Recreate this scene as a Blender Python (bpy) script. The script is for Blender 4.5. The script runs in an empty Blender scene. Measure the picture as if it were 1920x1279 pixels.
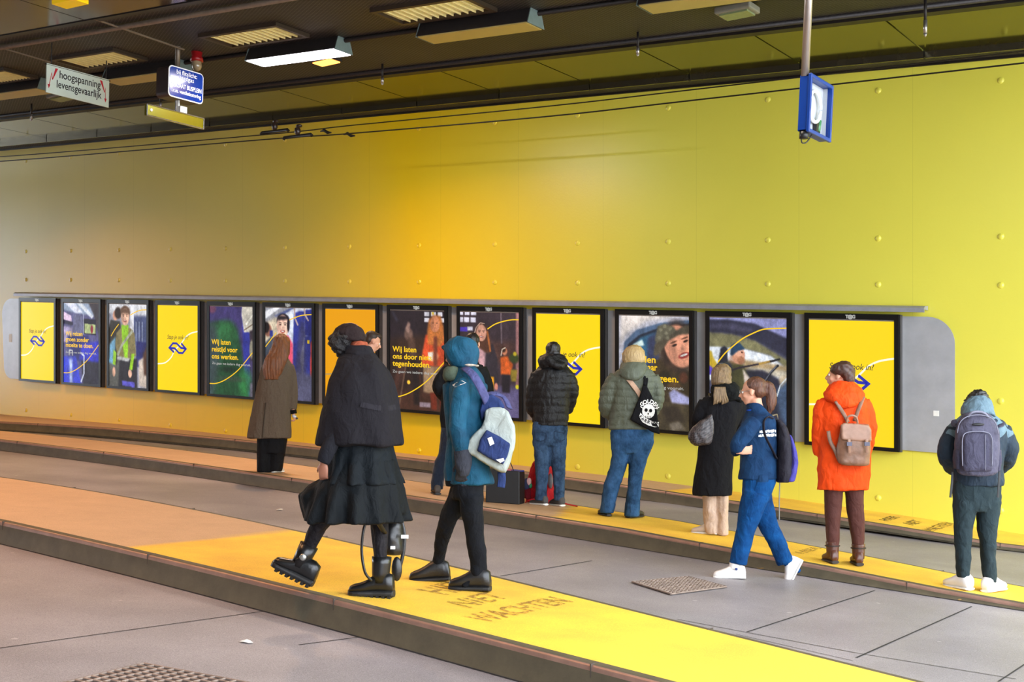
import bpy, bmesh, math, random
import numpy as np
from mathutils import Vector, Matrix, noise
from mathutils.bvhtree import BVHTree

random.seed(7); np.random.seed(7)
scene = bpy.context.scene
COL = scene.collection
# ------------------------------------------------------------------ camera
FP = 2378.0                               # focal length in pixels of a 1920 wide frame
PHI = math.atan(FP/3427.0)                # camera yaw away from the wall normal
CP, SP = math.cos(PHI), math.sin(PHI)
G = 0.0695                                # the tunnel falls to the right by 7 %
EZ = 1.60
YW = 16.53                                # the yellow wall
cam = bpy.data.cameras.new('camera'); cam.sensor_width = 36.0; cam.lens = FP/1920*36
cam.shift_y = (800-639.5)/1920; cam.clip_end = 300
co = bpy.data.objects.new('camera', cam); COL.objects.link(co)
co.location = (0, 0, EZ); co.rotation_euler = (math.pi/2, 0, PHI)
scene.camera = co
# ------------------------------------------------------------------ colour management, sky, lamps
vs = scene.view_settings
scene.display_settings.display_device = 'sRGB'
vs.view_transform = 'Standard'; vs.look = 'None'; vs.gamma = 1; vs.use_curve_mapping = False
vs.exposure = -0.22
w = bpy.data.worlds.new('overcast_sky'); scene.world = w; w.use_nodes = True
nt = w.node_tree; nt.nodes.clear()
bgn = nt.nodes.new('ShaderNodeBackground'); outw = nt.nodes.new('ShaderNodeOutputWorld')
bgn.inputs[0].default_value = (0.84, 0.91, 1.0, 1); bgn.inputs[1].default_value = 10.5
nt.links.new(bgn.outputs[0], outw.inputs[0])

def area(name, loc, size, size_y, power, col, rot=(0, 0, 0), spread=math.pi):
    l = bpy.data.lights.new(name, 'AREA'); l.shape = 'RECTANGLE'; l.size = size; l.size_y = size_y
    l.energy = power; l.color = col; l.spread = spread
    o = bpy.data.objects.new(name, l); COL.objects.link(o); o.location = loc; o.rotation_euler = rot
    return o
# unseen warm and neutral lamps added overhead (their housings are built with the ceiling)
WARM_FILL = [(-20.0, 7.9), (-15.6, 7.4), (-11.2, 6.0), (-7.6, 3.6)]
for i, (x, y) in enumerate(WARM_FILL):
    area('warm_fill_lamp', (x, y, 5.74-G*x), 1.2, 0.35, 170, (1.0, 0.50, 0.22), spread=2.4)
NEUTRAL_FILL = [(-4.0, 5.0), (-14.6, 4.0), (-5.0, 10.0), (-17.0, 12.4+1.0), (-9.5, 12.4)]
for x, y in NEUTRAL_FILL[:3]:
    area('neutral_fill_lamp', (x, y, 5.70-G*x), 1.5, 0.2, 90, (1.0, 0.86, 0.66))

# ------------------------------------------------------------------ projection helpers (layout measured in metres)
def ray(x, y): return np.array([-SP*FP+(x-960)*CP, CP*FP+(x-960)*SP, 800.0-y])
def gnd(x, y, h=0.0):
    d = ray(x, y)
    for _ in range(12):
        hh = h(X) if callable(h) and _ else (h(-8) if callable(h) else h)
        t = (hh-EZ)/(d[2]+G*d[0]); X = t*d[0]
        if not callable(h): break
    return np.array([0, 0, EZ])+t*d
def ony(x, y, Y): d = ray(x, y); return np.array([0, 0, EZ])+d*(Y/d[1])
def onx(x, y, X): d = ray(x, y); return np.array([0, 0, EZ])+d*(X/d[0])
def onh(x, y, h): return gnd(x, y, h)
def unz(x, y, Z): return np.array([0, 0, EZ])+ray(x, y)*(Z/FP)
def depth(p): return -p[0]*SP+p[1]*CP

def lerp_tab(tab):
    xs = [a for a, b in tab]; ys = [b for a, b in tab]
    return lambda X: float(np.interp(X, xs, ys))
h_front = lambda X: 0.18
h_mid = lerp_tab([(-40, .17), (-6.2, .17), (-5.2, .145), (-4.0, .11), (-3.0, .07), (-2.0, .045), (6, .03)])
h_walk = lerp_tab([(-40, .12), (-25, .12), (-20, .2), (-11, .2), (-9, .18), (-6.8, .13), (-5.0, .065), (-3.7, .0), (6, -.04)])
k_walk = lerp_tab([(-40, .16), (-8, .165), (-6, .10), (-4, .07), (6, .06)])
def sm(a): a = min(1, max(0, a)); return a*a*(3-2*a)
def h_road(X, Y): return -0.075*sm((X+8)/4)*sm((Y-11.5)/2.0)-0.03*sm((-X-20)/4)*sm((Y-13)/2)

# ------------------------------------------------------------------ materials
def lin(c):
    r = []
    for v in c[:3]:
        v = v/255.0
        r.append(v/12.92 if v <= .04045 else ((v+.055)/1.055)**2.4)
    return tuple(r)+(1.0,)
MATS = {}
def mat(name, col, rough=.8, metal=0.0, var=.12, vscale=12.0, bump=0.15, bscale=120.0, spec=.5, emit=0.0, coat=0.0,
        sheen=0.0, col2=None, stretch=(1, 1, 1), bdist=.003, wr=None):
    if name in MATS: return MATS[name]
    m = bpy.data.materials.new(name); m.use_nodes = True; n = m.node_tree; b = n.nodes['Principled BSDF']
    c = lin(col)
    tc = n.nodes.new('ShaderNodeTexCoord'); mp = n.nodes.new('ShaderNodeMapping'); mp.inputs['Scale'].default_value = stretch
    n.links.new(tc.outputs['Object'], mp.inputs[0])
    if var or col2:
        nz = n.nodes.new('ShaderNodeTexNoise'); nz.inputs['Scale'].default_value = vscale; nz.inputs['Detail'].default_value = 5
        nz.inputs['Roughness'].default_value = .65
        n.links.new(mp.outputs[0], nz.inputs['Vector'])
        rp = n.nodes.new('ShaderNodeMapRange'); rp.inputs[1].default_value = .3; rp.inputs[2].default_value = .7
        n.links.new(nz.outputs[0], rp.inputs[0])
        mx = n.nodes.new('ShaderNodeMix'); mx.data_type = 'RGBA'
        n.links.new(rp.outputs[0], mx.inputs[0])
        lo = tuple(max(0, v*(1-var)) for v in c[:3])+(1,)
        hi = lin(col2) if col2 else tuple(min(1, v*(1+var)) for v in c[:3])+(1,)
        mx.inputs[6].default_value = lo; mx.inputs[7].default_value = hi
        src = mx.outputs[2]
        n.links.new(src, b.inputs['Base Color'])
    else:
        b.inputs['Base Color'].default_value = c
    b.inputs['Roughness'].default_value = rough; b.inputs['Metallic'].default_value = metal
    b.inputs['Specular IOR Level'].default_value = spec
    b.inputs['Coat Weight'].default_value = coat; b.inputs['Coat Roughness'].default_value = .1
    b.inputs['Sheen Weight'].default_value = sheen
    if emit:
        b.inputs['Emission Color'].default_value = c; b.inputs['Emission Strength'].default_value = emit
    if bump:
        bn = n.nodes.new('ShaderNodeTexNoise'); bn.inputs['Scale'].default_value = bscale; bn.inputs['Detail'].default_value = 4
        n.links.new(mp.outputs[0], bn.inputs['Vector'])
        bp = n.nodes.new('ShaderNodeBump'); bp.inputs['Strength'].default_value = bump; bp.inputs['Distance'].default_value = bdist
        n.links.new(bn.outputs[0], bp.inputs['Height']); n.links.new(bp.outputs[0], b.inputs['Normal'])
        if wr:
            wn = n.nodes.new('ShaderNodeTexNoise'); wn.inputs['Scale'].default_value = wr[0]; wn.inputs['Detail'].default_value = 3; wn.inputs['Distortion'].default_value = .8
            mp2 = n.nodes.new('ShaderNodeMapping'); mp2.inputs['Scale'].default_value = (1, 1, .55); n.links.new(tc.outputs['Object'], mp2.inputs[0]); n.links.new(mp2.outputs[0], wn.inputs['Vector'])
            b2 = n.nodes.new('ShaderNodeBump'); b2.inputs['Strength'].default_value = .8; b2.inputs['Distance'].default_value = wr[1]
            n.links.new(wn.outputs[0], b2.inputs['Height']); n.links.new(bp.outputs[0], b2.inputs['Normal']); n.links.new(b2.outputs[0], b.inputs['Normal'])
    MATS[name] = m
    return m
def fabric(name, col, **k):
    a = dict(rough=.9, var=.22, vscale=22, bump=.5, bscale=260, spec=.16, sheen=0, wr=(17, .022)); a.update(k)
    return mat(name, col, **a)

# ------------------------------------------------------------------ mesh helpers
def setp(o, label=None, cat=None, group=None, kind=None):
    if label: o['label'] = label
    if cat: o['category'] = cat
    if group: o['group'] = group
    if kind: o['kind'] = kind
    return o
def empty(name, loc, label=None, cat=None, group=None, rot=(0, 0, 0), kind=None):  # dark line along the back slit of the coat
    o = bpy.data.objects.new(name, None); COL.objects.link(o); o.location = tuple(loc); o.rotation_euler = rot
    o.empty_display_size = .2
    return setp(o, label, cat, group, kind)
def mobj(name, V, Fc, m, parent=None, smooth=False, mi=None):
    me = bpy.data.meshes.new(name); me.from_pydata([tuple(map(float, v)) for v in V], [], [tuple(f) for f in Fc])
    ms = m if isinstance(m, (list, tuple)) else [m]
    for k in ms: me.materials.append(k)
    if mi is not None: me.polygons.foreach_set('material_index', mi)
    if smooth: me.polygons.foreach_set('use_smooth', [True]*len(me.polygons))
    me.update()
    o = bpy.data.objects.new(name, me); COL.objects.link(o)
    if parent is not None: o.parent = parent
    return o
class MB:
    """collects simple shapes into one mesh"""
    def __init__(s): s.V = []; s.F = []; s.I = []
    def add(s, V, Fc, i=0):
        b = len(s.V); s.V += [tuple(v) for v in V]; s.F += [tuple(b+k for k in f) for f in Fc]; s.I += [i]*len(Fc); return s
    def box(s, a, b, i=0, shear=False):
        (x0, y0, z0), (x1, y1, z1) = a, b
        V = [(x, y, z) for z in (z0, z1) for y in (y0, y1) for x in (x0, x1)]
        if shear: V = [(x, y, z-G*x) for x, y, z in V]
        return s.add(V, [(0, 2, 3, 1), (4, 5, 7, 6), (0, 1, 5, 4), (2, 6, 7, 3), (0, 4, 6, 2), (1, 3, 7, 5)], i)
    def hexa(s, P8, i=0):   # 4 bottom + 4 top, same winding
        return s.add(P8, [(3, 2, 1, 0), (4, 5, 6, 7), (0, 1, 5, 4), (1, 2, 6, 5), (2, 3, 7, 6), (3, 0, 4, 7)], i)
    def tube(s, P, r, n=10, i=0, ry=None):
        V, Fc = tube(P, r, n, ry); return s.add(V, Fc, i)
    def ell(s, c, r, n=14, i=0, M=None):
        V, Fc = ellipsoid(c, r, n, M); return s.add(V, Fc, i)
    def build(s, name, m, parent=None, smooth=False, bevel=0):
        o = mobj(name, s.V, s.F, m, parent, smooth, s.I)
        if bevel:
            bv = o.modifiers.new('bevel', 'BEVEL'); bv.width = bevel; bv.segments = 2; bv.limit_method = 'ANGLE'
        return o
def ellipsoid(c, r, n=14, M=None):
    V = []; Fc = []; m = max(6, n//2+1)
    V.append((0, 0, 1))
    for i in range(1, m):
        t = math.pi*i/m
        for j in range(n):
            a = 2*math.pi*j/n; V.append((math.sin(t)*math.cos(a), math.sin(t)*math.sin(a), math.cos(t)))
    V.append((0, 0, -1))
    for j in range(n): Fc.append((0, 1+j, 1+(j+1) % n))
    for i in range(m-2):
        for j in range(n):
            a = 1+i*n+j; b = 1+i*n+(j+1) % n; Fc.append((a, a+n, b+n, b))
    L = len(V)-1
    for j in range(n): Fc.append((L, 1+(m-2)*n+(j+1) % n, 1+(m-2)*n+j))
    V = [Vector((v[0]*r[0]+c[0], v[1]*r[1]+c[1], v[2]*r[2]+c[2])) for v in V]
    if M is not None: V = [M @ v for v in V]
    return [tuple(v) for v in V], Fc
def tube(P, r, n=12, ry=None):
    P = [Vector(p) for p in P]; k = len(P)
    if not isinstance(r, (list, tuple)): r = [r]*k
    if ry is None: ry = r
    elif not isinstance(ry, (list, tuple)): ry = [a*ry for a in r]
    T = []
    for i in range(k):
        a = P[max(0, i-1)]; b = P[min(k-1, i+1)]; d = (b-a); T.append(d.normalized() if d.length > 1e-9 else Vector((0, 0, 1)))
    ref = Vector((1, 0, 0)) if abs(T[0].x) < .8 else Vector((0, 0, 1))
    V = []; Fc = []
    u = (ref-T[0]*ref.dot(T[0])).normalized()
    for i in range(k):
        u = (u-T[i]*u.dot(T[i])).normalized(); v = T[i].cross(u)
        for j in range(n):
            a = 2*math.pi*j/n; V.append(P[i]+u*(math.cos(a)*r[i])+v*(math.sin(a)*ry[i]))
    for i in range(k-1):
        for j in range(n):
            a = i*n+j; b = i*n+(j+1) % n; Fc.append((a, b, b+n, a+n))
    Fc.append(tuple(range(n-1, -1, -1))); Fc.append(tuple(range((k-1)*n, k*n)))
    return [tuple(v) for v in V], Fc
def curve3(P, sub=6):
    """Catmull-Rom through points"""
    P = [np.array(p, float) for p in P]; out = []
    for i in range(len(P)-1):
        p0 = P[max(0, i-1)]; p1 = P[i]; p2 = P[i+1]; p3 = P[min(len(P)-1, i+2)]
        for k in range(sub):
            t = k/sub
            out.append(.5*((2*p1)+(-p0+p2)*t+(2*p0-5*p1+4*p2-p3)*t*t+(-p0+3*p1-3*p2+p3)*t**3))
    out.append(P[-1]); return out
def loft(rings, n=28):
    """rings: (cx,cy,cz,rx,ry,power,pleats,amp,phase)"""
    V = []; Fc = []
    for R in rings:
        cx, cy, cz, rx, ry = R[:5]; p = R[5] if len(R) > 5 else 2.3
        kf = R[6] if len(R) > 6 else 0; am = R[7] if len(R) > 7 else 0; ph = R[8] if len(R) > 8 else 0
        for j in range(n):
            a = 2*math.pi*j/n; ca, sa = math.cos(a), math.sin(a)
            q = (abs(ca)**p+abs(sa)**p)**(-1/p)
            if kf: q *= 1+am*math.sin(kf*a+ph)*(.7+.3*math.sin(3*a+1))
            V.append((cx+rx*ca*q, cy+ry*sa*q, cz))
    k = len(rings)
    for i in range(k-1):
        for j in range(n):
            a = i*n+j; b = i*n+(j+1) % n; Fc.append((a, b, b+n, a+n))
    Fc.append(tuple(range(n-1, -1, -1))); Fc.append(tuple(range((k-1)*n, k*n)))
    return V, Fc
def bake(name, shapes, m, parent, vox=.011, smooth=3, fold=None, quilt=None, fine=None, cut=None):
    """one continuous surface from overlapping closed shapes, with cloth folds"""
    mb = MB()
    for V, Fc in shapes: mb.add(V, Fc)
    o = mobj(name+'_tmp', mb.V, mb.F, m)
    bm = bmesh.new(); bm.from_mesh(o.data); bmesh.ops.recalc_face_normals(bm, faces=bm.faces); bm.to_mesh(o.data); bm.free()
    r = o.modifiers.new('r', 'REMESH'); r.mode = 'VOXEL'; r.voxel_size = vox; r.use_smooth_shade = True
    bpy.context.view_layer.update()
    me = bpy.data.meshes.new_from_object(o.evaluated_get(bpy.context.evaluated_depsgraph_get()))
    old = o.data; bpy.data.objects.remove(o); bpy.data.meshes.remove(old)
    me.name = name
    n = len(me.vertices); C = np.empty(n*3); me.vertices.foreach_get('co', C); C = C.reshape(-1, 3)
    E = np.empty(len(me.edges)*2, dtype=np.int64); me.edges.foreach_get('vertices', E); E = E.reshape(-1, 2)
    deg = np.bincount(E.ravel(), minlength=n).clip(1)
    for _ in range(smooth):
        S = np.empty_like(C)
        for k in range(3):
            S[:, k] = np.bincount(E[:, 0], C[E[:, 1], k], n)+np.bincount(E[:, 1], C[E[:, 0], k], n)
        C = .45*C+.55*S/deg[:, None]
    me.vertices.foreach_set('co', C.ravel()); me.update()
    N = np.empty(n*3); me.vertices.foreach_get('normal', N); N = N.reshape(-1, 3)
    D = np.zeros(n)
    sd = random.random()*50
    if fold:
        amp, sx, sz = fold
        D += amp*np.array([noise.noise((c[0]*sx+sd, c[1]*sx, c[2]*sz+.25*c[0]*sx)) for c in C])
        D += amp*.45*np.array([noise.noise((c[0]*sx*2.3+c[2]*3, c[1]*sx*2.3+sd, c[2]*sz*2.6)) for c in C])
    if quilt:
        per, amp = quilt
        wv = np.array([noise.noise((c[0]*4+sd, c[1]*4, c[2]*5)) for c in C])
        D += amp*(np.abs(np.sin(math.pi*(C[:, 2]+wv*.02)/per))**.6-.6)+amp*.5*wv
    if fine:
        amp, sx, sz = fine
        D += amp*np.array([noise.noise((c[0]*sx, c[1]*sx+sd, c[2]*sz)) for c in C])
    C = C+N*D[:, None]
    me.vertices.foreach_set('co', C.ravel())
    me.materials.clear(); me.materials.append(m)
    me.polygons.foreach_set('use_smooth', [True]*len(me.polygons)); me.update()
    o = bpy.data.objects.new(name, me); COL.objects.link(o)
    if parent is not None: o.parent = parent
    return o
_tc = {}
def text2d(s, size=1.0, bold=0.0, shear=0.0, align='LEFT', spacing=1.0, line=1.0):
    """text outline as 2D mesh (verts, faces)"""
    key = (s, size, bold, shear, align, spacing, line)
    if key in _tc: return _tc[key]
    cu = bpy.data.curves.new('t', 'FONT'); cu.body = s; cu.size = size; cu.offset = bold; cu.shear = shear
    cu.align_x = align; cu.space_character = spacing; cu.space_line = line; cu.resolution_u = 3
    o = bpy.data.objects.new('t', cu); COL.objects.link(o); bpy.context.view_layer.update()
    me = bpy.data.meshes.new_from_object(o.evaluated_get(bpy.context.evaluated_depsgraph_get()))
    V = [(v.co.x, v.co.y) for v in me.vertices]; Fc = [tuple(p.vertices) for p in me.polygons]
    bpy.data.objects.remove(o); bpy.data.curves.remove(cu); bpy.data.meshes.remove(me)
    _tc[key] = (V, Fc); return V, Fc
def strip2d(P, wd):
    """thick 2D polyline with mitred corners"""
    P = [np.array(p, float) for p in P]; V = []; Fc = []
    for i, p in enumerate(P):
        a = P[i]-P[i-1] if i else P[1]-P[0]; b = P[i+1]-P[i] if i < len(P)-1 else a
        a = a/np.linalg.norm(a); b = b/np.linalg.norm(b); na = np.array([-a[1], a[0]]); nb = np.array([-b[1], b[0]])
        m_ = na+nb; L = np.linalg.norm(m_); m_ = m_/L if L > 1e-6 else na
        k = wd/2/max(.35, m_.dot(na)); V += [tuple(p+m_*k), tuple(p-m_*k)]
    for i in range(len(P)-1): Fc.append((2*i, 2*i+1, 2*i+3, 2*i+2))
    return V, Fc

# ------------------------------------------------------------------ structure: floor, wall, ceiling
def tex_floor():
    m = mat('road_concrete', (146, 140, 142), rough=.5, var=.10, vscale=1.3, bump=.25, bscale=90, spec=.4)
    n = m.node_tree; b = n.nodes['Principled BSDF']; src = b.inputs['Base Color'].links[0].from_socket
    tc = [x for x in n.nodes if x.type == 'TEX_COORD'][0]
    # fine grain, gum spots
    v = n.nodes.new('ShaderNodeTexNoise'); v.inputs['Scale'].default_value = 160; n.links.new(tc.outputs['Object'], v.inputs['Vector'])
    mr = n.nodes.new('ShaderNodeMapRange'); mr.inputs[1].default_value = .35; mr.inputs[2].default_value = .65; mr.inputs[3].default_value = .72; mr.inputs[4].default_value = 1.25
    n.links.new(v.outputs[0], mr.inputs[0])
    vo = n.nodes.new('ShaderNodeTexVoronoi'); vo.inputs['Scale'].default_value = 2.6; n.links.new(tc.outputs['Object'], vo.inputs['Vector'])
    lt = n.nodes.new('ShaderNodeMath'); lt.operation = 'LESS_THAN'; lt.inputs[1].default_value = .05; n.links.new(vo.outputs['Distance'], lt.inputs[0])
    mu = n.nodes.new('ShaderNodeMath'); mu.operation = 'MULTIPLY_ADD'; mu.inputs[1].default_value = .5; n.links.new(lt.outputs[0], mu.inputs[0]); n.links.new(mr.outputs[0], mu.inputs[2])
    big = n.nodes.new('ShaderNodeTexNoise'); big.inputs['Scale'].default_value = .55; big.inputs['Detail'].default_value = 6; n.links.new(tc.outputs['Object'], big.inputs['Vector'])
    mr2 = n.nodes.new('ShaderNodeMapRange'); mr2.inputs[1].default_value = .38; mr2.inputs[2].default_value = .62; mr2.inputs[3].default_value = .78; mr2.inputs[4].default_value = 1.12
    n.links.new(big.outputs[0], mr2.inputs[0])
    mm = n.nodes.new('ShaderNodeMath'); mm.operation = 'MULTIPLY'; n.links.new(mu.outputs[0], mm.inputs[0]); n.links.new(mr2.outputs[0], mm.inputs[1])
    vm = n.nodes.new('ShaderNodeVectorMath'); vm.operation = 'SCALE'; n.links.new(src, vm.inputs[0]); n.links.new(mm.outputs[0], vm.inputs['Scale'])
    n.links.new(vm.outputs[0], b.inputs['Base Color'])
    return m
M_ROAD = tex_floor()
M_JOINT = mat('joint_tar', (38, 34, 33), rough=.9, var=.2)
M_KERB = mat('kerb_concrete', (84, 76, 58), rough=.6, var=.25, vscale=5, bump=.4, bscale=60)
M_KJ = mat('kerb_joint_mortar', (70, 60, 52), rough=.9, var=.2)
M_KEDGE = mat('kerb_steel_edge', (150, 118, 104), rough=.38, metal=.35, var=.2, vscale=8, bump=.2)
def paint_mat():
    """pale stone paving with yellow paint beyond a clean border, worn in places"""
    m = mat('platform_surface', (196, 160, 124), rough=.75, var=.06, vscale=3, bump=.3, bscale=150)
    n = m.node_tree; b = n.nodes['Principled BSDF']; src = b.inputs['Base Color'].links[0].from_socket
    at = n.nodes.new('ShaderNodeAttribute'); at.attribute_name = 'paint'
    ye = n.nodes.new('ShaderNodeMix'); ye.data_type = 'RGBA'
    tc = [x for x in n.nodes if x.type == 'TEX_COORD'][0]
    nz = n.nodes.new('ShaderNodeTexNoise'); nz.inputs['Scale'].default_value = 2.2; nz.inputs['Detail'].default_value = 7; n.links.new(tc.outputs['Object'], nz.inputs['Vector'])
    mr = n.nodes.new('ShaderNodeMapRange'); mr.inputs[1].default_value = .35; mr.inputs[2].default_value = .68; n.links.new(nz.outputs[0], mr.inputs[0])
    n.links.new(mr.outputs[0], ye.inputs[0]); ye.inputs[6].default_value = lin((248, 202, 62)); ye.inputs[7].default_value = lin((232, 180, 60))
    mx = n.nodes.new('ShaderNodeMix'); mx.data_type = 'RGBA'
    n.links.new(at.outputs['Fac'], mx.inputs[0]); n.links.new(src, mx.inputs[6]); n.links.new(ye.outputs[2], mx.inputs[7])
    gr = n.nodes.new('ShaderNodeTexNoise'); gr.inputs['Scale'].default_value = 130; n.links.new(tc.outputs['Object'], gr.inputs['Vector'])
    g2 = n.nodes.new('ShaderNodeMapRange'); g2.inputs[1].default_value = .3; g2.inputs[2].default_value = .7; g2.inputs[3].default_value = .84; g2.inputs[4].default_value = 1.1
    n.links.new(gr.outputs[0], g2.inputs[0])
    vm = n.nodes.new('ShaderNodeVectorMath'); vm.operation = 'SCALE'; n.links.new(mx.outputs[2], vm.inputs[0]); n.links.new(g2.outputs[0], vm.inputs['Scale'])
    n.links.new(vm.outputs[0], b.inputs['Base Color'])
    return m
M_PLAT = paint_mat()

# road
xs = np.linspace(-48, 9, 115); ys = np.linspace(-7, YW, 60)
V = [(x, y, h_road(x, y)-G*x) for y in ys for x in xs]; nx = len(xs)
Fq = [(j*nx+i, j*nx+i+1, (j+1)*nx+i+1, (j+1)*nx+i) for j in range(len(ys)-1) for i in range(nx-1)]
fl = MB(); fl.add(V, Fq, 0)
def road_line(pa, pb, wd):
    a = gnd(*pa); b = gnd(*pb); d = (b-a)[:2]; L = np.linalg.norm(d); nrm = np.array([-d[1], d[0]])/L*wd/2
    for k in range(8):
        p = a[:2]+d*k/8; q = a[:2]+d*(k+1)/8
        fl.add([(x, y, h_road(x, y)-G*x+.003) for x, y in (p-nrm, q-nrm, q+nrm, p+nrm)], [(0, 1, 2, 3)], 1)
for pa, pb, wd in [((1400, 1186), (1640, 1108), .014), ((1606, 1234), (1822, 1138), .014), ((1872, 1279), (1922, 1246), .012),
                   ((938, 1081), (1110, 1052), .013), ((0, 1216), (514, 1144), .010), ((1270, 1162), (1600, 1224), .009), ((1600, 1224), (1905, 1274), .009),
                   ((1380, 1190), (1600, 1240), .007), ((560, 1210), (700, 1192), .01)]:
    road_line(pa, pb, wd)
setp(fl.build('floor', [M_ROAD, M_JOINT]), 'grey brown concrete bus lane floor between the platforms', kind='structure')

# platforms (traffic islands)
def fit(pts, h, deg=2):
    P = np.array([gnd(x, y, h) for x, y in pts]); c = np.polyfit(P[:, 0], P[:, 1], deg)
    x0, x1 = P[:, 0].min(), P[:, 0].max()
    def f(X):
        if X < x0: d = np.polyval(np.polyder(c), x0); return float(np.polyval(c, x0)+d*.6*(X-x0))
        if X > x1: d = np.polyval(np.polyder(c), x1); return float(np.polyval(c, x1)+d*(X-x1))
        return float(np.polyval(c, X))
    return f
f_fn = fit([(0, 979), (243, 1026), (446, 1081), (640, 1127), (807, 1173), (973, 1213), (1257, 1279)], h_front, 2)
f_ff = fit([(0, 892), (203, 928), (406, 961), (568, 992), (640, 1008), (773, 1043), (933, 1080), (1140, 1133), (1280, 1167), (1447, 1205), (1613, 1242), (1743, 1279)], h_front, 3)
f_mn = fit([(0, 825), (260, 853), (406, 878), (597, 906), (763, 932), (907, 952), (1040, 967), (1140, 987), (1280, 1012), (1480, 1050), (1613, 1077), (1780, 1107), (1920, 1132)], h_mid, 3)
f_mf = fit([(0, 807), (240, 833), (479, 859), (597, 876), (753, 898), (1203, 965), (1280, 979), (1480, 1013), (1647, 1045), (1780, 1073), (1920, 1098)], h_mid, 3)
f_wn = fit([(0, 790), (284, 811), (597, 837), (1062, 899), (1260, 923), (1447, 947), (1613, 977), (1780, 1003), (1920, 1025)], h_walk, 3)
def platform(name, fn, ff, h, base, x0, x1, paint, label, far_kerb=True, seams=1.0):
    X = np.arange(x0, x1+.01, .1); root = empty(name, (0, 0, 0), label, None, None, kind='structure')
    V = []; Fc = []; pa = []; W = 12
    for x in X:
        a, b = fn(x)+.073, ff(x)-(.073 if far_kerb else 0)
        for k in range(W+1):
            y = a+(b-a)*k/W; V.append((x, y, h(x)-G*x)); pa.append(paint(x, y))
    n = W+1
    for i in range(len(X)-1):
        for k in range(W): Fc.append((i*n+k, (i+1)*n+k, (i+1)*n+k+1, i*n+k+1))
    top = mobj('paving', V, Fc, M_PLAT, root)
    at = top.data.attributes.new('paint', 'FLOAT', 'POINT'); at.data.foreach_set('value', pa)
    def kerb(f, sgn, nm):
        prof = [(.075, 0.0, 0), (.03, 0.0, 0), (.012, -.004, 1), (.002, -.014, 1), (-.002, -.035, 1), (-.004, -.06, 0), (-.016, -.9, 0), (-.03, -1.0, 0), (-.035, -1.15, 0)]
        V = []; Fc = []; I = []; n = len(prof)
        for x in X:
            hb = base(x, f(x)); H = h(x)-hb
            for dy, dz, mi in prof:
                zz = h(x)+dz if dz > -.2 else hb+H*(1+dz)
                if dz > -.2 and dz*1.0 < -H*.8: zz = h(x)-H*.8
                V.append((x, f(x)+sgn*dy, zz-G*x))
        for i in range(len(X)-1):
            for k in range(n-1):
                q = (i*n+k, (i+1)*n+k, (i+1)*n+k+1, i*n+k+1); Fc.append(q if sgn < 0 else q[::-1]); I.append(1 if prof[k+1][2] and prof[k][2] else 0)
        o = mobj(nm, V, Fc, [M_KERB, M_KEDGE], root, True, I)
        # joints between kerb stones
        jb = MB()
        for x in np.arange(x0+.7, x1, seams*2):
            y = f(x)-sgn*.005; hb = base(x, y)
            jb.box((x-.003, min(y, y+sgn*.077), hb+.02-G*x), (x+.003, max(y, y+sgn*.077), h(x)+.0015-G*x))
        jb.build('kerb_joint', M_KJ, o)
        return o
    kerb(fn, 1, 'kerb')
    if far_kerb: kerb(ff, -1, 'kerb')
    gb = MB()      # tarred gap at the foot of the kerb
    for i in range(len(X)-1):
        q = []
        for x in (X[i], X[i+1]):
            y = fn(x); q.append(((x, y-.045, base(x, y-.02)-G*x+.004), (x, y+.004, base(x, y)-G*x+.004)))
        gb.add([q[0][0], q[1][0], q[1][1], q[0][1]], [(0, 1, 2, 3)])
    gb.build('tarred_gap', M_JOINT, root)
    return root
def side_of(pa, pb, h):
    a = gnd(pa[0], pa[1], h)[:2]; b = gnd(pb[0], pb[1], h)[:2]; d = b-a; n = np.array([d[1], -d[0]])/np.linalg.norm(d)
    return lambda x, y: float(np.clip((np.dot(np.array([x, y])-a, n))/.05+.5, 0, 1))
pf = side_of((243, 1026), (580, 991), .18)
fp_f = pf if pf(0, 6) > .5 else (lambda x, y: 1-pf(x, y))
pm = side_of((1035, 975), (1075, 944), .17)
fp_m = pm if pm(0, 10) > .5 else (lambda x, y: 1-pm(x, y))
PF = platform('platform', f_fn, f_ff, h_front, lambda x, y: 0, -32, 7, fp_f, 'raised platform in front, pale paving turning yellow, nearest to camera')
PM = platform('platform', f_mn, f_mf, h_mid, h_road, -40, 7, fp_m, 'raised platform in the middle where the people wait')
PWK = platform('platform', f_wn, lambda x: YW, h_walk, lambda x, y: h_walk(x)-k_walk(x), -44, 7, lambda x, y: float(x > -8.15), 'narrow raised strip along the foot of the yellow wall', False, 1.1)

# worn writing on the platforms
def plat_text(s, org, ux, uy, size, h, root, m, squash=1.0):
    V2, Fc = text2d(s, 1.0, .02, 0, 'LEFT', 1.05)
    V = []
    for a, b in V2:
        x = org[0]+ux[0]*a*size*squash+uy[0]*b*size; y = org[1]+ux[1]*a*size*squash+uy[1]*b*size
        V.append((x, y, h(x)-G*x+.004))
    o = mobj('painted_word', V, Fc, m, root); return o
def worn(name, col, cover):
    m = mat(name, col, rough=.8, var=.1); n = m.node_tree; b = n.nodes['Principled BSDF']
    tc = [x for x in n.nodes if x.type == 'TEX_COORD'][0]
    nz = n.nodes.new('ShaderNodeTexNoise'); nz.inputs['Scale'].default_value = 38; nz.inputs['Detail'].default_value = 6; n.links.new(tc.outputs['Object'], nz.inputs['Vector'])
    mr = n.nodes.new('ShaderNodeMapRange'); mr.inputs[1].default_value = .45; mr.inputs[2].default_value = .58; mr.inputs[3].default_value = cover; mr.inputs[4].default_value = .12
    n.links.new(nz.outputs[0], mr.inputs[0]); n.links.new(mr.outputs[0], b.inputs['Alpha'])
    return m
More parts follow.
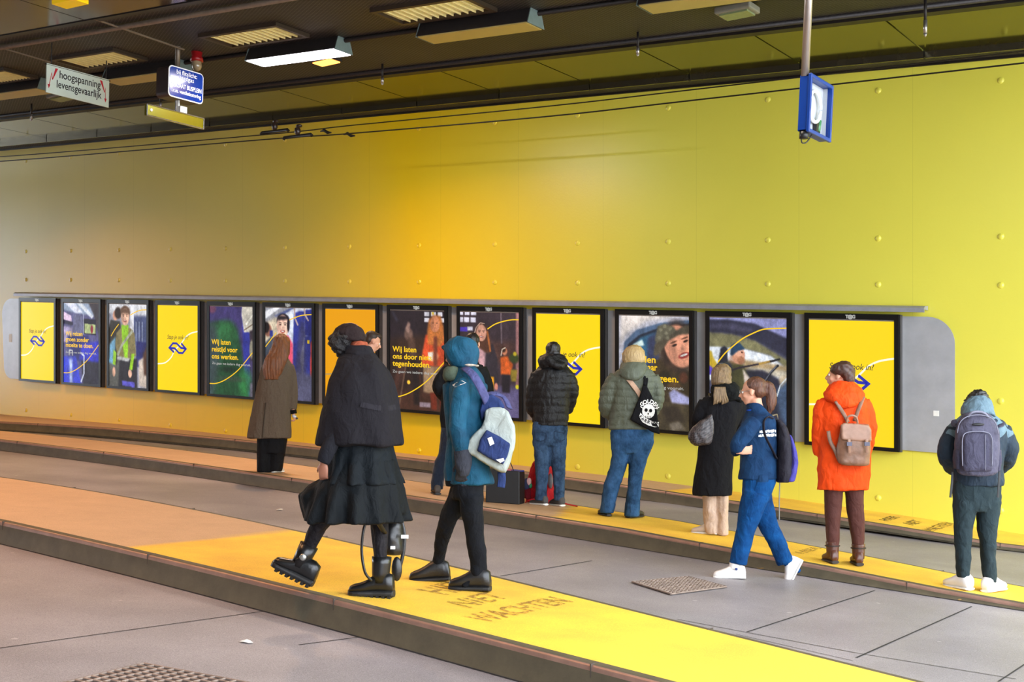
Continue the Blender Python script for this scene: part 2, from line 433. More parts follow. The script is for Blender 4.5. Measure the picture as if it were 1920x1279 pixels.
M_W1 = worn('worn_black_paint', (120, 84, 44), .62); M_W2 = worn('black_marking_paint', (52, 48, 20), 1.0)
def word(s, p0, p1, ptop, h, root, m):
    """word whose baseline runs from pixel p0 to p1 and whose first letter reaches to ptop"""
    a = gnd(*p0, h)[:2]; b = gnd(*p1, h)[:2]; t = gnd(*ptop, h)[:2]
    V2, _ = text2d(s, 1.0, .02, 0, 'LEFT', 1.05); W = max(v[0] for v in V2); H = .73
    ux = (b-a)/W; uy = (t-a)/H
    plat_text(s, a, ux, uy, 1.0, h, root, m)
word('HIER', (835, 1117), (905, 1098), (775, 1106), h_front, PF, M_W1)
word('NIET', (878, 1141), (955, 1121), (832, 1129), h_front, PF, M_W1)
word('WACHTEN', (912, 1168), (1075, 1129), (864, 1156), h_front, PF, M_W1)
word('HIER', (1664, 978), (1688, 970.5), (1646, 974.5), h_walk, PWK, M_W2)
word('NIET', (1711, 986), (1731, 979.5), (1691, 981), h_walk, PWK, M_W2)
word('WACHTEN', (1748, 998), (1790, 983), (1727, 993), h_walk, PWK, M_W2)
word('HIER', (1505, 1040), (1541, 1029), (1488, 1036), h_mid, PM, M_W1)

# drain grates
def grate(c4, h, label):
    P = [gnd(x, y, h) for x, y in c4]; g = empty('drain_grate', (sum(P)/4), label, 'drain grate')
    c = sum(P)/4; mb = MB()
    def at(u, v): return (P[0]*(1-u)*(1-v)+P[1]*u*(1-v)+P[2]*u*v+P[3]*(1-u)*v)-c
    mb.add([at(0, 0)+[0, 0, .006], at(1, 0)+[0, 0, .006], at(1, 1)+[0, 0, .006], at(0, 1)+[0, 0, .006]], [(0, 1, 2, 3)], 0)
    mb.build('pit_cover', mat('rusty_iron', (84, 70, 62), rough=.7, var=.4, vscale=9), g)
    bb = MB(); N = 14
    for i in range(N+1):
        for a, b in (((i/N, 0), (i/N, 1)), ((0, i/N), (1, i/N))):
            p, q = at(*a), at(*b); bb.tube([tuple(p+[0, 0, .012]), tuple(q+[0, 0, .012])], .007, 6)
    bb.build('bars', mat('grate_iron', (130, 114, 104), rough=.6, metal=.2, var=.3), g)
grate([(1185, 1094), (1258, 1117), (1362, 1103), (1290, 1084)], 0, 'square iron drain grate in the lane behind the front platform')
grate([(60, 1300), (330, 1350), (545, 1300), (270, 1249)], 0, 'rusty drain grate at the bottom left corner of the road')

# ---- wall
def wall_mat():
    m = bpy.data.materials.new('yellow_painted_concrete'); m.use_nodes = True; n = m.node_tree; b = n.nodes['Principled BSDF']
    N = lambda t: n.nodes.new(t); L = n.links.new
    tc = N('ShaderNodeTexCoord'); sx = N('ShaderNodeSeparateXYZ'); L(tc.outputs['Object'], sx.inputs[0])
    nz = N('ShaderNodeTexNoise'); nz.inputs['Scale'].default_value = .35; nz.inputs['Detail'].default_value = 5; L(tc.outputs['Object'], nz.inputs['Vector'])
    ramp = N('ShaderNodeMix'); ramp.data_type = 'RGBA'; ramp.inputs[6].default_value = lin((240, 202, 2)); ramp.inputs[7].default_value = lin((218, 210, 78))
    # daylight tint put into the colour: more lemon towards the right hand end
    mr = N('ShaderNodeMapRange'); mr.inputs[1].default_value = -13.5; mr.inputs[2].default_value = -9; L(sx.outputs[0], mr.inputs[0]); L(mr.outputs[0], ramp.inputs[0])
    # pale reflection painted into the upper left stretch, with a soft slanting border
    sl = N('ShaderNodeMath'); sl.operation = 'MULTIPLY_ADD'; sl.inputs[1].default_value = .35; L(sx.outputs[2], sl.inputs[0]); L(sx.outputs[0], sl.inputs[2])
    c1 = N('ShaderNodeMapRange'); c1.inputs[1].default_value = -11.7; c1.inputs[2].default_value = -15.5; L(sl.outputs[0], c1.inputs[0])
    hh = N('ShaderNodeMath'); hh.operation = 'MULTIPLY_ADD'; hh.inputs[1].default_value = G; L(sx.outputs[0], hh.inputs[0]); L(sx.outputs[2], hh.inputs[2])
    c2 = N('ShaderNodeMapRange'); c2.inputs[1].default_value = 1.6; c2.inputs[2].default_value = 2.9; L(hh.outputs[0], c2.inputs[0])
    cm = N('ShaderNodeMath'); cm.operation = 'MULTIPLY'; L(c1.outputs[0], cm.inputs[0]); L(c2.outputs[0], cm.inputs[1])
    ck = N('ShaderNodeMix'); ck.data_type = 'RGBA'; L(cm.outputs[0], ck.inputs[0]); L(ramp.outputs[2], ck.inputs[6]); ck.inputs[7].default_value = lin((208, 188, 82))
    nm = N('ShaderNodeMapRange'); nm.inputs[1].default_value = .35; nm.inputs[2].default_value = .65; nm.inputs[3].default_value = .96; nm.inputs[4].default_value = 1.03; L(nz.outputs[0], nm.inputs[0])
    # board joints every 1.556 m
    fr = N('ShaderNodeMath'); fr.operation = 'MULTIPLY_ADD'; fr.inputs[1].default_value = 1/1.556; fr.inputs[2].default_value = 100+9.02/1.556+.5; L(sx.outputs[0], fr.inputs[0])
    fc = N('ShaderNodeMath'); fc.operation = 'FRACT'; L(fr.outputs[0], fc.inputs[0])
    lt = N('ShaderNodeMath'); lt.operation = 'LESS_THAN'; lt.inputs[1].default_value = .006; L(fc.outputs[0], lt.inputs[0])
    ms = N('ShaderNodeMath'); ms.operation = 'MULTIPLY_ADD'; ms.inputs[1].default_value = -.10; L(lt.outputs[0], ms.inputs[0]); L(nm.outputs[0], ms.inputs[2])
    vm = N('ShaderNodeVectorMath'); vm.operation = 'SCALE'; L(ck.outputs[2], vm.inputs[0]); L(ms.outputs[0], vm.inputs['Scale']); L(vm.outputs[0], b.inputs['Base Color'])
    b.inputs['Roughness'].default_value = .34; b.inputs['Specular IOR Level'].default_value = .75
    bn = N('ShaderNodeTexNoise'); bn.inputs['Scale'].default_value = 30; bn.inputs['Detail'].default_value = 6; L(tc.outputs['Object'], bn.inputs['Vector'])
    bp = N('ShaderNodeBump'); bp.inputs['Strength'].default_value = .25; bp.inputs['Distance'].default_value = .004; L(bn.outputs[0], bp.inputs['Height']); L(bp.outputs[0], b.inputs['Normal'])
    return m
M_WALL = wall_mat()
wb = MB()
wb.box((-48, YW, -.6), (9, YW+.4, 6.6), 0, True)
def X_at(px, Y=YW): return ony(px, 500, Y)[0]
dots = [X_at(1083)+1.556*k for k in range(-17, 8)]
for x in dots:
    for hh in (3.70, 3.09, 5.655, 1.64, .27):
        V_, F_ = ellipsoid((x, YW, hh-G*x), (.042, .022, .042), 12); wb.add(V_, F_, 0)
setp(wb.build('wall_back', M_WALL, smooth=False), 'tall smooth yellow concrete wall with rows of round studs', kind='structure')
M_DARKW = mat('dark_concrete', (70, 66, 62), rough=.8, var=.2, vscale=2)
bw = MB(); bw.box((-62, -7.4, -.4), (4.5, -7, 6.4), 0, True)  # unseen wall, its length shaped so daylight enters only from the right
setp(bw.build('wall_front', M_DARKW), kind='structure')

# ---- ceiling
def mesh_mat():
    """dark expanded metal sheet"""
    m = bpy.data.materials.new('expanded_metal'); m.use_nodes = True; n = m.node_tree; b = n.nodes['Principled BSDF']
    N = lambda t: n.nodes.new(t); L = n.links.new
    tc = N('ShaderNodeTexCoord'); sx = N('ShaderNodeSeparateXYZ'); L(tc.outputs['Object'], sx.inputs[0])
    def diag(s):
        a = N('ShaderNodeMath'); a.operation = 'MULTIPLY'; a.inputs[1].default_value = s; L(sx.outputs[1], a.inputs[0])
        c = N('ShaderNodeMath'); c.operation = 'ADD'; L(sx.outputs[0], c.inputs[0]); L(a.outputs[0], c.inputs[1])
        d = N('ShaderNodeMath'); d.operation = 'MULTIPLY'; d.inputs[1].default_value = 2*math.pi/.085; L(c.outputs[0], d.inputs[0])
        e = N('ShaderNodeMath'); e.operation = 'SINE'; L(d.outputs[0], e.inputs[0]); return e
    a, c = diag(1.7), diag(-1.7)
    mx = N('ShaderNodeMath'); mx.operation = 'MAXIMUM'; L(a.outputs[0], mx.inputs[0]); L(c.outputs[0], mx.inputs[1])
    mr = N('ShaderNodeMapRange'); mr.inputs[1].default_value = .6; mr.inputs[2].default_value = .98; L(mx.outputs[0], mr.inputs[0])
    nz = N('ShaderNodeTexNoise'); nz.inputs['Scale'].default_value = .8; nz.inputs['Detail'].default_value = 5; L(tc.outputs['Object'], nz.inputs['Vector'])
    mm = N('ShaderNodeMath'); mm.operation = 'MULTIPLY'; L(mr.outputs[0], mm.inputs[0]); L(nz.outputs[0], mm.inputs[1])
    k = N('ShaderNodeMix'); k.data_type = 'RGBA'; L(mm.outputs[0], k.inputs[0]); k.inputs[6].default_value = lin((13, 11, 10)); k.inputs[7].default_value = lin((104, 98, 94))
    L(k.outputs[2], b.inputs['Base Color']); b.inputs['Roughness'].default_value = .6; b.inputs['Metallic'].default_value = .2
    return m
M_MESH = mesh_mat()
HC = 5.98
cb = MB()
cb.box((-48, -7, HC), (.9, 14.35, HC+.05), 0, True)
cb.box((-48, 14.35, HC+.55), (.9, YW+.2, HC+.6), 0, True)
cb.box((-48, 16.05, HC-.03), (1.5, YW, HC-.0), 0, True)       # mesh strip next to the wall
setp(cb.build('ceiling', M_MESH), 'dark expanded metal ceiling', kind='structure')
M_LIP = mat('dark_steel', (36, 31, 29), rough=.5, metal=.4, var=.2)
tb = MB()
tb.box((-48, 14.22, HC-.07), (1.5, 14.36, HC+.0), 0, True)
tb.box((-48, 16.0, HC-.085), (1.5, 16.05, HC+.0), 0, True)
tb.box((-48, 10.42, HC-.06), (1.5, 10.52, HC+.0), 0, True)
tb.box((-48, YW-.03, HC-.06), (1.5, YW, HC-.0), 0, True)
setp(tb.build('trim_1', M_LIP), kind='structure')
# glossy soffit panels, two strips, as many cassettes
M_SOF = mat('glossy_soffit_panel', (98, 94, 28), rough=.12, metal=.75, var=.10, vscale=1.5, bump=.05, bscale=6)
M_SOFB = mat('soffit_fascia', (84, 78, 64), rough=.22, metal=.7, var=.15, vscale=3, bump=.1, bscale=8)
seam_x = [onh(x, y, HC)[0] for x, y in ((1737, 95), (1505, 118))]
SS = abs(seam_x[0]-seam_x[1])
sb = MB(); k0 = seam_x[0]
for k in range(-26, 4):
    a = k0+SS*k; b = a+SS-.025
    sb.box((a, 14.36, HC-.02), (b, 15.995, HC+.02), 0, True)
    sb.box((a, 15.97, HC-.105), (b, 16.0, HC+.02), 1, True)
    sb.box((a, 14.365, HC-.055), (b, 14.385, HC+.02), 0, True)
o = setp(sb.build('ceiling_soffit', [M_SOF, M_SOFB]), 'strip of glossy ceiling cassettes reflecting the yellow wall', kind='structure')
s2 = MB()
for k in range(0, 14):
    a = -40+2.0*k; s2.box((a, 8.3, HC-.05), (a+1.98, 10.4, HC-.02), 0, True)
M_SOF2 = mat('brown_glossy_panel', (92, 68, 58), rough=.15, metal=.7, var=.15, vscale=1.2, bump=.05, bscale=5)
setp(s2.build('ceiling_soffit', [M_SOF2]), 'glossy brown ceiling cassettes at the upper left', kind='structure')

# ------------------------------------------------------------------ display wall
def SH(x, y, h): return (x, y, h-G*x)
M_ALU = mat('brushed_aluminium', (176, 178, 182), rough=.4, metal=.3, var=.10, vscale=3, bump=.12, bscale=70)
M_ALU2 = mat('aluminium_seam', (84, 80, 78), rough=.5, metal=.6, var=.1)
M_FRAME = mat('black_frame', (13, 13, 14), rough=.35, var=.1, bump=.05)
M_INNER = mat('screen_surround', (120, 112, 104), rough=.5, var=.1)
H_TOP, H_BOT = 2.69, .90
YF = YW-.14
xa = ony(5, 630, YW-.02)[0]; xb = ony(1791, 700, YW-.02)[0]
h0p, h1p = .93, 2.675
pl = MB(); r = .34; pts = []
for cx, ch, a0 in ((xb-r, h1p-r, 0), (xa+r, h1p-r, 90), (xa+r, h0p+r*.8, 180), (xb-.02, h0p+.02, 270)):
    rr = .02 if a0 == 270 else (r if a0 != 180 else r*.8)
    for k in range(9):
        a = math.radians(a0+90*k/8); pts.append((cx+rr*math.cos(a), ch+rr*math.sin(a)))
n = len(pts)
V = [SH(x, YW-.0245, h) for x, h in pts]+[SH(x, YW-.035, h) for x, h in pts]
pl.add(V, [tuple(range(n-1, -1, -1))[::-1][::-1], tuple(range(n, 2*n))]+[(i, (i+1) % n, n+(i+1) % n, n+i) for i in range(n)])
cl = empty('metal_cladding', SH(xa, YW, 0), 'long brushed aluminium sheet with rounded ends mounted behind the posters', 'wall cladding')
CLO = Vector(cl.location)
def loc(V, O): return [tuple(Vector(v)-O) for v in V]
pl.V = loc(pl.V, CLO); pl.build('sheet', M_ALU, cl)
# small sticker plates on the sheet
for bx in (((xa+.26, YW-.04, 1.72), (xa+.36, YW-.035, 1.90)), ((xb-.27, YW-.04, 1.40), (xb-.20, YW-.035, 1.47))):
    st = MB(); st.box(bx[0], bx[1], 0, True); st.V = loc(st.V, CLO); st.build('sticker', mat('white_sticker', (225, 225, 220), rough=.5, var=.05), cl)
lx0 = ony(33, 550, YW-.1)[0]; lx1 = ony(1737, 577, YW-.1)[0]
lg = MB()
V2 = [(.0245, 2.76), (.0245, 2.815), (.16, 2.80), (.20, 2.775), (.20, 2.72), (.18, 2.72), (.18, 2.755)]
n = len(V2); V = [SH(lx0, YW-a, h) for a, h in V2]+[SH(lx1, YW-a, h) for a, h in V2]
lg.add(V, [tuple(range(n))[::-1], tuple(range(n, 2*n))]+[(i, (i+1) % n, n+(i+1) % n, n+i) for i in range(n)], 0)
o = lg.build('metal_ledge', mat('grey_ledge', (150, 152, 158), rough=.42, metal=.3, var=.15, vscale=4)); setp(o, 'thin grey metal ledge running above the whole row of posters', 'ledge')

XL = np.linspace(ony(35, 560, YF)[0], ony(1508, 590, YF)[0], 13)
WF = ony(1685, 590, YF)[0]-XL[12]
def emis(name, col, s=1.0):
    m = mat(name, col, rough=.2, var=0, bump=0, emit=s, spec=.25); m.node_tree.nodes['Principled BSDF'].inputs['Base Color'].default_value = (.02, .02, .02, 1); return m
SE = 1.16
M_YEL = emis('backlit_yellow', (255, 220, 0), SE); M_ORG = emis('backlit_orange', (250, 170, 0), SE*.9)
M_WHT = emis('backlit_white', (255, 252, 225), SE); M_NSB = emis('backlit_blue', (42, 50, 190), SE*.8); M_TXD = emis('dark_poster_text', (30, 34, 70), .5)
M_YTX = emis('backlit_yellow_text', (255, 205, 30), SE); M_HDR = emis('header_white', (225, 225, 220), .7)
mp_ = bpy.data.materials.new('printed_photo'); mp_.use_nodes = True
_b = mp_.node_tree.nodes['Principled BSDF']; _a = mp_.node_tree.nodes.new('ShaderNodeVertexColor'); _a.layer_name = 'Col'
_n = mp_.node_tree.nodes.new('ShaderNodeTexNoise'); _n.inputs['Scale'].default_value = 55; _n.inputs['Detail'].default_value = 3
_t = mp_.node_tree.nodes.new('ShaderNodeTexCoord'); mp_.node_tree.links.new(_t.outputs['Object'], _n.inputs['Vector'])
_r = mp_.node_tree.nodes.new('ShaderNodeMapRange'); _r.inputs[1].default_value = .3; _r.inputs[2].default_value = .7; _r.inputs[3].default_value = .95; _r.inputs[4].default_value = 1.32
mp_.node_tree.links.new(_n.outputs[0], _r.inputs[0])
mp_.node_tree.links.new(_a.outputs[0], _b.inputs['Emission Color']); mp_.node_tree.links.new(_r.outputs[0], _b.inputs['Emission Strength'])
_b.inputs['Base Color'].default_value = (.02, .02, .02, 1); _b.inputs['Roughness'].default_value = .2; _b.inputs['Specular IOR Level'].default_value = .25

class Canvas:
    """a printed photograph laid down as soft colour patches; u to the right, v downwards, 0..1"""
    def __init__(s, bg, w=132, h=188):
        s.w, s.h = w, h; s.u, s.v = np.meshgrid((np.arange(w)+.5)/w, (np.arange(h)+.5)/h)
        s.A = np.zeros((h, w, 3)); s.A[:] = bg; s.asp = 1.43
    def blend(s, m, col): s.A = s.A*(1-m[..., None])+np.array(col, float)*m[..., None]; return s
    def blur(s, m, px):
        if px <= 0: return m
        k = np.exp(-.5*(np.arange(-int(3*px)-1, int(3*px)+2)/px)**2); k /= k.sum(); p = len(k)//2
        m = np.pad(m, ((p, p), (p, p)), 'edge')
        m = np.apply_along_axis(lambda a: np.convolve(a, k, 'valid'), 0, m)
        return np.apply_along_axis(lambda a: np.convolve(a, k, 'valid'), 1, m)
    def poly(s, P, col, soft=.8, al=1.0):
        m = np.zeros((s.h, s.w), bool); n = len(P)
        for i in range(n):
            x0, y0 = P[i]; x1, y1 = P[(i+1) % n]
            if y0 == y1: continue
            c = ((y0 > s.v) != (y1 > s.v)) & (s.u < (x1-x0)*(s.v-y0)/(y1-y0)+x0); m ^= c
        return s.blend(s.blur(m.astype(float), soft)*al, col)
    def ell(s, cx, cy, rx, ry, col, soft=.15, al=1.0, rot=0):
        x = s.u-cx; y = (s.v-cy)*s.asp; c, q = math.cos(rot), math.sin(rot); X = x*c+y*q; Y = (-x*q+y*c)/s.asp
        d = np.sqrt((X/rx)**2+(Y/ry)**2); return s.blend(np.clip((1-d)/soft+.5, 0, 1)*al, col)
    def line(s, P, wd, col, al=1.0):
        d = np.full((s.h, s.w), 9.0)
        for (x0, y0), (x1, y1) in zip(P[:-1], P[1:]):
            vx, vy = x1-x0, (y1-y0)*s.asp; px, py = s.u-x0, (s.v-y0)*s.asp; t = np.clip((px*vx+py*vy)/(vx*vx+vy*vy+1e-9), 0, 1)
            d = np.minimum(d, np.hypot(px-t*vx, py-t*vy))
        return s.blend(np.clip((wd/2-d)/.006+.5, 0, 1)*al, col)
    def face(s, cx, cy, r, skin, hair, smile=True, tilt=0, look=0):
        R = lambda dx, dy: (cx+(dx*math.cos(tilt)-dy*math.sin(tilt))*r, cy+(dx*math.sin(tilt)+dy*math.cos(tilt))*r/s.asp)
        dk = [k*.72 for k in skin]; lt = [min(255, k*1.13) for k in skin]
        s.ell(cx, cy, r*.74, r/s.asp, skin, .12, 1, tilt); s.ell(*R(.22+look, .12), r*.4, r*.6/s.asp, lt, .6, .6, tilt); s.ell(*R(-.42, .15), r*.26, r*.6/s.asp, dk, .8, .5, tilt)
        for sx in (-1, 1):
            s.ell(*R(sx*.30+look, -.12), r*.13, r*.055/s.asp, (35, 22, 18), .5, .9, tilt); s.ell(*R(sx*.30+look, -.27), r*.19, r*.04/s.asp, hair, .5, .8, tilt)
        s.ell(*R(.02+look*1.3, .16), r*.10, r*.16/s.asp, dk, .9, .55, tilt)
        if smile: s.ell(*R(look, .47), r*.30, r*.13/s.asp, (150, 50, 48), .4, .9, tilt); s.ell(*R(look, .45), r*.2, r*.045/s.asp, (245, 238, 230), .3, 1, tilt)
        else: s.ell(*R(look, .47), r*.2, r*.05/s.asp, (140, 60, 55), .4, .9, tilt)
        return s

def display(i, kind, label):
    x0 = XL[i]; x1 = x0+WF; O = Vector(SH(x0, YW-.035, H_BOT))
    root = empty('poster_display', O, label, 'poster', 'backlit poster displays along the yellow wall')
    bl, br, bt, bb = .062, .062, .075, .05
    fm = MB()
    for a, b in (((x0, H_BOT), (x0+bl, H_TOP)), ((x1-br, H_BOT), (x1, H_TOP)), ((x0+bl, H_TOP-bt), (x1-br, H_TOP)), ((x0+bl, H_BOT), (x1-br, H_BOT+bb))):
        fm.box((a[0], YF, a[1]), (b[0], YW-.035, b[1]), 0, True)
    fm.V = loc(fm.V, O); fm.build('frame', M_FRAME, root)
    mm = MB(); mm.box((x1+.004, YF+.03, H_BOT-.0), (x1+.016, YW-.035, H_TOP), 0, True); mm.V = loc(mm.V, O); mm.build('side_trim', M_ALU2, root)
    sx0, sx1, sh0, sh1 = x0+bl, x1-br, H_BOT+bb, H_TOP-bt; W, H = sx1-sx0, sh1-sh0; YS = YF+.018
    def P(u, v, d=0): return tuple(Vector(SH(sx0+u*W, YS-d, sh1-v*H))-O)
    sm_ = MB(); sm_.box((sx0, YS+.01, sh0), (sx1, YS+.03, sh1), 0, True); sm_.V = loc(sm_.V, O)
    scr = None
    if isinstance(kind, Canvas):
        c = kind; w, h = c.w, c.h
        V = [P(u/w, v/h) for v in range(h+1) for u in range(w+1)]
        Fq = [(j*(w+1)+k, (j+1)*(w+1)+k, (j+1)*(w+1)+k+1, j*(w+1)+k+1) for j in range(h) for k in range(w)]
        scr = mobj('photo_print', V, Fq, mp_, root)
        g_ = np.zeros((h, w))
        for q_ in (4, 9, 20, 45):
            r_ = np.random.rand(q_+2, q_+2)-.5; iu = np.linspace(0, q_, w); iv = np.linspace(0, q_, h); a0 = iu.astype(int); b0_ = iv.astype(int); fu = iu-a0; fv = (iv-b0_)[:, None]
            g_ += ((r_[b0_][:, a0]*(1-fu)+r_[b0_][:, a0+1]*fu)*(1-fv)+(r_[b0_+1][:, a0]*(1-fu)+r_[b0_+1][:, a0+1]*fu)*fv)*.20
        A = np.clip(c.A/255.*(1+g_[..., None]), 0, 1); A = np.where(A <= .04045, A/12.92, ((A+.055)/1.055)**2.4)
        A = np.pad(A, ((0, 1), (0, 1), (0, 0)), 'edge'); at = scr.data.color_attributes.new('Col', 'FLOAT_COLOR', 'POINT')
        at.data.foreach_set('color', np.concatenate([A, np.ones(A.shape[:2]+(1,))], 2).ravel())
    else:
        scr = mobj('yellow_print', [P(0, 1), P(1, 1), P(1, 0), P(0, 0)], [(0, 1, 2, 3)], M_ORG if kind == 'orange' else M_YEL, root)
    sm_.build('backing', M_INNER, root)
    rb = MB(); rb.box((sx0, YS-.006, sh1-.018), (sx1, YS+.01, sh1), 0, True); rb.V = loc(rb.V, O); rb.build('upper_rail', M_INNER, root)
    V2, Fc = text2d('T@G', .062, .003, 0, 'CENTER', .82)
    mobj('header_logo', [tuple(Vector(SH((x0+x1)/2+a*1.0, YF-.002, H_TOP-bt*.82+b))-O) for a, b in V2], Fc, M_HDR, root)
    def flat(nm, V2, Fc, m, d): mobj(nm, [P(a, b, d) for a, b in V2], Fc, m, scr)
    def txt(nm, s, u, v, size, m, bold=.0, shear=0, wide=None, d=.004):
        V2, Fc = text2d(s, 1, bold, shear); mw = max(a for a, b in V2)
        kx = (wide*W/mw) if wide else size
        flat(nm, [(u+a*kx/W, v-b*size/H) for a, b in V2], Fc, m, d)
    if not isinstance(kind, Canvas):
        cv = curve3([(0, .699), (.18, .683), (.33, .62), (.43, .533), (.58, .452), (.705, .37), (.83, .325), (1, .301)], 6)
        V2, Fc = strip2d([(a*W, b*H) for a, b in cv], .026); flat('white_line', [(a/W, b/H) for a, b in V2], Fc, M_WHT if kind != 'orange' else emis('dim_white', (235, 190, 110), .7), .002)
        if kind != 'orange':
            txt('slogan', 'Stap je ook in?', .24, .400, .115, M_TXD, .004, .25, .53)
            mb = MB(); s = .0
            q = lambda pts: [(.5*W+(a-.5)*W, b*H) for a, b in pts]
            for pts in ([(.415, .55), (.395, .548), (.295, .505), (.385, .450), (.475, .450), (.585, .500), (.69, .505)], [(.31, .508), (.43, .508), (.53, .558), (.625, .558), (.705, .508), (.60, .452), (.585, .450)]):
                V2, Fc = strip2d([(a*W, b*H) for a, b in pts], .040); mb.add([P(a/W, b/H, .003) for a, b in V2], Fc)
            mb.build('railway_logo', M_NSB, scr)
    return P, txt, flat, scr, W, H

labs = {0: 'leftmost yellow poster with blue railway arrows, at the left end of the row', 3: 'yellow poster with blue arrows between the green jumper posters',
        6: 'deep orange poster mostly hidden behind the woman in the dark cape', 9: 'yellow poster behind the man in the black puffer jacket', 12: 'rightmost yellow poster with blue arrow, behind the woman in orange'}
for i in (0, 3, 9, 12): display(i, 'yellow', labs[i])
display(6, 'orange', labs[6])
CU_L = curve3([(0, .885), (.147, .88), (.32, .845), (.5, .785), (.66, .715), (.79, .64), (.89, .575), (1, .505)], 5)
CU_R = curve3([(0, .50), (.11, .39), (.2, .315), (.29, .26), (.43, .185), (.57, .135), (.7, .1), (.85, .09), (1, .085)], 5)
def swoosh(T, cu):
    P, txt, flat, scr, W, H = T; V2, Fc = strip2d([(a*W, b*H) for a, b in cu], .018); flat('yellow_line', [(a/W, b/H) for a, b in V2], Fc, M_YTX, .002)
def slogan(T, lines, v0, dv, sub, size=.128, sv=None, widths=None):
    for k, (s, u) in enumerate(lines):
        if s: T[1]('slogan', s, u, v0+dv*k, size, M_YTX, .022, wide=(widths[k] if widths else None))
    if sub: T[1]('slogan', sub[0], sub[1], sv, .062, M_HDR, .012, wide=sub[2])

# 2: empty train compartment
c = Canvas((86, 84, 130))
c.poly([(0, 0), (1, 0), (1, .18), (.3, .13), (0, .1)], (150, 165, 190), 2); c.poly([(0, 0), (.3, 0), (.55, .13), (.35, .14)], (230, 232, 250), 1.5); c.poly([(.35, 0), (.5, 0), (.85, .17), (.8, .2)], (225, 230, 240), 1.2)
c.poly([(.7, 0), (1, 0), (1, .4), (.92, .3), (.85, .15)], (58, 52, 58), 2); c.poly([(0, .12), (.22, .17), (.23, .25), (0, .23)], (236, 205, 235), .8); c.poly([(0, .22), (.27, .25), (.27, .29), (0, .27)], (32, 30, 60), 1)
c.poly([(0, .30), (.26, .32), (.26, .5), (0, .5)], (180, 165, 205), 2); c.poly([(.28, .15), (.55, .17), (.55, .45), (.28, .45)], (112, 112, 148), 2.5); c.poly([(.57, .2), (.92, .21), (.92, .40), (.57, .39)], (26, 26, 44), .8)
c.poly([(.60, .26), (.9, .27), (.9, .385), (.60, .38)], (178, 190, 130), .7); c.ell(.8, .33, .035, .05, (160, 40, 60), .4); c.line([(.57, .15), (.57, .4)], .012, (200, 205, 220))
c.poly([(.1, .42), (.7, .40), (.78, .52), (1, .48), (1, .75), (.3, .72)], (40, 44, 110), 2.5); c.poly([(.5, .52), (1, .47), (1, .73), (.45, .72)], (50, 54, 190), 2.5); c.poly([(0, .68), (.35, .67), (.5, 1), (0, 1)], (52, 66, 205), 2)
c.poly([(.16, .7), (.25, .7), (.25, 1), (.18, 1)], (200, 215, 250), 3); c.poly([(.5, .72), (1, .74), (1, 1), (.55, 1)], (44, 44, 58), 2); c.line([(.5, .98), (.58, .88), (.58, .66), (.5, .63)], .035, (190, 195, 220)); c.line([(.16, .66), (.16, .6), (.25, .6), (.26, .66)], .02, (225, 225, 225))
T = display(1, c, 'poster of an empty blue train compartment, second from the left'); swoosh(T, CU_L)
slogan(T, [('Wij reizen', .06), ('groen zonder', .06), ('moeite te doen.', .06)], .415, .071, ('Zo gaan we iedere dag vooruit.', .06, .87), sv=.635, widths=[.48, .66, .78])
# 3: standing passenger in green
c = Canvas((150, 150, 165))
c.poly([(0, 0), (1, 0), (1, .16), (0, .12)], (215, 215, 220), 3); c.poly([(0, .3), (.35, .3), (.35, 1), (0, 1)], (92, 92, 88), 4); c.poly([(.64, .15), (1, .15), (1, .5), (.64, .5)], (70, 80, 120), 3)
for u in (.72, .8, .88): c.line([(u, .22), (u, .5)], .012, (170, 180, 205))
c.poly([(.56, 0), (.66, 0), (.66, .8), (.56, .8)], (228, 228, 235), 1); c.poly([(.72, .45), (1, .46), (1, .78), (.72, .75)], (40, 44, 105), 1.5); c.poly([(.28, .66), (.75, .66), (.75, 1), (.25, 1)], (42, 42, 50), 2)
c.poly([(.04, .2), (.3, .22), (.35, .45), (.2, .75), (0, .7), (0, .3)], (48, 46, 42), 2); c.ell(.17, .15, .07, .06, (205, 150, 125), .3); c.ell(.24, .12, .09, .07, (40, 26, 22), .4)
c.poly([(.02, .5), (.18, .4), (.14, .75), (.0, .72)], (110, 160, 190), 2)
c.poly([(.2, .36), (.33, .29), (.56, .29), (.68, .36), (.72, .62), (.58, .66), (.42, .68), (.22, .62), (.17, .5)], (136, 124, 82), 1); c.poly([(.33, .26), (.52, .26), (.5, .66), (.42, .67), (.36, .5)], (150, 205, 40), 1.2)
c.poly([(.60, .60), (.68, .60), (.62, .80), (.54, .79)], (160, 215, 40), .8); c.poly([(.12, .56), (.2, .6), (.17, .75), (.10, .74)], (150, 200, 50), .8); c.line([(.62, .33), (.35, .5), (.24, .62)], .05, (170, 172, 150))
c.ell(.56, .84, .05, .05, (222, 175, 150), .3); c.ell(.13, .83, .04, .06, (215, 165, 140), .3); c.poly([(.22, .64), (.56, .66), (.52, .7), (.22, .68)], (190, 190, 190), 1.5)
c.ell(.43, .12, .125, .09, (92, 66, 50), .25); c.face(.43, .165, .145, (226, 178, 152), (80, 55, 40)); c.poly([(.31, .06), (.55, .06), (.55, .13), (.31, .12)], (104, 76, 58), 2)
c.poly([(.78, .68), (.95, .62), (1, .75), (1, 1), (.8, .98)], (206, 190, 176), 2); c.poly([(.9, .6), (1, .5), (1, .85), (.92, .85)], (80, 52, 40), 2.5); c.poly([(.34, .93), (.68, .94), (.68, 1), (.36, .99)], (90, 86, 190), 1)
T = display(2, c, 'poster of a person in a bright green turtleneck standing in a train')
swoosh(T, [p for p in curve3([(.05, .40), (.15, .32), (.26, .25)], 4)]); swoosh(T, curve3([(.56, .14), (.7, .10), (.85, .075), (1, .07)], 4))
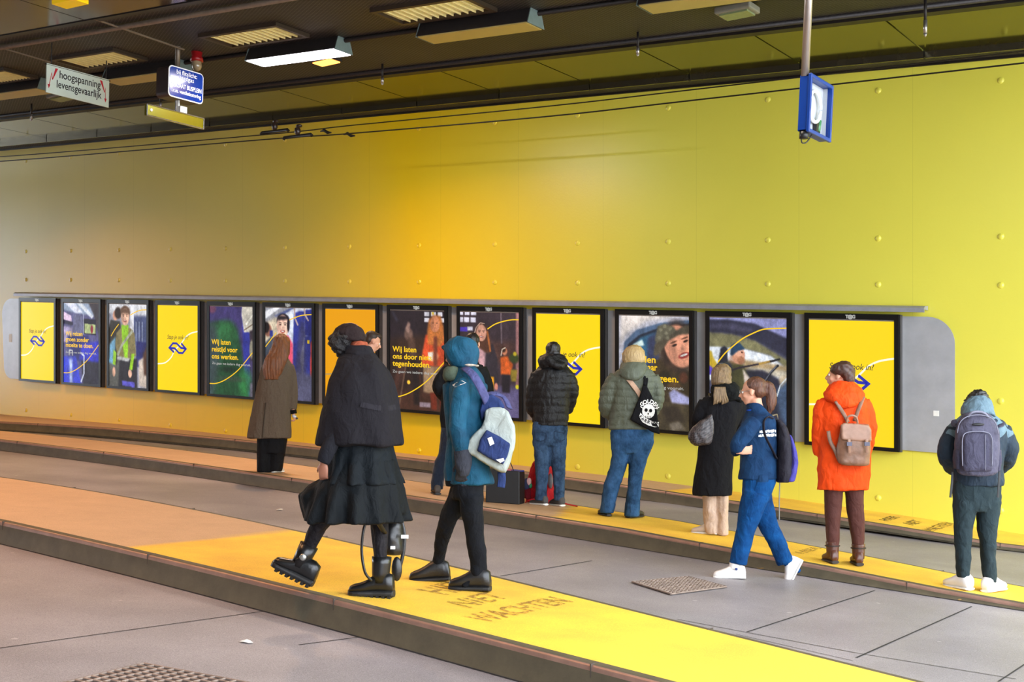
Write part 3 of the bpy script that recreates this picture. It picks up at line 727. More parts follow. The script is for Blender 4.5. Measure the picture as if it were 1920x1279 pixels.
# 5: green jumper back
c = Canvas((66, 58, 96))
c.poly([(0, 0), (.75, 0), (.78, .45), (0, .45)], (62, 54, 104), 5); c.poly([(.74, 0), (1, 0), (1, .5), (.78, .5)], (58, 60, 160), 2); c.poly([(.75, .0), (1, 0), (1, .3), (.8, .3), (.74, .1)], (205, 198, 184), 1.2); c.line([(.85, .2), (1, .1)], .03, (245, 240, 225)); c.line([(.8, .27), (1, .2)], .02, (130, 110, 90))
c.poly([(.78, .3), (.92, .29), (.93, 1), (.78, .95)], (50, 56, 150), 1.2); c.poly([(.92, .28), (1, .26), (1, .6), (.95, .6)], (60, 50, 60), 1.5); c.ell(.97, .48, .05, .1, (140, 135, 118), .4)
c.poly([(0, .2), (.25, .17), (.5, .18), (.63, .26), (.72, .42), (.8, .7), (.9, 1), (0, 1)], (32, 76, 48), 3.5); c.poly([(0, .18), (.2, .25), (.25, .6), (.1, 1), (0, 1)], (66, 74, 84), 7, .8); c.ell(.4, .3, .22, .12, (48, 108, 62), .9, .8); c.ell(.84, .86, .14, .16, (52, 132, 70), .8, .8)
c.ell(.45, .72, .22, .03, (28, 50, 38), .9, .8); c.ell(.5, .82, .3, .03, (66, 70, 62), .9, .6); c.ell(.06, .04, .09, .05, (120, 70, 90), .6, .8); c.poly([(.93, .85), (1, .85), (1, 1), (.93, 1)], (110, 105, 120), 2)
T = display(4, c, 'poster showing the back of a dark green jumper on a train seat'); swoosh(T, CU_L)
slogan(T, [('Wij laten', .05), ('reistijd voor', .05), ('ons werken.', .05)], .438, .081, ('Zo gaan we iedere dag vooruit.', .06, .89), size=.135, sv=.664, widths=[.44, .60, .62])
# 6: smiling woman beside blue seats
c = Canvas((196, 198, 210))
c.poly([(0, 0), (.6, 0), (.35, .12), (0, .2)], (150, 150, 158), 2); c.poly([(0, .05), (.25, 0), (.35, 0), (0, .14)], (235, 235, 240), 1.2); c.poly([(.2, .1), (.6, 0), (.66, 0), (.25, .14)], (80, 90, 140), 1.2); c.poly([(0, .18), (.3, .1), (.3, .4), (0, .4)], (205, 190, 165), 3)
c.poly([(.35, .12), (.62, .03), (.62, .5), (.42, .5)], (225, 230, 245), 2)
c.poly([(.62, .07), (.75, .04), (.86, .05), (.84, .3), (.75, .55), (.85, 1), (.56, 1), (.6, .35)], (44, 52, 135), 1.5); c.poly([(.86, .03), (1, .02), (1, .32), (.84, .3)], (38, 44, 120), 1.2); c.poly([(.84, .31), (1, .3), (1, 1), (.8, 1)], (42, 50, 130), 1.2)
c.poly([(.72, .3), (.80, .08), (.86, .3), (.88, 1), (.58, 1)], (58, 56, 82), 4, .8); c.line([(.63, .0), (.64, .12), (.7, .19)], .03, (170, 150, 150)); c.line([(.84, 0), (.85, .08), (.92, .14)], .03, (180, 160, 160)); c.poly([(.9, .35), (.95, .35), (.95, .39), (.9, .39)], (240, 200, 30), .5)
c.poly([(.97, .38), (1, .35), (1, .8), (.96, .75)], (190, 60, 50), 1); c.poly([(.5, .68), (1, .72), (1, 1), (.3, 1)], (84, 84, 112), 4)
c.poly([(0, .4), (.12, .33), (.3, .36), (.35, .6), (0, .6)], (70, 78, 92), 1.5); c.ell(.06, .26, .08, .07, (150, 100, 82), .3); c.ell(.02, .23, .07, .06, (30, 24, 26), .4); c.poly([(.1, .26), (.17, .26), (.17, .33), (.1, .33)], (40, 50, 130), 1)
c.poly([(.3, .36), (.38, .3), (.5, .31), (.6, .4), (.6, .7), (.3, .7)], (226, 84, 112), 1.5); c.ell(.39, .16, .14, .085, (30, 25, 34), .2); c.face(.38, .21, .175, (236, 190, 168), (30, 22, 24))
c.poly([(.27, .1), (.5, .1), (.5, .135), (.27, .15)], (30, 25, 34), 2); c.ell(.50, .2, .03, .07, (30, 25, 34), .5)
T = display(5, c, 'poster of a smiling woman in pink beside blue train seats'); swoosh(T, curve3([(0, .44), (.12, .36), (.24, .28)], 4)); swoosh(T, curve3([(.52, .14), (.65, .11), (.8, .085), (1, .075)], 4))
# 8: night street, orange jacket
c = Canvas((42, 28, 26))
c.poly([(0, 0), (1, 0), (1, .3), (0, .3)], (38, 30, 38), 6); c.poly([(.1, .3), (.7, .25), (.7, .5), (.1, .5)], (58, 38, 30), 6); c.poly([(0, .82), (1, .8), (1, 1), (0, 1)], (70, 42, 32), 5); c.poly([(.02, .02), (.06, .02), (.16, .12), (.12, .13)], (70, 70, 90), 2, .7)
for u, v in ((.64, .02), (.76, .02), (.88, .02), (.64, .08), (.92, .08)): c.poly([(u, v), (u+.085, v), (u+.085, v+.045), (u, v+.045)], (225, 222, 232), .7)
c.poly([(.77, .02), (.81, .02), (.81, .05), (.77, .05)], (225, 190, 60), .6)
c.ell(.35, .25, .08, .06, (110, 84, 74), .5, .9); c.poly([(.28, .2), (.34, .12), (.38, .14), (.36, .25)], (140, 110, 100), 1.5); c.poly([(.33, .28), (.45, .28), (.5, .45), (.36, .5)], (84, 60, 50), 2)
c.poly([(.13, .55), (.32, .5), (.25, .7), (.05, .9)], (70, 44, 38), 2.5); c.poly([(.4, .5), (.5, .5), (.56, .95), (.45, .95)], (30, 22, 24), 2); c.line([(.18, .95), (.3, .55)], .03, (96, 70, 56)); c.line([(.6, .95), (.55, .6)], .03, (60, 36, 28))
c.poly([(.66, .25), (.8, .22), (1, .26), (1, .56), (.6, .56), (.58, .5)], (206, 76, 40), 1.4); c.poly([(.62, .56), (.98, .56), (.94, .83), (.62, .82)], (150, 120, 92), 1.5); c.poly([(.74, .82), (.86, .82), (.86, .99), (.77, .99)], (110, 40, 24), 1.2); c.poly([(.9, .8), (.97, .8), (.97, .98), (.92, .98)], (90, 34, 22), 1.2)
c.poly([(.72, .1), (.8, .05), (.93, .06), (.98, .16), (1, .3), (.92, .36), (.7, .34), (.69, .2)], (190, 110, 52), 1.8); c.face(.83, .14, .115, (205, 130, 92), (120, 70, 40), False); c.ell(.80, .46, .09, .05, (226, 160, 110), .5); c.poly([(.7, .42), (.8, .42), (.78, .5), (.72, .5)], (215, 205, 190), .8); c.poly([(.8, .26), (.87, .26), (.87, .56), (.8, .56)], (120, 60, 44), 1.8)
c.ell(.35, .73, .03, .02, (250, 190, 60), .6); c.poly([(.55, .92), (.75, .92), (.75, .97), (.55, .97)], (150, 130, 140), 1)
T = display(7, c, 'dark evening street poster with a long-haired person in an orange shirt'); swoosh(T, CU_L)
slogan(T, [('Wij laten', .05), ('ons door niets', .05), ('tegenhouden.', .05)], .425, .0725, ('Zo gaan we iedere dag vooruit.', .05, .93), size=.128, sv=.638, widths=[.44, .72, .70])
# 9: woman in leather jacket
c = Canvas((58, 46, 54))
c.poly([(.35, .3), (.95, .28), (.95, .5), (.35, .5)], (78, 52, 48), 5); c.poly([(.4, .72), (1, .72), (1, 1), (.3, 1)], (92, 84, 124), 5); c.poly([(.95, 0), (1, 0), (1, .7), (.95, .7)], (150, 104, 104), 1); c.line([(.7, .02), (.71, .3)], .025, (104, 88, 96))
for u, v in ((-.04, .0), (.08, .0), (.19, .0), (-.04, .065), (.07, .065), (.18, .065)): c.poly([(u, v), (u+.09, v), (u+.09, v+.045), (u, v+.045)], (232, 228, 245), .7)
c.poly([(0, .16), (.13, .16), (.13, .2), (0, .2)], (80, 60, 190), .6); c.poly([(.13, .155), (.22, .155), (.22, .19), (.13, .19)], (225, 222, 240), .7)
c.poly([(.28, .32), (.56, .31), (.64, .45), (.66, .7), (.58, .74), (.5, .64), (.3, .64)], (46, 40, 48), 1.2); c.poly([(.28, .35), (.44, .36), (.42, .6), (.33, .62)], (216, 166, 172), 2); c.poly([(.45, .62), (.58, .63), (.58, .8), (.5, .78)], (222, 150, 30), 1); c.ell(.62, .72, .03, .035, (205, 130, 110), .4)
c.poly([(.24, .25), (.3, .13), (.38, .11), (.48, .16), (.53, .3), (.52, .4), (.44, .4), (.3, .34)], (88, 54, 40), 1.6); c.line([(.47, .2), (.52, .38)], .03, (170, 96, 50)); c.face(.37, .21, .115, (222, 160, 136), (60, 36, 28)); c.line([(.24, .24), (.28, .16), (.35, .115), (.42, .12)], .01, (240, 200, 180))
c.poly([(.69, .44), (.8, .42), (.9, .5), (.86, .6), (.7, .6)], (208, 92, 34), 1.3); c.poly([(.71, .6), (.85, .6), (.85, .77), (.72, .77)], (30, 26, 34), 1.3); c.ell(.76, .38, .045, .035, (190, 120, 88), .4); c.ell(.74, .36, .04, .03, (60, 36, 26), .5); c.line([(.7, .42), (.72, .36), (.77, .345)], .012, (240, 220, 200))
c.ell(.92, .44, .08, .045, (58, 72, 34), .6); c.ell(.93, .4, .03, .02, (205, 180, 40), .6); c.ell(.97, .71, .03, .02, (215, 200, 40), .6); c.poly([(.86, .55), (.97, .55), (.95, .66), (.87, .66)], (140, 120, 40), 1.2); c.poly([(.6, .75), (.95, .85), (1, .8), (1, .95), (.6, .9)], (100, 92, 130), 3, .6)
T = display(8, c, 'poster of a woman with long curly hair and leather jacket, behind the teal hood'); swoosh(T, curve3([(.47, .17), (.6, .12), (.75, .09), (.88, .075), (1, .073)], 4))
# 11: man with hat in a car window
c = Canvas((96, 84, 74))
c.poly([(0, 0), (1, 0), (1, .1), (.5, .12), (.1, .3), (0, .5)], (176, 176, 190), 1.5); c.poly([(.02, .0), (.9, .0), (.4, .06), (.1, .18), (.02, .3)], (216, 206, 200), 3)
c.poly([(.05, .45), (.08, .25), (.25, .14), (.6, .07), (1, .04), (1, .12), (.6, .12), (.3, .19), (.14, .28), (.1, .5)], (78, 100, 130), 1); c.poly([(.1, .5), (.13, .27), (.3, .18), (.65, .1), (1, .07), (1, .1), (.65, .13), (.33, .21), (.17, .3), (.13, .5)], (34, 40, 54), .8)
c.poly([(.14, .5), (.17, .3), (.33, .2), (.55, .15), (.55, .6), (.14, .6)], (48, 96, 128), 1.5); c.poly([(.2, .27), (.34, .22), (.37, .27), (.25, .3)], (205, 225, 220), 1)
c.poly([(.42, .2), (.55, .15), (.6, .5), (.4, .5)], (52, 58, 86), 2.5); c.poly([(0, .5), (.5, .45), (1, .48), (1, 1), (0, 1)], (52, 42, 30), 2.5)
c.poly([(.5, .4), (.62, .38), (1, .6), (1, .8), (.55, .72)], (62, 50, 32), 2); c.ell(.8, .62, .1, .05, (96, 72, 40), .5, .8); c.ell(.66, .55, .08, .06, (44, 38, 26), .6); c.ell(.92, .54, .06, .05, (110, 60, 40), .5, .7)
c.poly([(.72, .68), (.78, .64), (1, .71), (1, .77), (.76, .77)], (166, 166, 210), 1.5); c.poly([(.5, .75), (1, .78), (1, 1), (.5, 1)], (76, 66, 46), 2); c.poly([(.6, .8), (.85, .78), (.95, .93), (.7, .95)], (50, 42, 32), 3); c.poly([(.72, .95), (.86, .92), (.95, .99), (.75, 1)], (120, 110, 96), 2)
c.ell(.83, .27, .24, .22, (60, 44, 36), .3); c.face(.86, .27, .27, (222, 152, 122), (90, 56, 40), True, -.35, .1)
c.poly([(.52, .22), (.56, .1), (.66, .075), (.78, .1), (.86, .16), (.7, .22), (.56, .3)], (92, 88, 72), 1.2); c.poly([(.5, .35), (.52, .26), (.68, .2), (.9, .1), (1, .08), (1, .16), (.86, .17), (.72, .22), (.6, .33), (.53, .37)], (82, 74, 60), 1.2)
for u, v in ((.6, .13), (.68, .16), (.74, .12), (.58, .2), (.66, .1), (.7, .2)): c.ell(u, v, .025, .015, (130, 126, 104), .8, .7)
T = display(10, c, 'poster of a laughing man in a camouflage sun hat leaning from a car')
for s, u, v, wd in (('W', .045, .405, .09), ('len', .375, .420, .155), ('aar', .415, .487, .14), ('geen.', .575, .580, .275)):
    T[1]('slogan', s, u, v, .135, M_YTX, .022, wide=wd)
T[1]('slogan', 'ag vooruit.', .615, .645, .066, M_HDR, .012, wide=.31)
# 12: driver in a car
c = Canvas((70, 70, 92))
c.poly([(0, 0), (1, 0), (1, .2), (.6, .06), (.2, .03), (0, .03)], (150, 152, 205), 1.5); c.poly([(0, .03), (.25, .03), (.6, .06), (1, .17), (1, .32), (.75, .24), (.45, .17), (.2, .14), (0, .14)], (46, 46, 66), 1.5); c.poly([(0, .07), (.3, .06), (.6, .11), (.5, .13), (.2, .1), (0, .11)], (70, 68, 92), 2)
c.poly([(0, .14), (.3, .15), (.6, .2), (1, .35), (1, .42), (.8, .32), (.45, .27), (0, .27)], (122, 118, 84), 1.5); c.poly([(0, .26), (.45, .27), (.8, .32), (1, .42), (1, .55), (0, .55)], (228, 235, 245), 1.2); c.poly([(.45, .36), (1, .4), (1, .48), (.45, .45)], (176, 150, 110), 2); c.poly([(.5, .42), (1, .44), (1, .5), (.5, .48)], (206, 196, 176), 2)
c.poly([(.11, .42), (.15, .27), (.2, .25), (.24, .27), (.25, .42)], (34, 36, 48), 1); c.poly([(.45, .45), (.7, .44), (1, .54), (1, 1), (.3, 1), (.35, .55)], (40, 40, 56), 1.8); c.poly([(.9, .5), (1, .47), (1, .56), (.93, .6)], (210, 190, 160), 1.5)
c.line([(.71, .55), (.8, .46), (.87, .41), (.89, .4)], .03, (20, 22, 32)); c.line([(.71, .545), (.8, .455), (.87, .405)], .008, (130, 134, 150)); c.poly([(.88, .6), (1, .52), (1, .9), (.9, .8)], (70, 90, 120), 2.5); c.line([(.88, .65), (.92, .56), (1, .5)], .012, (220, 230, 240)); c.line([(.82, .7), (.87, .63)], .012, (230, 235, 240)); c.line([(.8, .82), (.88, .8), (.9, .86)], .01, (220, 200, 150)); c.ell(.62, .7, .12, .08, (36, 36, 54), .6); c.ell(.86, .9, .1, .07, (60, 62, 86), .6)
c.poly([(0, .3), (.03, .3), (.05, .35), (.1, .4), (.12, .46), (0, .48)], (190, 160, 40), 1.2); c.poly([(0, .42), (.06, .45), (.05, .5), (0, .5)], (90, 70, 190), 1); c.poly([(.13, .42), (.28, .37), (.45, .4), (.55, .56), (.5, .64), (.2, .62)], (78, 76, 44), 1.4); c.poly([(.15, .42), (.28, .38), (.32, .46), (.2, .5)], (46, 50, 66), 2)
c.poly([(.44, .44), (.52, .5), (.55, .56), (.47, .58)], (216, 200, 190), 1.2); c.ell(.385, .325, .085, .075, (216, 160, 134), .2); c.ell(.42, .37, .05, .035, (150, 96, 66), .5, .8); c.ell(.33, .36, .07, .04, (190, 130, 100), .7, .6); c.poly([(.275, .32), (.29, .25), (.34, .22), (.41, .225), (.46, .26), (.46, .275), (.38, .29), (.3, .335)], (32, 58, 84), .9)
c.ell(.45, .31, .015, .012, (200, 140, 116), .6); c.ell(.43, .30, .014, .007, (60, 30, 24), .5)
c.line([(.2, .475), (.4, .43), (.6, .40), (.85, .36)], .022, (52, 44, 52)); c.line([(.66, .39), (.8, .365)], .028, (170, 136, 70)); c.line([(.8, .365), (.91, .345)], .022, (30, 30, 36))
T = display(11, c, 'poster of a bearded driver with blue knit cap inside a car'); swoosh(T, curve3([(.11, .39), (.2, .315), (.29, .26), (.43, .185), (.57, .135), (.7, .1), (.85, .09), (1, .085)], 5))

# ------------------------------------------------------------------ overhead
M_TUBE = emis('lit_tube', (250, 246, 255), 9.0)
M_UNLIT = mat('unlit_diffuser', (176, 158, 96), rough=.4, var=.08, vscale=3, bump=.1)
M_HOUS = mat('grey_lamp_housing', (112, 128, 126), rough=.5, metal=.2, var=.1)
M_DHOUS = mat('dark_lamp_housing', (44, 40, 40), rough=.5, metal=.2, var=.1)
def strip_lamp(px, py, Lm, lit, label):
    p = onh(px, py, 5.80); O = Vector(p); r = empty('strip_light', O, label, 'lamp', 'long strip lights hanging in a row')
    w = .36; d = .20
    sl = -G
    def q(x, y, z): return (x, y, z+sl*x)
    mb = MB()
    mb.hexa([q(0, 0, 0), q(Lm, 0, 0), q(Lm, w, 0), q(0, w, 0), q(0, .09, d), q(Lm, .09, d), q(Lm, w-.09, d), q(0, w-.09, d)])
    mb.V = [v for v in mb.V]; mb.build('housing', M_DHOUS, r, bevel=.006)
    for X in (-.012, Lm):
        cp = MB(); cp.hexa([q(X, 0, -.01), q(X+.012, 0, -.01), q(X+.012, w, -.01), q(X, w, -.01), q(X, .08, d+.01), q(X+.012, .08, d+.01), q(X+.012, w-.08, d+.01), q(X, w-.08, d+.01)]); cp.build('end_cap', M_HOUS, r)
    df = MB(); df.hexa([q(.02, .015, -.014), q(Lm-.02, .015, -.014), q(Lm-.02, w-.015, -.014), q(.02, w-.015, -.014), q(.02, .015, 0), q(Lm-.02, .015, 0), q(Lm-.02, w-.015, 0), q(.02, w-.015, 0)])
    df.build('diffuser', M_TUBE if lit else M_UNLIT, r)
    hb = MB(); hb.tube([q(.3, w/2, d), q(.3, w/2, HC-5.80+.0)], .012, 8); hb.tube([q(Lm-.3, w/2, d), q(Lm-.3, w/2, HC-5.80)], .012, 8); hb.build('hanger', M_LIP, r)
    if lit:
        l = area('strip_light_glow', tuple(O+Vector((Lm/2, w/2, -.03-G*Lm/2))), Lm-.1, w-.05, 110, (1, .97, 1)); l.rotation_euler = (0, math.atan(G), 0)
strip_lamp(459, 113, 1.68, True, 'switched-on white strip light glowing near the orange lamp')
strip_lamp(780, 68, 1.68, False, 'unlit strip light right of the glowing one, with grey end cap')
strip_lamp(1194, 9, 1.68, False, 'unlit strip light at the top edge right of centre')
strip_lamp(190, 150, 1.68, False, 'unlit strip light partly behind the blue sign')
strip_lamp(-45, 180, 1.68, False, 'unlit strip light cut off at the left edge behind the white sign')
def troffer(px, py, Lm, label):
    p = onh(px, py, HC-.03); O = Vector(p); r = empty('recessed_light', O, label, 'lamp', 'recessed louvre lights in the mesh ceiling')
    q = lambda x, y, z: (x, y, z-G*x)
    mb = MB(); w = .50
    for a, b in (((-.06, -.06), (Lm+.06, 0)), ((-.06, w), (Lm+.06, w+.06)), ((-.06, 0), (0, w)), ((Lm, 0), (Lm+.06, w))):
        mb.hexa([q(a[0], a[1], -.02), q(b[0], a[1], -.02), q(b[0], b[1], -.02), q(a[0], b[1], -.02), q(a[0], a[1], .03), q(b[0], a[1], .03), q(b[0], b[1], .03), q(a[0], b[1], .03)])
    mb.build('trim_frame', mat('brown_frame', (62, 50, 38), rough=.5, metal=.3, var=.1), r)
    lv = MB(); lv.add([q(0, 0, .02), q(Lm, 0, .02), q(Lm, w, .02), q(0, w, .02)], [(0, 1, 2, 3)])
    lv.build('reflector', mat('cream_reflector', (250, 242, 190), rough=.35, var=.1, vscale=6), r)
    sl = MB()
    for k in range(1, 12): x = Lm*k/12; sl.hexa([q(x, 0, -.012), q(x+.012, 0, -.012), q(x+.012, w, -.012), q(x, w, -.012), q(x, 0, .02), q(x+.012, 0, .02), q(x+.012, w, .02), q(x, w, .02)])
    sl.build('louvre', mat('louvre_blade', (225, 212, 150), rough=.4, var=.1), r)
troffer(383, 69, 1.35, 'recessed louvre light above the glowing strip light')
troffer(706, 22, 1.35, 'recessed louvre light at the top edge near the middle')
troffer(104, 112, 1.35, 'recessed louvre light above the white warning sign')
troffer(-60, 142, 1.0, 'recessed louvre light at the far left edge')
r = empty('flood_lamp', (-21.5, 12.6, 5.84+G*21.5), 'orange flood lamp far left above the middle platform', 'lamp', 'orange flood lamps')
b = MB(); b.box((-.42, -.17, -.02), (.42, .17, .10), 0, True); b.build('housing', M_DHOUS, r)
# housings of the added warm and neutral lamps, all out of view
M_FILL_GLASS = emis('warm_fill_glass', (255, 150, 60), 6.0)
for k, (x, y) in enumerate(WARM_FILL):
    O = Vector((x, y, 5.80-G*x)); r = empty('flood_lamp', O, 'added unseen orange lamp on the ceiling, '+('second', 'third', 'fourth', 'first')[k]+' in the row counted from the far left', 'lamp', 'orange flood lamps')
    b = MB(); b.box((-.62, -.19, -.04), (.62, .19, .10), 0, True); b.build('housing', M_DHOUS, r, bevel=.02)
for k, (x, y) in enumerate(NEUTRAL_FILL[:3]):
    O = Vector((x, y, 5.72-G*x)); r = empty('flood_lamp', O, ('middle', 'left', 'right')[k]+' added white fill lamp on the ceiling over the lanes', 'lamp', 'added white fill lamps')
    b = MB(); b.box((-.8, -.12, .0), (.8, .12, .16), 0, True); b.build('housing', M_DHOUS, r, bevel=.02)
# small glowing orange lamp
p = onh(586, 119, 5.86); r = empty('signal_lamp', p, 'small glowing orange lamp below the lit strip light', 'lamp')
b = MB(); b.box((-.02, -.02, .012), (.36, .22, .06)); b.build('housing', M_DHOUS, r)
b = MB(); b.box((0, 0, 0), (.34, .20, .014)); b.build('lens', emis('orange_lens', (255, 140, 60), 7.0), r)
b = MB(); b.tube([(.2, .12, .06), (.2, .12, HC-5.86-.02)], .012, 8); b.build('hanger', M_LIP, r)
a_ = area('signal_lamp_glow', (p[0]+.2, p[1]+.12, p[2]-.03), .3, .2, 170, (1, .52, .18), spread=2.6)
area('far_sodium_glow', (-21.5, 12.6, 5.80+G*21.5), .8, .3, 230, (1, .50, .14), spread=2.5)
def square_lamp(px, py, h, label):
    p = onh(px, py, h); r = empty('emergency_lamp', p, label, 'lamp')
    b = MB(); b.box((0, 0, .02), (.44, .3, .10)); b.build('housing', mat('grey_plastic', (120, 118, 104), rough=.5, var=.1), r, bevel=.02)
    b = MB(); b.box((.05, .04, 0), (.39, .26, .022)); b.build('lens', mat('milky_lens', (120, 132, 96), rough=.25, var=.1), r)
    b = MB(); b.tube([(.2, .15, .1), (.2, .15, HC-h)], .012, 8); b.build('hanger', M_LIP, r)
square_lamp(1338, 30, 5.82, 'small square emergency lamp under the mesh ceiling near the top edge')
square_lamp(86, 187, 5.80, 'small square lamp just below the white warning sign')
# rails and pipes along the ceiling
def run(name, h, y, rad, m, label, x0=-46, x1=1.2, cat='pipe'):
    b = MB(); b.tube([(x0, y, h-G*x0), (x1, y, h-G*x1)], rad, 10); return setp(b.build(name, m, smooth=True), label, cat)
M_PIPE = mat('grey_pipe', (120, 106, 92), rough=.5, metal=.4, var=.15)
run('pipe', HC-.05, 10.85, .035, M_PIPE, 'thin grey pipe along the ceiling at the upper left')
run('mounting_rail', HC-.03, 12.62, .03, M_LIP, 'dark rail the strip lights hang from', cat='rail')
run('mounting_rail', HC-.02, 14.16, .032, mat('mesh_edge_roll', (46, 42, 42), rough=.5, metal=.4, var=.3, vscale=30), 'rolled edge of the mesh ceiling beside the glossy cassettes', cat='rail')
# cross cable from upper left to the blue sign
p, q = onh(176, 35, HC-.05), onh(345, 93, HC-.05); b = MB(); b.tube([tuple(p), tuple(q)], .015, 8); setp(b.build('cable', M_PIPE), 'grey cable under the ceiling leading to the blue sign', 'cable')
p, q = onh(10, 92, HC-.05), onh(96, 117, HC-.05); b = MB(); b.tube([tuple(p), tuple(q)], .012, 8); setp(b.build('cable', M_PIPE), 'thin cable under the ceiling leading to the white warning sign', 'cable')
# hanging pins
for px, py, lab in ((59, 200, 'short ceiling pin below the white warning sign'), (301, 176, 'short ceiling pin beside the blue sign'), (717, 127, 'short ceiling pin right of the orange lamp'), (1196, 68, 'short ceiling pin above the wall left of the blue lamp box'), (1735, 0, 'short ceiling pin right of the blue lamp box')):
    h = 5.93; p = onh(px, py, h); b = MB(); Lp = .25 if px != 1735 else .40
    b.tube([(0, 0, HC-h-.0), (0, 0, -Lp*.55)], .017, 8, 0); b.tube([(0, 0, -Lp*.55), (0, 0, -Lp*.9)], .022, 8, 1); b.tube([(0, 0, -Lp*.9), (0, 0, -Lp)], [.022, .008], 8, 1)
    o = b.build('hanging_pin', [M_LIP, mat('bright_steel', (170, 165, 160), rough=.3, metal=.8)], smooth=True); o.location = tuple(p); setp(o, lab, 'pin', 'hanging pins')
# span wires in front of the wall
def wire(P, Y, rad, label):
    pts = curve3([ony(x, y, Y) for x, y in P], 5); b = MB(); b.tube([tuple(v) for v in pts], rad, 6); return setp(b.build('span_wire', M_LIP), label, 'wire', 'long wires stretched along the wall')
WY = 15.2
wire([(-200, 301), (0, 294), (491, 253), (660, 235), (1020, 200), (1300, 168), (2100, 75)], WY, .009, 'upper of the two dark wires stretched along the wall')
wire([(-200, 309), (0, 302.5), (491, 262), (655, 250.5), (1020, 219), (1300, 188), (1920, 118), (2100, 96)], WY-.15, .010, 'lower of the two dark wires stretched along the wall')
for (px, py), Y, lab in (((515, 246), WY, 'left dark bracket clamped on the upper wire'), ((558, 255), WY-.15, 'right dark bracket clamped on the lower wire')):
    p = ony(px, py, Y); r = empty('wire_clamp', p, lab, 'bracket')
    b = MB(); b.tube([(-.32, 0, -.015), (-.3, 0, .01), (.3, 0, -.015), (.32, 0, -.04)], .028, 8); b.build('bar', M_LIP, r, True)
    b = MB(); b.tube([(0, 0, 0), (0, 0, .06), (0, 0, .12), (.02, 0, .14)], [.02, .05, .05, .02], 10); b.ell((.03, 0, .16), (.06, .05, .03), 10); b.build('insulator', mat('brown_insulator', (50, 38, 34), rough=.3), r, True)
for px, py in ((611, 247), (655, 253)):
    p = ony(px, py, WY-.08); b = MB(); b.tube([(-.12, 0, .02), (-.04, 0, .03), (.04, 0, -.02), (.12, 0, -.03)], [.008, .025, .025, .008], 8); o = b.build('wire_clip', M_LIP, smooth=True); o.location = tuple(p)
    setp(o, 'small turnbuckle clip on the wires, '+('nearer the brackets' if px == 611 else 'at the wire end'), 'clip')

# signs hanging across the lanes (faces look along the lanes)
TILT = math.radians(2.2)
def rounded(w, h, r, n=5):
    out = []
    for cx, cy, a0 in ((w-r, h-r, 0), (r, h-r, 90), (r, r, 180), (w-r, r, 270)):
        for k in range(n+1): a = math.radians(a0+90*k/n); out.append((cx+r*math.cos(a), cy+r*math.sin(a)))
    return out
def slab(name, pts, t, m, parent, off=0.0):
    """outline in (y,z), thickness along x, face towards +x"""
    n = len(pts); V = [(off-t, a, b) for a, b in pts]+[(off, a, b) for a, b in pts]
    return mobj(name, V, [tuple(range(n))[::-1], tuple(range(n, 2*n))]+[(i, (i+1) % n, n+(i+1) % n, n+i) for i in range(n)], m, parent)
def ytext(name, s, y, z, size, m, parent, off, bold=.01, wide=None, align='LEFT'):
    V2, Fc = text2d(s, 1, bold, 0, align); mw = max(a for a, b in V2)-min(a for a, b in V2); kx = wide/mw if wide else size
    return mobj(name, [(off, y+a*kx, z+b*size) for a, b in V2], Fc, m, parent)
# high voltage sign
X1 = -15.7; tl = onx(88, 118, X1); bl_ = onx(86, 172, X1); tr = onx(205, 150, X1)
Wd = tr[1]-tl[1]; Hd = tl[2]-bl_[2]; r = empty('warning_sign', tl, 'white high voltage warning sign with red lightning arrows at upper left', 'sign', rot=(0, TILT, 0))
M_SW = mat('sign_white', (205, 218, 206), rough=.16, var=.04, vscale=4, bump=.0, spec=.7); M_BLK = mat('sign_black_letter', (40, 42, 44), rough=.5, var=0, bump=0); M_RED = mat('sign_red', (190, 28, 44), rough=.4, var=0, bump=0)
slab('plate', [(0, -Hd), (Wd, -Hd), (Wd, 0), (0, 0)], .02, M_SW, r)
ytext('lettering', 'hoogspanning', Wd*.19, -Hd*.40, .155, M_BLK, r, .004, .012, Wd*.66); ytext('lettering', 'levensgevaarlijk', Wd*.15, -Hd*.75, .155, M_BLK, r, .004, .012, Wd*.72)
for y0, s in ((.03, 1), (.97, -1)):
    P_ = [(.12*s, -.10), (.06*s, -.52), (.045*s, -.30), (.005*s, -.78)] if s > 0 else [(-.11, -.10), (-.045, -.50), (-.035, -.34), (-.03, -.78)]
    P_ = [((y0+a)*Wd, b*Hd) for a, b in P_]
    b = MB()
    n1 = [(P_[0][0]-.022, P_[0][1]), (P_[0][0]+.022, P_[0][1]-.004), (P_[1][0]+.004, P_[1][1]), (P_[1][0]-.004, P_[1][1])]
    b.add([(.004, a, c) for a, c in n1], [(3, 2, 1, 0)])
    V2, Fc = strip2d(P_[1:], .011); b.add([(.004, a, c) for a, c in V2], Fc)
    e = P_[3]; b.add([(.004, e[0]-.022, e[1]+.03), (.004, e[0]+.022, e[1]+.03), (.004, e[0], e[1]-.03)], [(0, 2, 1)])
    b.build('lightning_arrow', M_RED, r)
b = MB(); b.tube([(-.01, .08, 0), (-.01, .08, .35)], .008, 6); b.tube([(-.01, Wd-.05, 0), (-.01, Wd-.05, .35)], .008, 6); b.tube([(-.01, -.02, -.015), (-.01, Wd+.02, -.015)], .012, 6); b.build('hanger', M_LIP, r)
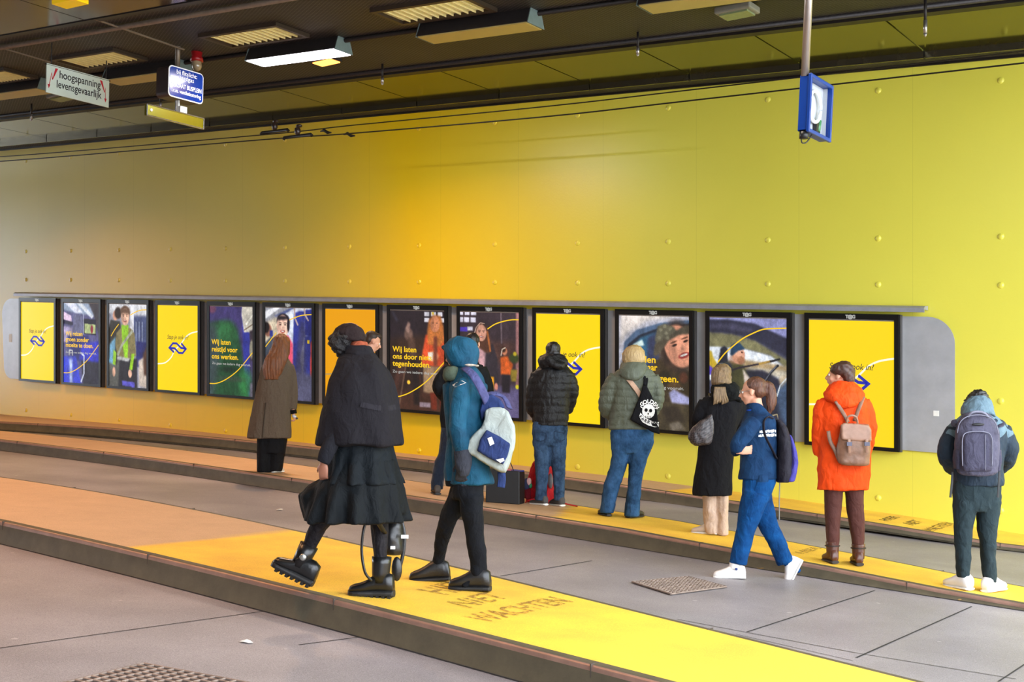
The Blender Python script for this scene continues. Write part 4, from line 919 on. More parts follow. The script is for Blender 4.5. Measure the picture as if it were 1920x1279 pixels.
# blue evacuation sign
X2 = -13.94; tl = onx(317, 121, X2); bl_ = onx(315, 178, X2); tr = onx(381, 141, X2); Wd = tr[1]-tl[1]; Hd = tl[2]-bl_[2]
r = empty('evacuation_sign', tl, 'blue rounded sign box with white lettering on a steel pole', 'sign', rot=(0, TILT, 0))
M_BLUE = mat('sign_blue', (18, 52, 140), rough=.16, var=.03, bump=0, spec=.7); M_SBOX = mat('sign_box_side', (70, 58, 56), rough=.4, metal=.5, var=.1); M_CHR = mat('chrome', (190, 188, 186), rough=.2, metal=.9, var=0)
slab('box', [(a, b-Hd) for a, b in rounded(Wd, Hd, .06)], .26, M_SBOX, r); slab('rim', [(a-.004, b-Hd-.004) for a, b in rounded(Wd+.008, Hd+.008, .062)], .012, mat('sign_rim_white', (225, 225, 230), rough=.3, var=0), r, .004)
slab('face', [(a+.012, b-Hd+.012) for a, b in rounded(Wd-.024, Hd-.024, .05)], .012, M_BLUE, r, .010)
M_SWT = mat('sign_white_letter', (240, 240, 245), rough=.4, var=0, bump=0, emit=.25)
for s, zz, wd, sz, bo in (('bij flitslicht:', -.22, .60, .085, .0), ('aardgas', -.38, .42, .085, 0), ('VERLAAT BUSPLEIN', -.66, .88, .085, .02), ('i.v.m. ventilatiestoring', -.84, .86, .075, .012)):
    V2, Fc = text2d(s, 1, bo, 0); mw = max(a for a, b in V2); k = wd*Wd/mw; y0 = Wd*(1-wd)/2
    mobj('lettering', [(.013, y0+a*k, zz*Hd+b*sz) for a, b in V2], Fc, M_SWT, r)
b = MB(); b.tube([(-.13, Wd*.42, 0), (-.13, Wd*.42, .62)], .035, 12); b.build('pole', M_PIPE, r, True)
b = MB(); b.tube([(-.12, Wd*.46, -Hd), (-.12, Wd*.46, -Hd-.28)], .018, 8); b.box((-.16, Wd*.44, -Hd-.22), (-.06, Wd*.44+.12, -Hd-.08)); b.build('junction_box', mat('white_box', (205, 205, 200), rough=.4, var=.05), r)
# red siren
p = onx(369, 122, X2-.1); r2 = empty('alarm_siren', p, 'red alarm siren with clear lamp above the blue sign', 'siren')
b = MB(); b.tube([(0, 0, .05), (0, 0, .10), (0, 0, .12), (0, 0, .20), (0, 0, .22), (0, 0, .32)], [.09, .09, .07, .085, .06, .06], 14); b.tube([(0, 0, .32), (0, 0, HC-.06+p[0]*(-G)-p[2])], .015, 8); b.build('body', mat('siren_red', (150, 20, 24), rough=.35, var=.1), r2, True)
b = MB(); b.ell((0, 0, -.0), (.075, .075, .09), 14); b.build('lamp_glass', mat('siren_glass', (150, 130, 100), rough=.1, var=.2, vscale=30, spec=.8), r2, True)
# green display panel
tl = onx(276, 195, X2+.05); bl_ = onx(278, 216, X2+.05); tr = onx(382, 228, X2+.05); Wd = tr[1]-tl[1]; Hd = tl[2]-bl_[2]
r = empty('display_panel', tl, 'long narrow olive panel with chrome rims hanging below the blue sign', 'sign', rot=(0, TILT, 0))
slab('panel', [(0, -Hd), (Wd, -Hd), (Wd, 0), (0, 0)], .05, mat('mirror_olive', (120, 118, 20), rough=.25, metal=.5, var=.05), r)
b = MB()
for a, c in (((0, 0), (Wd, 0)), ((0, -Hd), (Wd, -Hd)), ((0, 0), (0, -Hd)), ((Wd, 0), (Wd, -Hd))): b.tube([(.002, a[0], a[1]), (.002, c[0], c[1])], .010, 6)
b.build('rim', M_CHR, r); b = MB(); b.tube([(0, .07, -Hd*.45), (.008, .07, -Hd*.45)], .022, 12); b.build('lock', M_CHR, r); b = MB(); b.tube([(-.03, Wd*.52, -.03), (-.03, Wd*.52, .16)], .014, 8); b.build('hanger', M_CHR, r)
# blue light box on pole
X3 = onx(1522, 135, -4.15)[0]; tl = onx(1522, 136, X3); bl_ = onx(1517, 243, X3); tr = onx(1564, 160, X3); Wd = tr[1]-tl[1]; Hd = tl[2]-bl_[2]
r = empty('light_box', tl, 'open blue light box with a round tube lamp on a steel pole at upper right', 'light box', rot=(0, TILT*1.3, 0))
M_BB = mat('box_blue', (12, 58, 140), rough=.35, var=.06, vscale=8); fr = .032
b = MB()
for a, c in (((0, -Hd), (fr, 0)), ((Wd-fr, -Hd), (Wd, 0)), ((fr, -Hd), (Wd-fr, -Hd+fr)), ((fr, -fr), (Wd-fr, 0))): b.box((-.03, a[0], a[1]), (0, c[0], c[1]))
b.build('front_frame', M_BB, r, bevel=.006)
b = MB(); b.box((-.11, .012, -Hd+.012), (-.10, Wd-.012, -.012)); b.box((-.10, .012, -Hd+.012), (-.03, .022, -.012)); b.box((-.10, Wd-.022, -Hd+.012), (-.03, Wd-.012, -.012)); b.box((-.10, .012, -.022), (-.03, Wd-.012, -.012)); b.box((-.10, .012, -Hd+.012), (-.03, Wd-.012, -Hd+.022)); b.build('casing', M_BB, r)
b = MB(); b.box((-.098, .024, -Hd+.024), (-.090, Wd-.024, -.024)); b.box((-.09, .0225, -Hd+.024), (-.05, .026, -.024)); b.box((-.09, Wd-.026, -Hd+.024), (-.05, Wd-.0225, -.024)); b.build('reflector', mat('white_reflector', (176, 180, 186), rough=.5, var=.03), r)
b = MB(); cc = (Wd*.46, -Hd*.47); b.tube([(-.055, cc[0]+.135*math.cos(t), cc[1]+.135*math.sin(t)) for t in np.linspace(0, 2*math.pi*.98, 28)], .016, 10); b.build('ring_tube', mat('ring_tube', (240, 240, 235), rough=.3, var=0, bump=0), r, True)
b = MB(); b.box((-.088, Wd*.55, -Hd+.06), (-.05, Wd*.72, -Hd+.16)); b.build('ballast', mat('black_plastic', (30, 30, 32), rough=.4), r); b = MB(); b.tube([(-.06, Wd*.66, -Hd+.07), (-.06, Wd*.7, -Hd+.17)], .022, 10); b.build('starter', mat('starter_green', (70, 130, 84), rough=.4), r, True)
b = MB(); b.tube([(-.075, .035, -.02), (-.075, .035, 2.15)], .035, 14); b.build('pole', mat('steel_pole', (150, 140, 134), rough=.3, metal=.6, var=.1, vscale=3), r, True)
b = MB(); b.tube([(-.065, .05, -Hd+.01), (-.065, .05, -Hd-.05)], .04, 12); b.tube([tuple(v) for v in curve3([(-.08, .03, -Hd-.05), (-.07, .03, -Hd-.09), (-.04, .06, -Hd-.08), (-.02, .12, -Hd-.005)], 4)], .006, 6); b.build('cable_gland', mat('black_plastic', (30, 30, 32)), r, True)
# yellow number box at top left
p = onx(125, 17, -12.0)
r = empty('number_sign', p, 'yellow hanging number box cut by the top left edge', 'sign')
YB = mat('sign_yellow', (240, 200, 0), rough=.4, var=.05, emit=.25)
a = onx(97, 8, -12.0)-p; c = onx(166, 8, -11.6)-p
b = MB(); b.hexa([tuple(a), (0, 0, 0), tuple(c), (a[0]+c[0], a[1]+c[1], a[2]+c[2]), tuple(a+[0, 0, .5]), (0, 0, .5), tuple(c+[0, 0, .5]), (a[0]+c[0], a[1]+c[1], a[2]+c[2]+.5)])
b.build('box', YB, r)
V2, Fc = text2d('30', .12, 0.004); 
t0 = onx(105, 6, -11.98)-p
mobj('number', [(t0[0], t0[1]+u, t0[2]+v) for u, v in V2], Fc, M_BLK, r)
b = MB(); b.tube([(a[0]*.5+c[0]*.5, a[1]*.5+c[1]*.5, .5), (a[0]*.5+c[0]*.5, a[1]*.5+c[1]*.5, HC-G*p[0]-p[2]-.06)], .02, 8); b.build('hanger', M_LIP, r)

# ------------------------------------------------------------------ people
SKIN = mat('skin', (205, 150, 122), rough=.5, var=.06, vscale=14, bump=.1, bscale=150, spec=.4)
SKIN_D = mat('skin_tan', (176, 118, 90), rough=.5, var=.06, vscale=14, bump=.1, spec=.4)
EYEW = mat('eye_white', (230, 226, 220), rough=.2, var=0, bump=0); IRIS = mat('eye_iris', (50, 34, 26), rough=.2, var=0, bump=0)
def Mrot(c, yaw=0, pitch=0, roll=0, s=1.0):
    return Matrix.Translation(Vector(c)) @ Matrix.Rotation(math.radians(yaw), 4, 'Z') @ Matrix.Rotation(math.radians(-pitch), 4, 'X') @ Matrix.Rotation(math.radians(roll), 4, 'Y') @ Matrix.Scale(s, 4)

class Frame:
    """a spot in the tunnel at distance Z from the lens; local x to the right, y away from the viewer, z up"""
    def __init__(s, name, px, py, Z, label=None, cat=None, group=None):
        s.Z = Z; s.o = unz(px, py, Z); s.ox = (px-960)/FP*Z; s.oz = s.o[2]; s.k = Z/FP
        s.root = empty(name, s.o, label, cat, group, rot=(0, 0, PHI)) if name else None
        s.M = Matrix.Translation(Vector(s.o)) @ Matrix.Rotation(PHI, 4, 'Z')
    def L(s, px, py, w=0.0):
        Z = s.Z+w; return ((px-960)/FP*Z-s.ox, w, EZ+(800-py)/FP*Z-s.oz)
    def R(s, py, xl, xr, hd, w=0.0, p=2.3, kf=0, am=0, ph=0):
        a = s.L(xl, py, w); b = s.L(xr, py, w); return ((a[0]+b[0])/2, w, a[2], (b[0]-a[0])/2, hd, p, kf, am, ph)
    def loft(s, rings, n=30): return loft([s.R(*r) for r in rings], n)
    def T(s, pts, n=14, flat=1.0):
        """(px,py,w,radius_px)"""
        P = [s.L(a, b, c) for a, b, c, r in pts]; r = [q[3]*(s.Z+q[2])/FP for q in pts]
        C_ = curve3([tuple(p)+(q,) for p, q in zip(P, r)], 4)
        return tube([tuple(c[:3]) for c in C_], [float(max(.003, c[3])) for c in C_], n, flat)
    def ground(s, x, w, h):
        """local z of the surface below local point (x, w)"""
        X = s.o[0]+x*CP-w*SP; Y = s.o[1]+x*SP+w*CP; return (h(X) if callable(h) else h)-G*X-s.oz
    def decal(s, name, V2, Fc, targets, m, parent, off=.004):
        """lay flat shapes given in picture coordinates onto a curved surface"""
        bv = []
        for t in targets:
            M_ = s.M if t.parent is None or True else None
            M_ = frame_of[t.name]; me = t.data
            vs_ = [M_ @ v.co for v in me.vertices]; bv.append(BVHTree.FromPolygons(vs_, [tuple(p.vertices) for p in me.polygons]))
        Mi = s.M.inverted(); V = []; o = Vector((0, 0, EZ)); ok = True; last = s.Z
        for a, b in V2:
            d = Vector(ray(a, b)).normalized(); best = None
            for t in bv:
                h = t.ray_cast(o, d)
                if h[0] is not None and (best is None or h[3] < best): best = h[3]
            if best is None: best = last
            last = best
            V.append(tuple(Mi @ (o+d*(best-off))))
        return mobj(name, V, Fc, m, parent)
frame_of = {}
def reg(o, fr): frame_of[o.name] = fr.M; return o
def hand(wr, d, pn, side=1, curl=.5, s=1.0):
    """palm, four unequal fingers and a thumb as closed tubes; d: pointing direction, pn: palm normal, side: where the thumb leaves"""
    wr = Vector(wr); d = Vector(d).normalized(); pn = Vector(pn); pn = (pn-d*pn.dot(d)).normalized(); a = d.cross(pn).normalized()*side
    S = []; pr = lambda f, l, t=0: tuple(wr+d*(f*s)+a*(l*s)+pn*(t*s))
    def flat(P, rx, ry):
        V = []; Fc = []; n = 12
        for (p, x, y) in zip(P, rx, ry):
            for j in range(n):
                t = 2*math.pi*j/n; V.append(tuple(Vector(p)+a*(x*s*math.cos(t))+pn*(y*s*math.sin(t))))
        for i in range(len(P)-1):
            for j in range(n): Fc.append((i*n+j, i*n+(j+1) % n, (i+1)*n+(j+1) % n, (i+1)*n+j))
        Fc.append(tuple(range(n-1, -1, -1))); Fc.append(tuple(range((len(P)-1)*n, len(P)*n))); return V, Fc
    S.append(flat([pr(-.03, 0), pr(0, 0), pr(.03, 0), pr(.07, 0), pr(.095, 0)], [.024, .028, .038, .042, .036], [.02, .018, .016, .014, .011]))
    for k, (l, L_) in enumerate(((.030, .068), (.010, .078), (-.011, .072), (-.031, .056))):
        c = curl*(1+.12*k); P = [pr(.075, l*.9), pr(.095, l)]; f, t, ang = .095, 0, 0
        for q in (.42, .32, .26):
            ang += c*1.0; f += L_*q*math.cos(ang); t += L_*q*math.sin(ang); P.append(pr(f, l*1.12, t))
        S.append(tube(P, [.0095*s, .0092*s, .0088*s, .008*s, .0066*s], 9))
    S.append(tube([pr(.012, .02), pr(.035, .046, .012), pr(.058, .058, .024), pr(.078, .060, .036)], [.014*s, .0115*s, .0098*s, .0075*s], 9))
    return S
def head_shapes(c, yaw, pitch, s=1.0, roll=0):
    M_ = Mrot(c, yaw, pitch, roll, s); S = []
    for cc, rr in (((0, -.012, .035), (.074, .094, .082)), ((0, .03, -.02), (.057, .060, .084)), ((0, .04, -.078), (.040, .042, .033)), ((0, .088, -.058), (.024, .012, .010)),
                   ((0, .076, .018), (.046, .018, .012)), ((.04, .055, -.03), (.022, .025, .024)), ((-.04, .055, -.03), (.022, .025, .024)), ((.077, -.005, -.008), (.010, .020, .032)), ((-.077, -.005, -.008), (.010, .020, .032))):
        S.append(ellipsoid(cc, rr, 16, M_))
    S.append(tuple((([tuple(M_ @ Vector(v)) for v in V]), Fc) for V, Fc in [tube([(0, .086, .014), (0, .101, -.008), (0, .112, -.028), (0, .098, -.038)], [.007, .010, .014, .008], 10)])[0])
    return S, M_
class Person(Frame):
    def __init__(s, px, py, Z, label, group='people on the platforms'):
        super().__init__('person', px, py, Z, label, 'person', group)
    def body(s, head, joints, skin=SKIN, hands=(), vox=.009, hs=1.0, extra=(), glove=None):
        """head: (px,py,w,yaw,pitch); joints: neck, shoulders, elbows, wrists, hips, knees, ankles in (px,py,w)"""
        hp = Vector(s.L(*head[:3])); S, M_ = head_shapes(hp, head[3], head[4], hs); J = {k: Vector(s.L(*v)) for k, v in joints.items()}
        nb = M_ @ Vector((0, -.02, -.05)); ck = J['neck']
        S.append(tube([nb, nb.lerp(ck, .6), ck, ck+Vector((0, 0, -.06))], [.052, .054, .062, .07], 12))
        pel = (J['hl']+J['hr'])/2; sh = (J['sl']+J['sr'])/2
        def tor(c, a, b): return (c.x, c.y, c.z, a, b, 2.2)
        wd = (J['sr']-J['sl']).length/2
        S.append(loft([tor(pel+Vector((0, 0, -.06)), .12, .09), tor(pel+Vector((0, 0, .04)), .135, .10), tor(pel.lerp(sh, .4), .115, .085), tor(pel.lerp(sh, .75), .14, .095), tor(sh+Vector((0, 0, -.02)), min(.15, wd*.85), .085), tor(sh+Vector((0, 0, .035)), .07, .06)], 20))
        for a in 'lr':
            S.append(tube([J['s'+a].lerp(sh, .35), J['s'+a], J['s'+a].lerp(J['e'+a], .5), J['e'+a], J['e'+a].lerp(J['w'+a], .35), J['w'+a]], [.042, .044, .038, .033, .034, .025], 12))
            if 'k'+a in J: S.append(tube([J['h'+a]+Vector((0, 0, .04)), J['h'+a], J['h'+a].lerp(J['k'+a], .5), J['k'+a], J['k'+a].lerp(J['a'+a], .35), J['a'+a]], [.062, .066, .054, .042, .042, .032], 12))
            if 'f'+a in J: S.append(tube([J['a'+a], J['a'+a].lerp(J['f'+a], .5), J['f'+a]], [.035, .03, .022], 10))
        for h in hands: S += hand(*h)
        for V in extra: S.append(V)
        b = reg(bake('body', S, skin, s.root, vox, 2), s)
        for sx in (-1, 1):
            e = MB(); e.ell((sx*.031, .0765, .004), (.0115, .0115, .0115), 10, 0, M_); e.ell((sx*.031, .0855, .004), (.006, .0045, .006), 8, 1, M_); e.build('eye', [EYEW, IRIS], b, True)
        s.J = J; s.HM = M_; s.bodyo = b; s.zhip = (J['hl'].z+J['hr'].z)/2; s.hz = ck.z+.01
        s.hc = [Vector(h[0])+Vector(h[1]).normalized()*.06 for h in hands]; s.glove = glove
        return b
    def dress(s, top, low):
        """shirt and legs of the body itself, seen only where a garment opens"""
        me = s.bodyo.data; me.materials.append(top); me.materials.append(low)
        if s.glove: me.materials.append(s.glove)
        idx = []
        for p in me.polygons:
            c = p.center; k = 0
            if s.hc and min((c-h).length for h in s.hc) < .105: k = 3 if s.glove else 0
            elif c.z < s.zhip-.02: k = 2
            elif c.z < s.hz: k = 1
            idx.append(k)
        me.polygons.foreach_set('material_index', idx); me.update()
    def garment(s, name, shapes, m, vox=.011, **k):
        if not hasattr(s, '_g'): s._g = {}
        s._g[name] = m
        o = reg(bake(name, shapes, m, s.root, vox, **k), s)
        tops = [x for x in ('coat', 'jacket', 'puffer_jacket', 'parka', 'cape') if x in s._g]; lows = [x for x in ('trousers', 'jeans', 'leggings', 'joggers', 'tights') if x in s._g]
        if tops and lows and not hasattr(s, '_d'): s._d = 1; s.dress(s._g[tops[0]], s._g[lows[0]])
        return o
    def hair(s, m, shapes=(), local=None, name='hair', vox=.009, amp=.006, sx=60, sz=18, smooth=1):
        S = list(shapes)
        if local is None: local = [((0, -.028, .046), (.085, .094, .083)), ((0, -.055, -.01), (.078, .062, .075))]
        for cc, rr in local: S.append(ellipsoid(cc, rr, 18, s.HM))
        return s.garment(name, S, m, vox, smooth=smooth, fine=(amp, sx, sz))
    def shoe(s, x, w, yaw, m, m2, L=.285, kind='sneaker', h=None, z=None, pitch=0, sole=.024, wide=1.0, tie=None, tall=1.15):
        """toe points along yaw (0 away from the viewer, 90 to the left); x, w: ankle"""
        zg = s.ground(x, w, h) if z is None else z
        M_ = Matrix.Translation(Vector((x, w, zg))) @ Matrix.Rotation(math.radians(yaw), 4, 'Z') @ Matrix.Rotation(math.radians(pitch), 4, 'X')
        prof = [(-.085, .024, .06), (-.077, .036, .095), (-.04, .041, .112), (.0, .042, .115), (.04, .043, .105), (.085, .047, .084), (.13, .050, .068), (.165, .047, .060), (.188, .038, .052), (.2, .022, .036)]
        if kind == 'boot': prof = [(-.085, .027, .07), (-.078, .038, .12), (-.04, .042, .135), (.0, .042, .135), (.04, .043, .122), (.085, .049, .092), (.13, .053, .076), (.165, .051, .070), (.19, .041, .060), (.203, .022, .040)]
        k = L/.285
        def shape(grow, z0, zf):
            V = []; n = 14
            for (y, wd, zt) in prof:
                wd = (wd+grow)*wide*k; zt = zf(zt*k*tall)
                for j in range(n):
                    a = 2*math.pi*j/n; ca, sa = math.cos(a), math.sin(a); q = (abs(ca)**2.8+abs(sa)**2.8)**(-1/2.8)
                    V.append((wd*ca*q, y*k*(1+grow*2), z0+(zt-z0)*(.5+.5*sa*q)))
            Fc = [(i*n+j, i*n+(j+1) % n, (i+1)*n+(j+1) % n, (i+1)*n+j) for i in range(len(prof)-1) for j in range(n)]
            Fc += [tuple(range(n-1, -1, -1)), tuple(range((len(prof)-1)*n, len(prof)*n))]
            return [tuple(M_ @ Vector(v)) for v in V], Fc
        up = MB(); up.add(*shape(0, sole*.6, lambda t: t)); o = up.build('boot' if kind == 'boot' else 'shoe', m, s.root, True)
        sb_ = MB(); sb_.add(*shape(.004, .001, lambda t: sole))
        if sole > .035:
            for q in np.arange(-.07, .18, .036): sb_.hexa([tuple(M_ @ Vector(v)) for v in ((-.045*wide, q, -.010), (.045*wide, q, -.010), (.045*wide, q+.018, -.010), (-.045*wide, q+.018, -.010), (-.05*wide, q, .012), (.05*wide, q, .012), (.05*wide, q+.018, .012), (-.05*wide, q+.018, .012))])
        sb_.build('sole', m2, o, False)
        if tie is not None:
            t = MB()
            for q in (.03, .05, .07, .09):
                t.tube([tuple(M_ @ Vector(v)) for v in ((-.022, q*k, (.108-q*.42)*k), (0, q*k+.008, (.116-q*.42)*k), (.022, q*k, (.108-q*.42)*k))], .004, 6)
            t.build('laces', tie, o)
        return o
def soft_box(fr, rings, n=34): return fr.loft(rings, n)

BLKF = lambda n, c, **k: fabric(n, c, **k)
SOLEW = mat('white_sole', (222, 220, 214), rough=.6, var=.05); SOLEB = mat('black_rubber', (22, 22, 23), rough=.6, var=.1); LACE = mat('black_lace', (16, 16, 17), rough=.8); LACEW = mat('white_lace', (225, 225, 222), rough=.8)
BLKLEATH = mat('black_leather', (24, 24, 26), rough=.35, var=.2, vscale=30, bump=.3, bscale=90)
def Zof(px, py, h): return float(depth(gnd(px, py, h)))

# --- P1 woman in a brown coat, middle platform, left
Z = Zof(506, 886, h_mid); P = Person(506, 886, Z, 'person with long auburn hair in an oversized brown wool coat, standing apart at left')
P.body((528, 643, .0, 10, 0), dict(neck=(525, 668, 0), sl=(504, 684, .0), sr=(543, 684, .0), el=(489, 730, .06), er=(547, 735, .03), wl=(497, 765, .18), wr=(550, 773, .0), hl=(502, 775, 0), hr=(525, 775, 0), kl=(500, 832, 0), kr=(523, 832, 0), al=(499, 876, 0), ar=(521, 877, .04)),
       hands=[(P.L(551, 773, 0), (.12, .1, -1), (-1, .1, 0), 1, .75)], vox=.008)
COAT = fabric('brown_tweed', (80, 69, 58), col2=(108, 95, 80), vscale=300, var=.25, bscale=500)
P.garment('coat', [P.loft([(822, 463, 546.5, .20, 0), (810, 465, 546.5, .20), (790, 469, 546, .19), (765, 474, 545, .175), (740, 479, 545, .165), (715, 484, 546, .155), (697, 488, 548, .145), (686, 492, 548, .125), (677, 500, 543, .10), (669, 511, 537, .075), (664, 515, 534, .065)]),
                   P.T([(543, 686, 0, 8.5), (548, 712, .02, 9), (548.5, 745, .02, 9.5), (548, 768, .0, 8.6)]), P.T([(502, 688, 0, 8), (490, 728, .06, 9), (494, 758, .15, 8)])], COAT, fold=(.012, 9, 2.2), smooth=3)
b = MB(); cut = curve3([P.L(498, 755, -.19), P.L(495, 785, -.20), P.L(492, 821, -.208)], 4); b.tube([tuple(v) for v in cut], .006, 6); b.build('back_vent', mat('coat_vent_seam', (48, 38, 28), rough=.9), P.root)
b = MB(); b.tube([P.L(549.5, 769, 0), P.L(550.5, 776, 0)], .045, 14); b.build('sleeve_cuff', fabric('black_knit', (16, 16, 17)), P.root, True)
AUB = mat('auburn_hair', (92, 50, 22), rough=.42, var=.35, vscale=40, col2=(140, 82, 36), bump=.7, bscale=80, stretch=(3, 3, .25), spec=.5, bdist=.01)
P.hair(AUB, [P.loft([(628, 521, 534, .06, -.02), (632, 515, 540, .09, -.03), (640, 512, 543, .10, -.035), (652, 509, 543.5, .10, -.05), (664, 502, 542, .10, -.075), (676, 496, 538, .085, -.11), (690, 493, 532, .06, -.135), (702, 494, 527, .045, -.14), (712, 497, 520, .025, -.145)])], local=[((0, -.03, .04), (.082, .09, .082))], amp=.014, sx=45, sz=3)
TB = fabric('black_trousers', (20, 20, 22), var=.15)
P.garment('trousers', [P.loft([(800, 481, 538, .12), (822, 481, 538.5, .12), (850, 481.5, 535, .12)]), P.loft([(824, 481, 510, .11, 0), (850, 481, 509, .115, 0), (884.5, 482, 506.5, .12, 0)]), P.loft([(824, 508, 538.5, .11, .02), (850, 506, 534, .115, .03), (870, 504, 531, .115, .04), (883.5, 505, 528, .12, .04)])], TB, fold=(.010, 12, 2.5))
for px, w_ in ((494, 0), (517, .04)): x = P.L(px, 880, w_)[0]; P.shoe(x, w_, -20 if px > 500 else 5, mat('pale_sneaker', (190, 180, 165), rough=.5), SOLEW, h=h_mid, L=.25)
# bottle in hand
f = Frame('water_bottle', 555, 783, Z-.01, 'small clear bottle with dark cap held low by the auburn haired woman', 'bottle')
b = MB(); b.tube([(0, 0, .0), (-.03, .0, .02), (-.05, 0, .035)], [.018, .026, .012], 12); b.build('bottle_body', mat('clear_plastic', (190, 195, 205), rough=.15, spec=.8, var=.1), f.root, True); b = MB(); b.tube([(.004, 0, -.004), (.02, 0, -.018)], .014, 10); b.build('cap', mat('dark_cap', (40, 40, 60), rough=.4), f.root, True)

# --- P3 man behind the caped woman
Z = 15.3; P = Person(690, 908, Z, 'short-haired person with teal collar looking down, mostly hidden behind the caped woman')
P.body((699, 641, 0, -72, 22), dict(neck=(692, 665, -.02), sl=(688, 682, -.16), sr=(696, 682, .16), el=(690, 730, -.18), er=(702, 730, .18), wl=(712, 760, -.1), wr=(712, 760, .1), hl=(690, 775, -.07), hr=(690, 775, .07), kl=(690, 842, -.07), kr=(690, 842, .07), al=(689, 898, -.07), ar=(689, 898, .07)))
P.hair(mat('dark_brown_hair', (48, 32, 22), rough=.6, var=.3, vscale=60, bump=.6, bscale=120), local=[((0, -.03, .052), (.080, .086, .074)), ((0, -.06, .0), (.072, .05, .05)), ((0, .03, .085), (.06, .055, .035))], amp=.004)
P.garment('jacket', [P.loft([(790, 673, 706, .2), (760, 673, 707, .2), (720, 674, 706, .2), (690, 678, 703, .18), (672, 683, 702, .12), (664, 686, 702, .07)]), P.T([(688, 684, -.17, 8), (690, 728, -.2, 8), (708, 755, -.12, 7)]), P.T([(696, 684, .17, 8), (700, 728, .2, 8), (712, 755, .1, 7)])], fabric('teal_jacket', (20, 104, 128)), fold=(.008, 10, 4))
P.garment('trousers', [P.loft([(785, 677, 703, .13), (810, 677, 703, .13)]), P.loft([(795, 679, 702, .08, -.08), (850, 681, 699, .07, -.08), (900, 682, 697, .06, -.08)]), P.loft([(795, 679, 702, .08, .08), (850, 681, 699, .07, .08), (900, 682, 697, .06, .08)])], TB, fold=(.006, 10, 4))
for w_ in (-.08, .08): P.shoe(0, w_, -80, BLKLEATH, SOLEB, h=h_mid)

# --- P4 dark man behind the teal hood
Z = Zof(832, 928, h_mid); P = Person(832, 928, Z, 'dark-haired person in a black jacket standing behind the teal-hooded walker')
P.body((887, 645, 0, -15, 8), dict(neck=(878, 668, 0), sl=(847, 688, -.02), sr=(900, 688, .05), el=(822, 728, .05), er=(915, 735, .1), wl=(838, 752, .25), wr=(895, 762, .28), hl=(848, 792, 0), hr=(878, 792, 0), kl=(838, 858, .03), kr=(872, 858, 0), al=(820, 918, 0), ar=(866, 918, .08)))
P.hair(mat('black_hair', (24, 20, 19), rough=.45, var=.3, vscale=60, bump=.6, bscale=120), amp=.005)
P.garment('jacket', [P.loft([(803, 826, 885, .14), (780, 825, 888, .145), (745, 827, 892, .145), (712, 830, 901, .14), (695, 833, 905, .12), (682, 845, 898, .09), (668, 862, 892, .075), (660, 866, 890, .07)]), P.T([(846, 690, -.02, 15), (829, 712, .02, 14), (826, 728, .06, 14), (838, 750, .24, 11)]), P.T([(900, 690, .05, 14), (914, 735, .1, 13), (898, 760, .26, 11)])], fabric('black_jacket', (24, 25, 28), rough=.75), fold=(.010, 9, 5))
DJ = fabric('dark_denim', (26, 34, 48), var=.3, vscale=14, sheen=.2)
P.garment('trousers', [P.loft([(795, 828, 884, .13), (815, 826, 884, .13), (830, 826, 882, .12)]), P.loft([(820, 826, 853, .10), (850, 822, 849, .09, .03), (865, 815, 846, .085, .03), (885, 810, 836, .075, .01), (905, 808, 832, .07), (918, 808, 831, .07)]), P.loft([(820, 852, 882, .1), (860, 858, 886, .09, .02), (900, 856, 880, .07, .07), (918, 856, 878, .07, .08)])], DJ, fold=(.008, 14, 8))
x = P.L(819, 920, 0)[0]; P.shoe(x, 0, 12, mat('grey_suede', (70, 62, 56), rough=.8), SOLEB, h=h_mid); x = P.L(866, 918, .08)[0]; P.shoe(x, .08, -12, mat('grey_suede', (70, 62, 56)), SOLEB, h=h_mid)

# --- P6 man in black puffer jacket
Z = Zof(1025, 948, h_mid); P = Person(1025, 948, Z, 'person in a black puffer jacket and blue jeans facing the yellow poster')
P.body((1037, 663, .03, 0, 14), dict(neck=(1037, 690, 0), sl=(1010, 702, 0), sr=(1065, 702, 0), el=(996, 748, .05), er=(1073, 748, .06), wl=(1000, 778, .22), wr=(1058, 778, .25), hl=(1018, 805, 0), hr=(1048, 805, 0), kl=(1017, 870, .02), kr=(1048, 870, .02), al=(1015, 934, 0), ar=(1049, 935, 0)))
P.hair(MATS['black_hair'], [P.T([(1033, 646, 0, 3), (1035, 642, 0, 1)])], local=[((0, -.028, .046), (.085, .096, .083)), ((0, -.055, -.01), (.080, .055, .07))], amp=.007)
BP = fabric('black_nylon', (14, 14, 16), rough=.55, var=.15, sheen=0, bscale=60, bump=.6, bdist=.006, spec=.4)
P.garment('puffer_jacket', [P.loft([(799, 1002, 1064, .13), (790, 1000, 1065.5, .135), (765, 999, 1067, .14), (740, 999, 1069, .145), (715, 998, 1075, .145), (702, 1000, 1076, .135), (693, 1004, 1071, .115), (686, 1012, 1062, .10), (678, 1017, 1058, .085)]),
                            P.T([(1010, 702, 0, 14.5), (1003, 725, .02, 15), (1000, 748, .05, 14.5), (999, 766, .12, 13), (1006, 778, .2, 10)]), P.T([(1065, 702, 0, 14.5), (1070, 725, .02, 15), (1070, 745, .06, 13.5), (1062, 770, .2, 12)])], BP, vox=.010, quilt=(.085, .009), fold=(.009, 8, 6), smooth=4)
P.garment('hood', [P.loft([(690, 1014, 1060, .09, -.06), (684, 1010, 1065, .115, -.06), (676, 1009, 1066, .12, -.05), (668, 1012, 1060, .11, -.03), (664, 1019, 1053, .09, -.01)]), P.T([(1024, 670, -.13, 7), (1042, 684, -.17, 8), (1058, 686, -.14, 6)])], BP, vox=.010, fold=(.014, 12, 9))
JN = fabric('blue_denim', (28, 44, 66), col2=(66, 92, 122), var=.25, vscale=9, rough=.9)
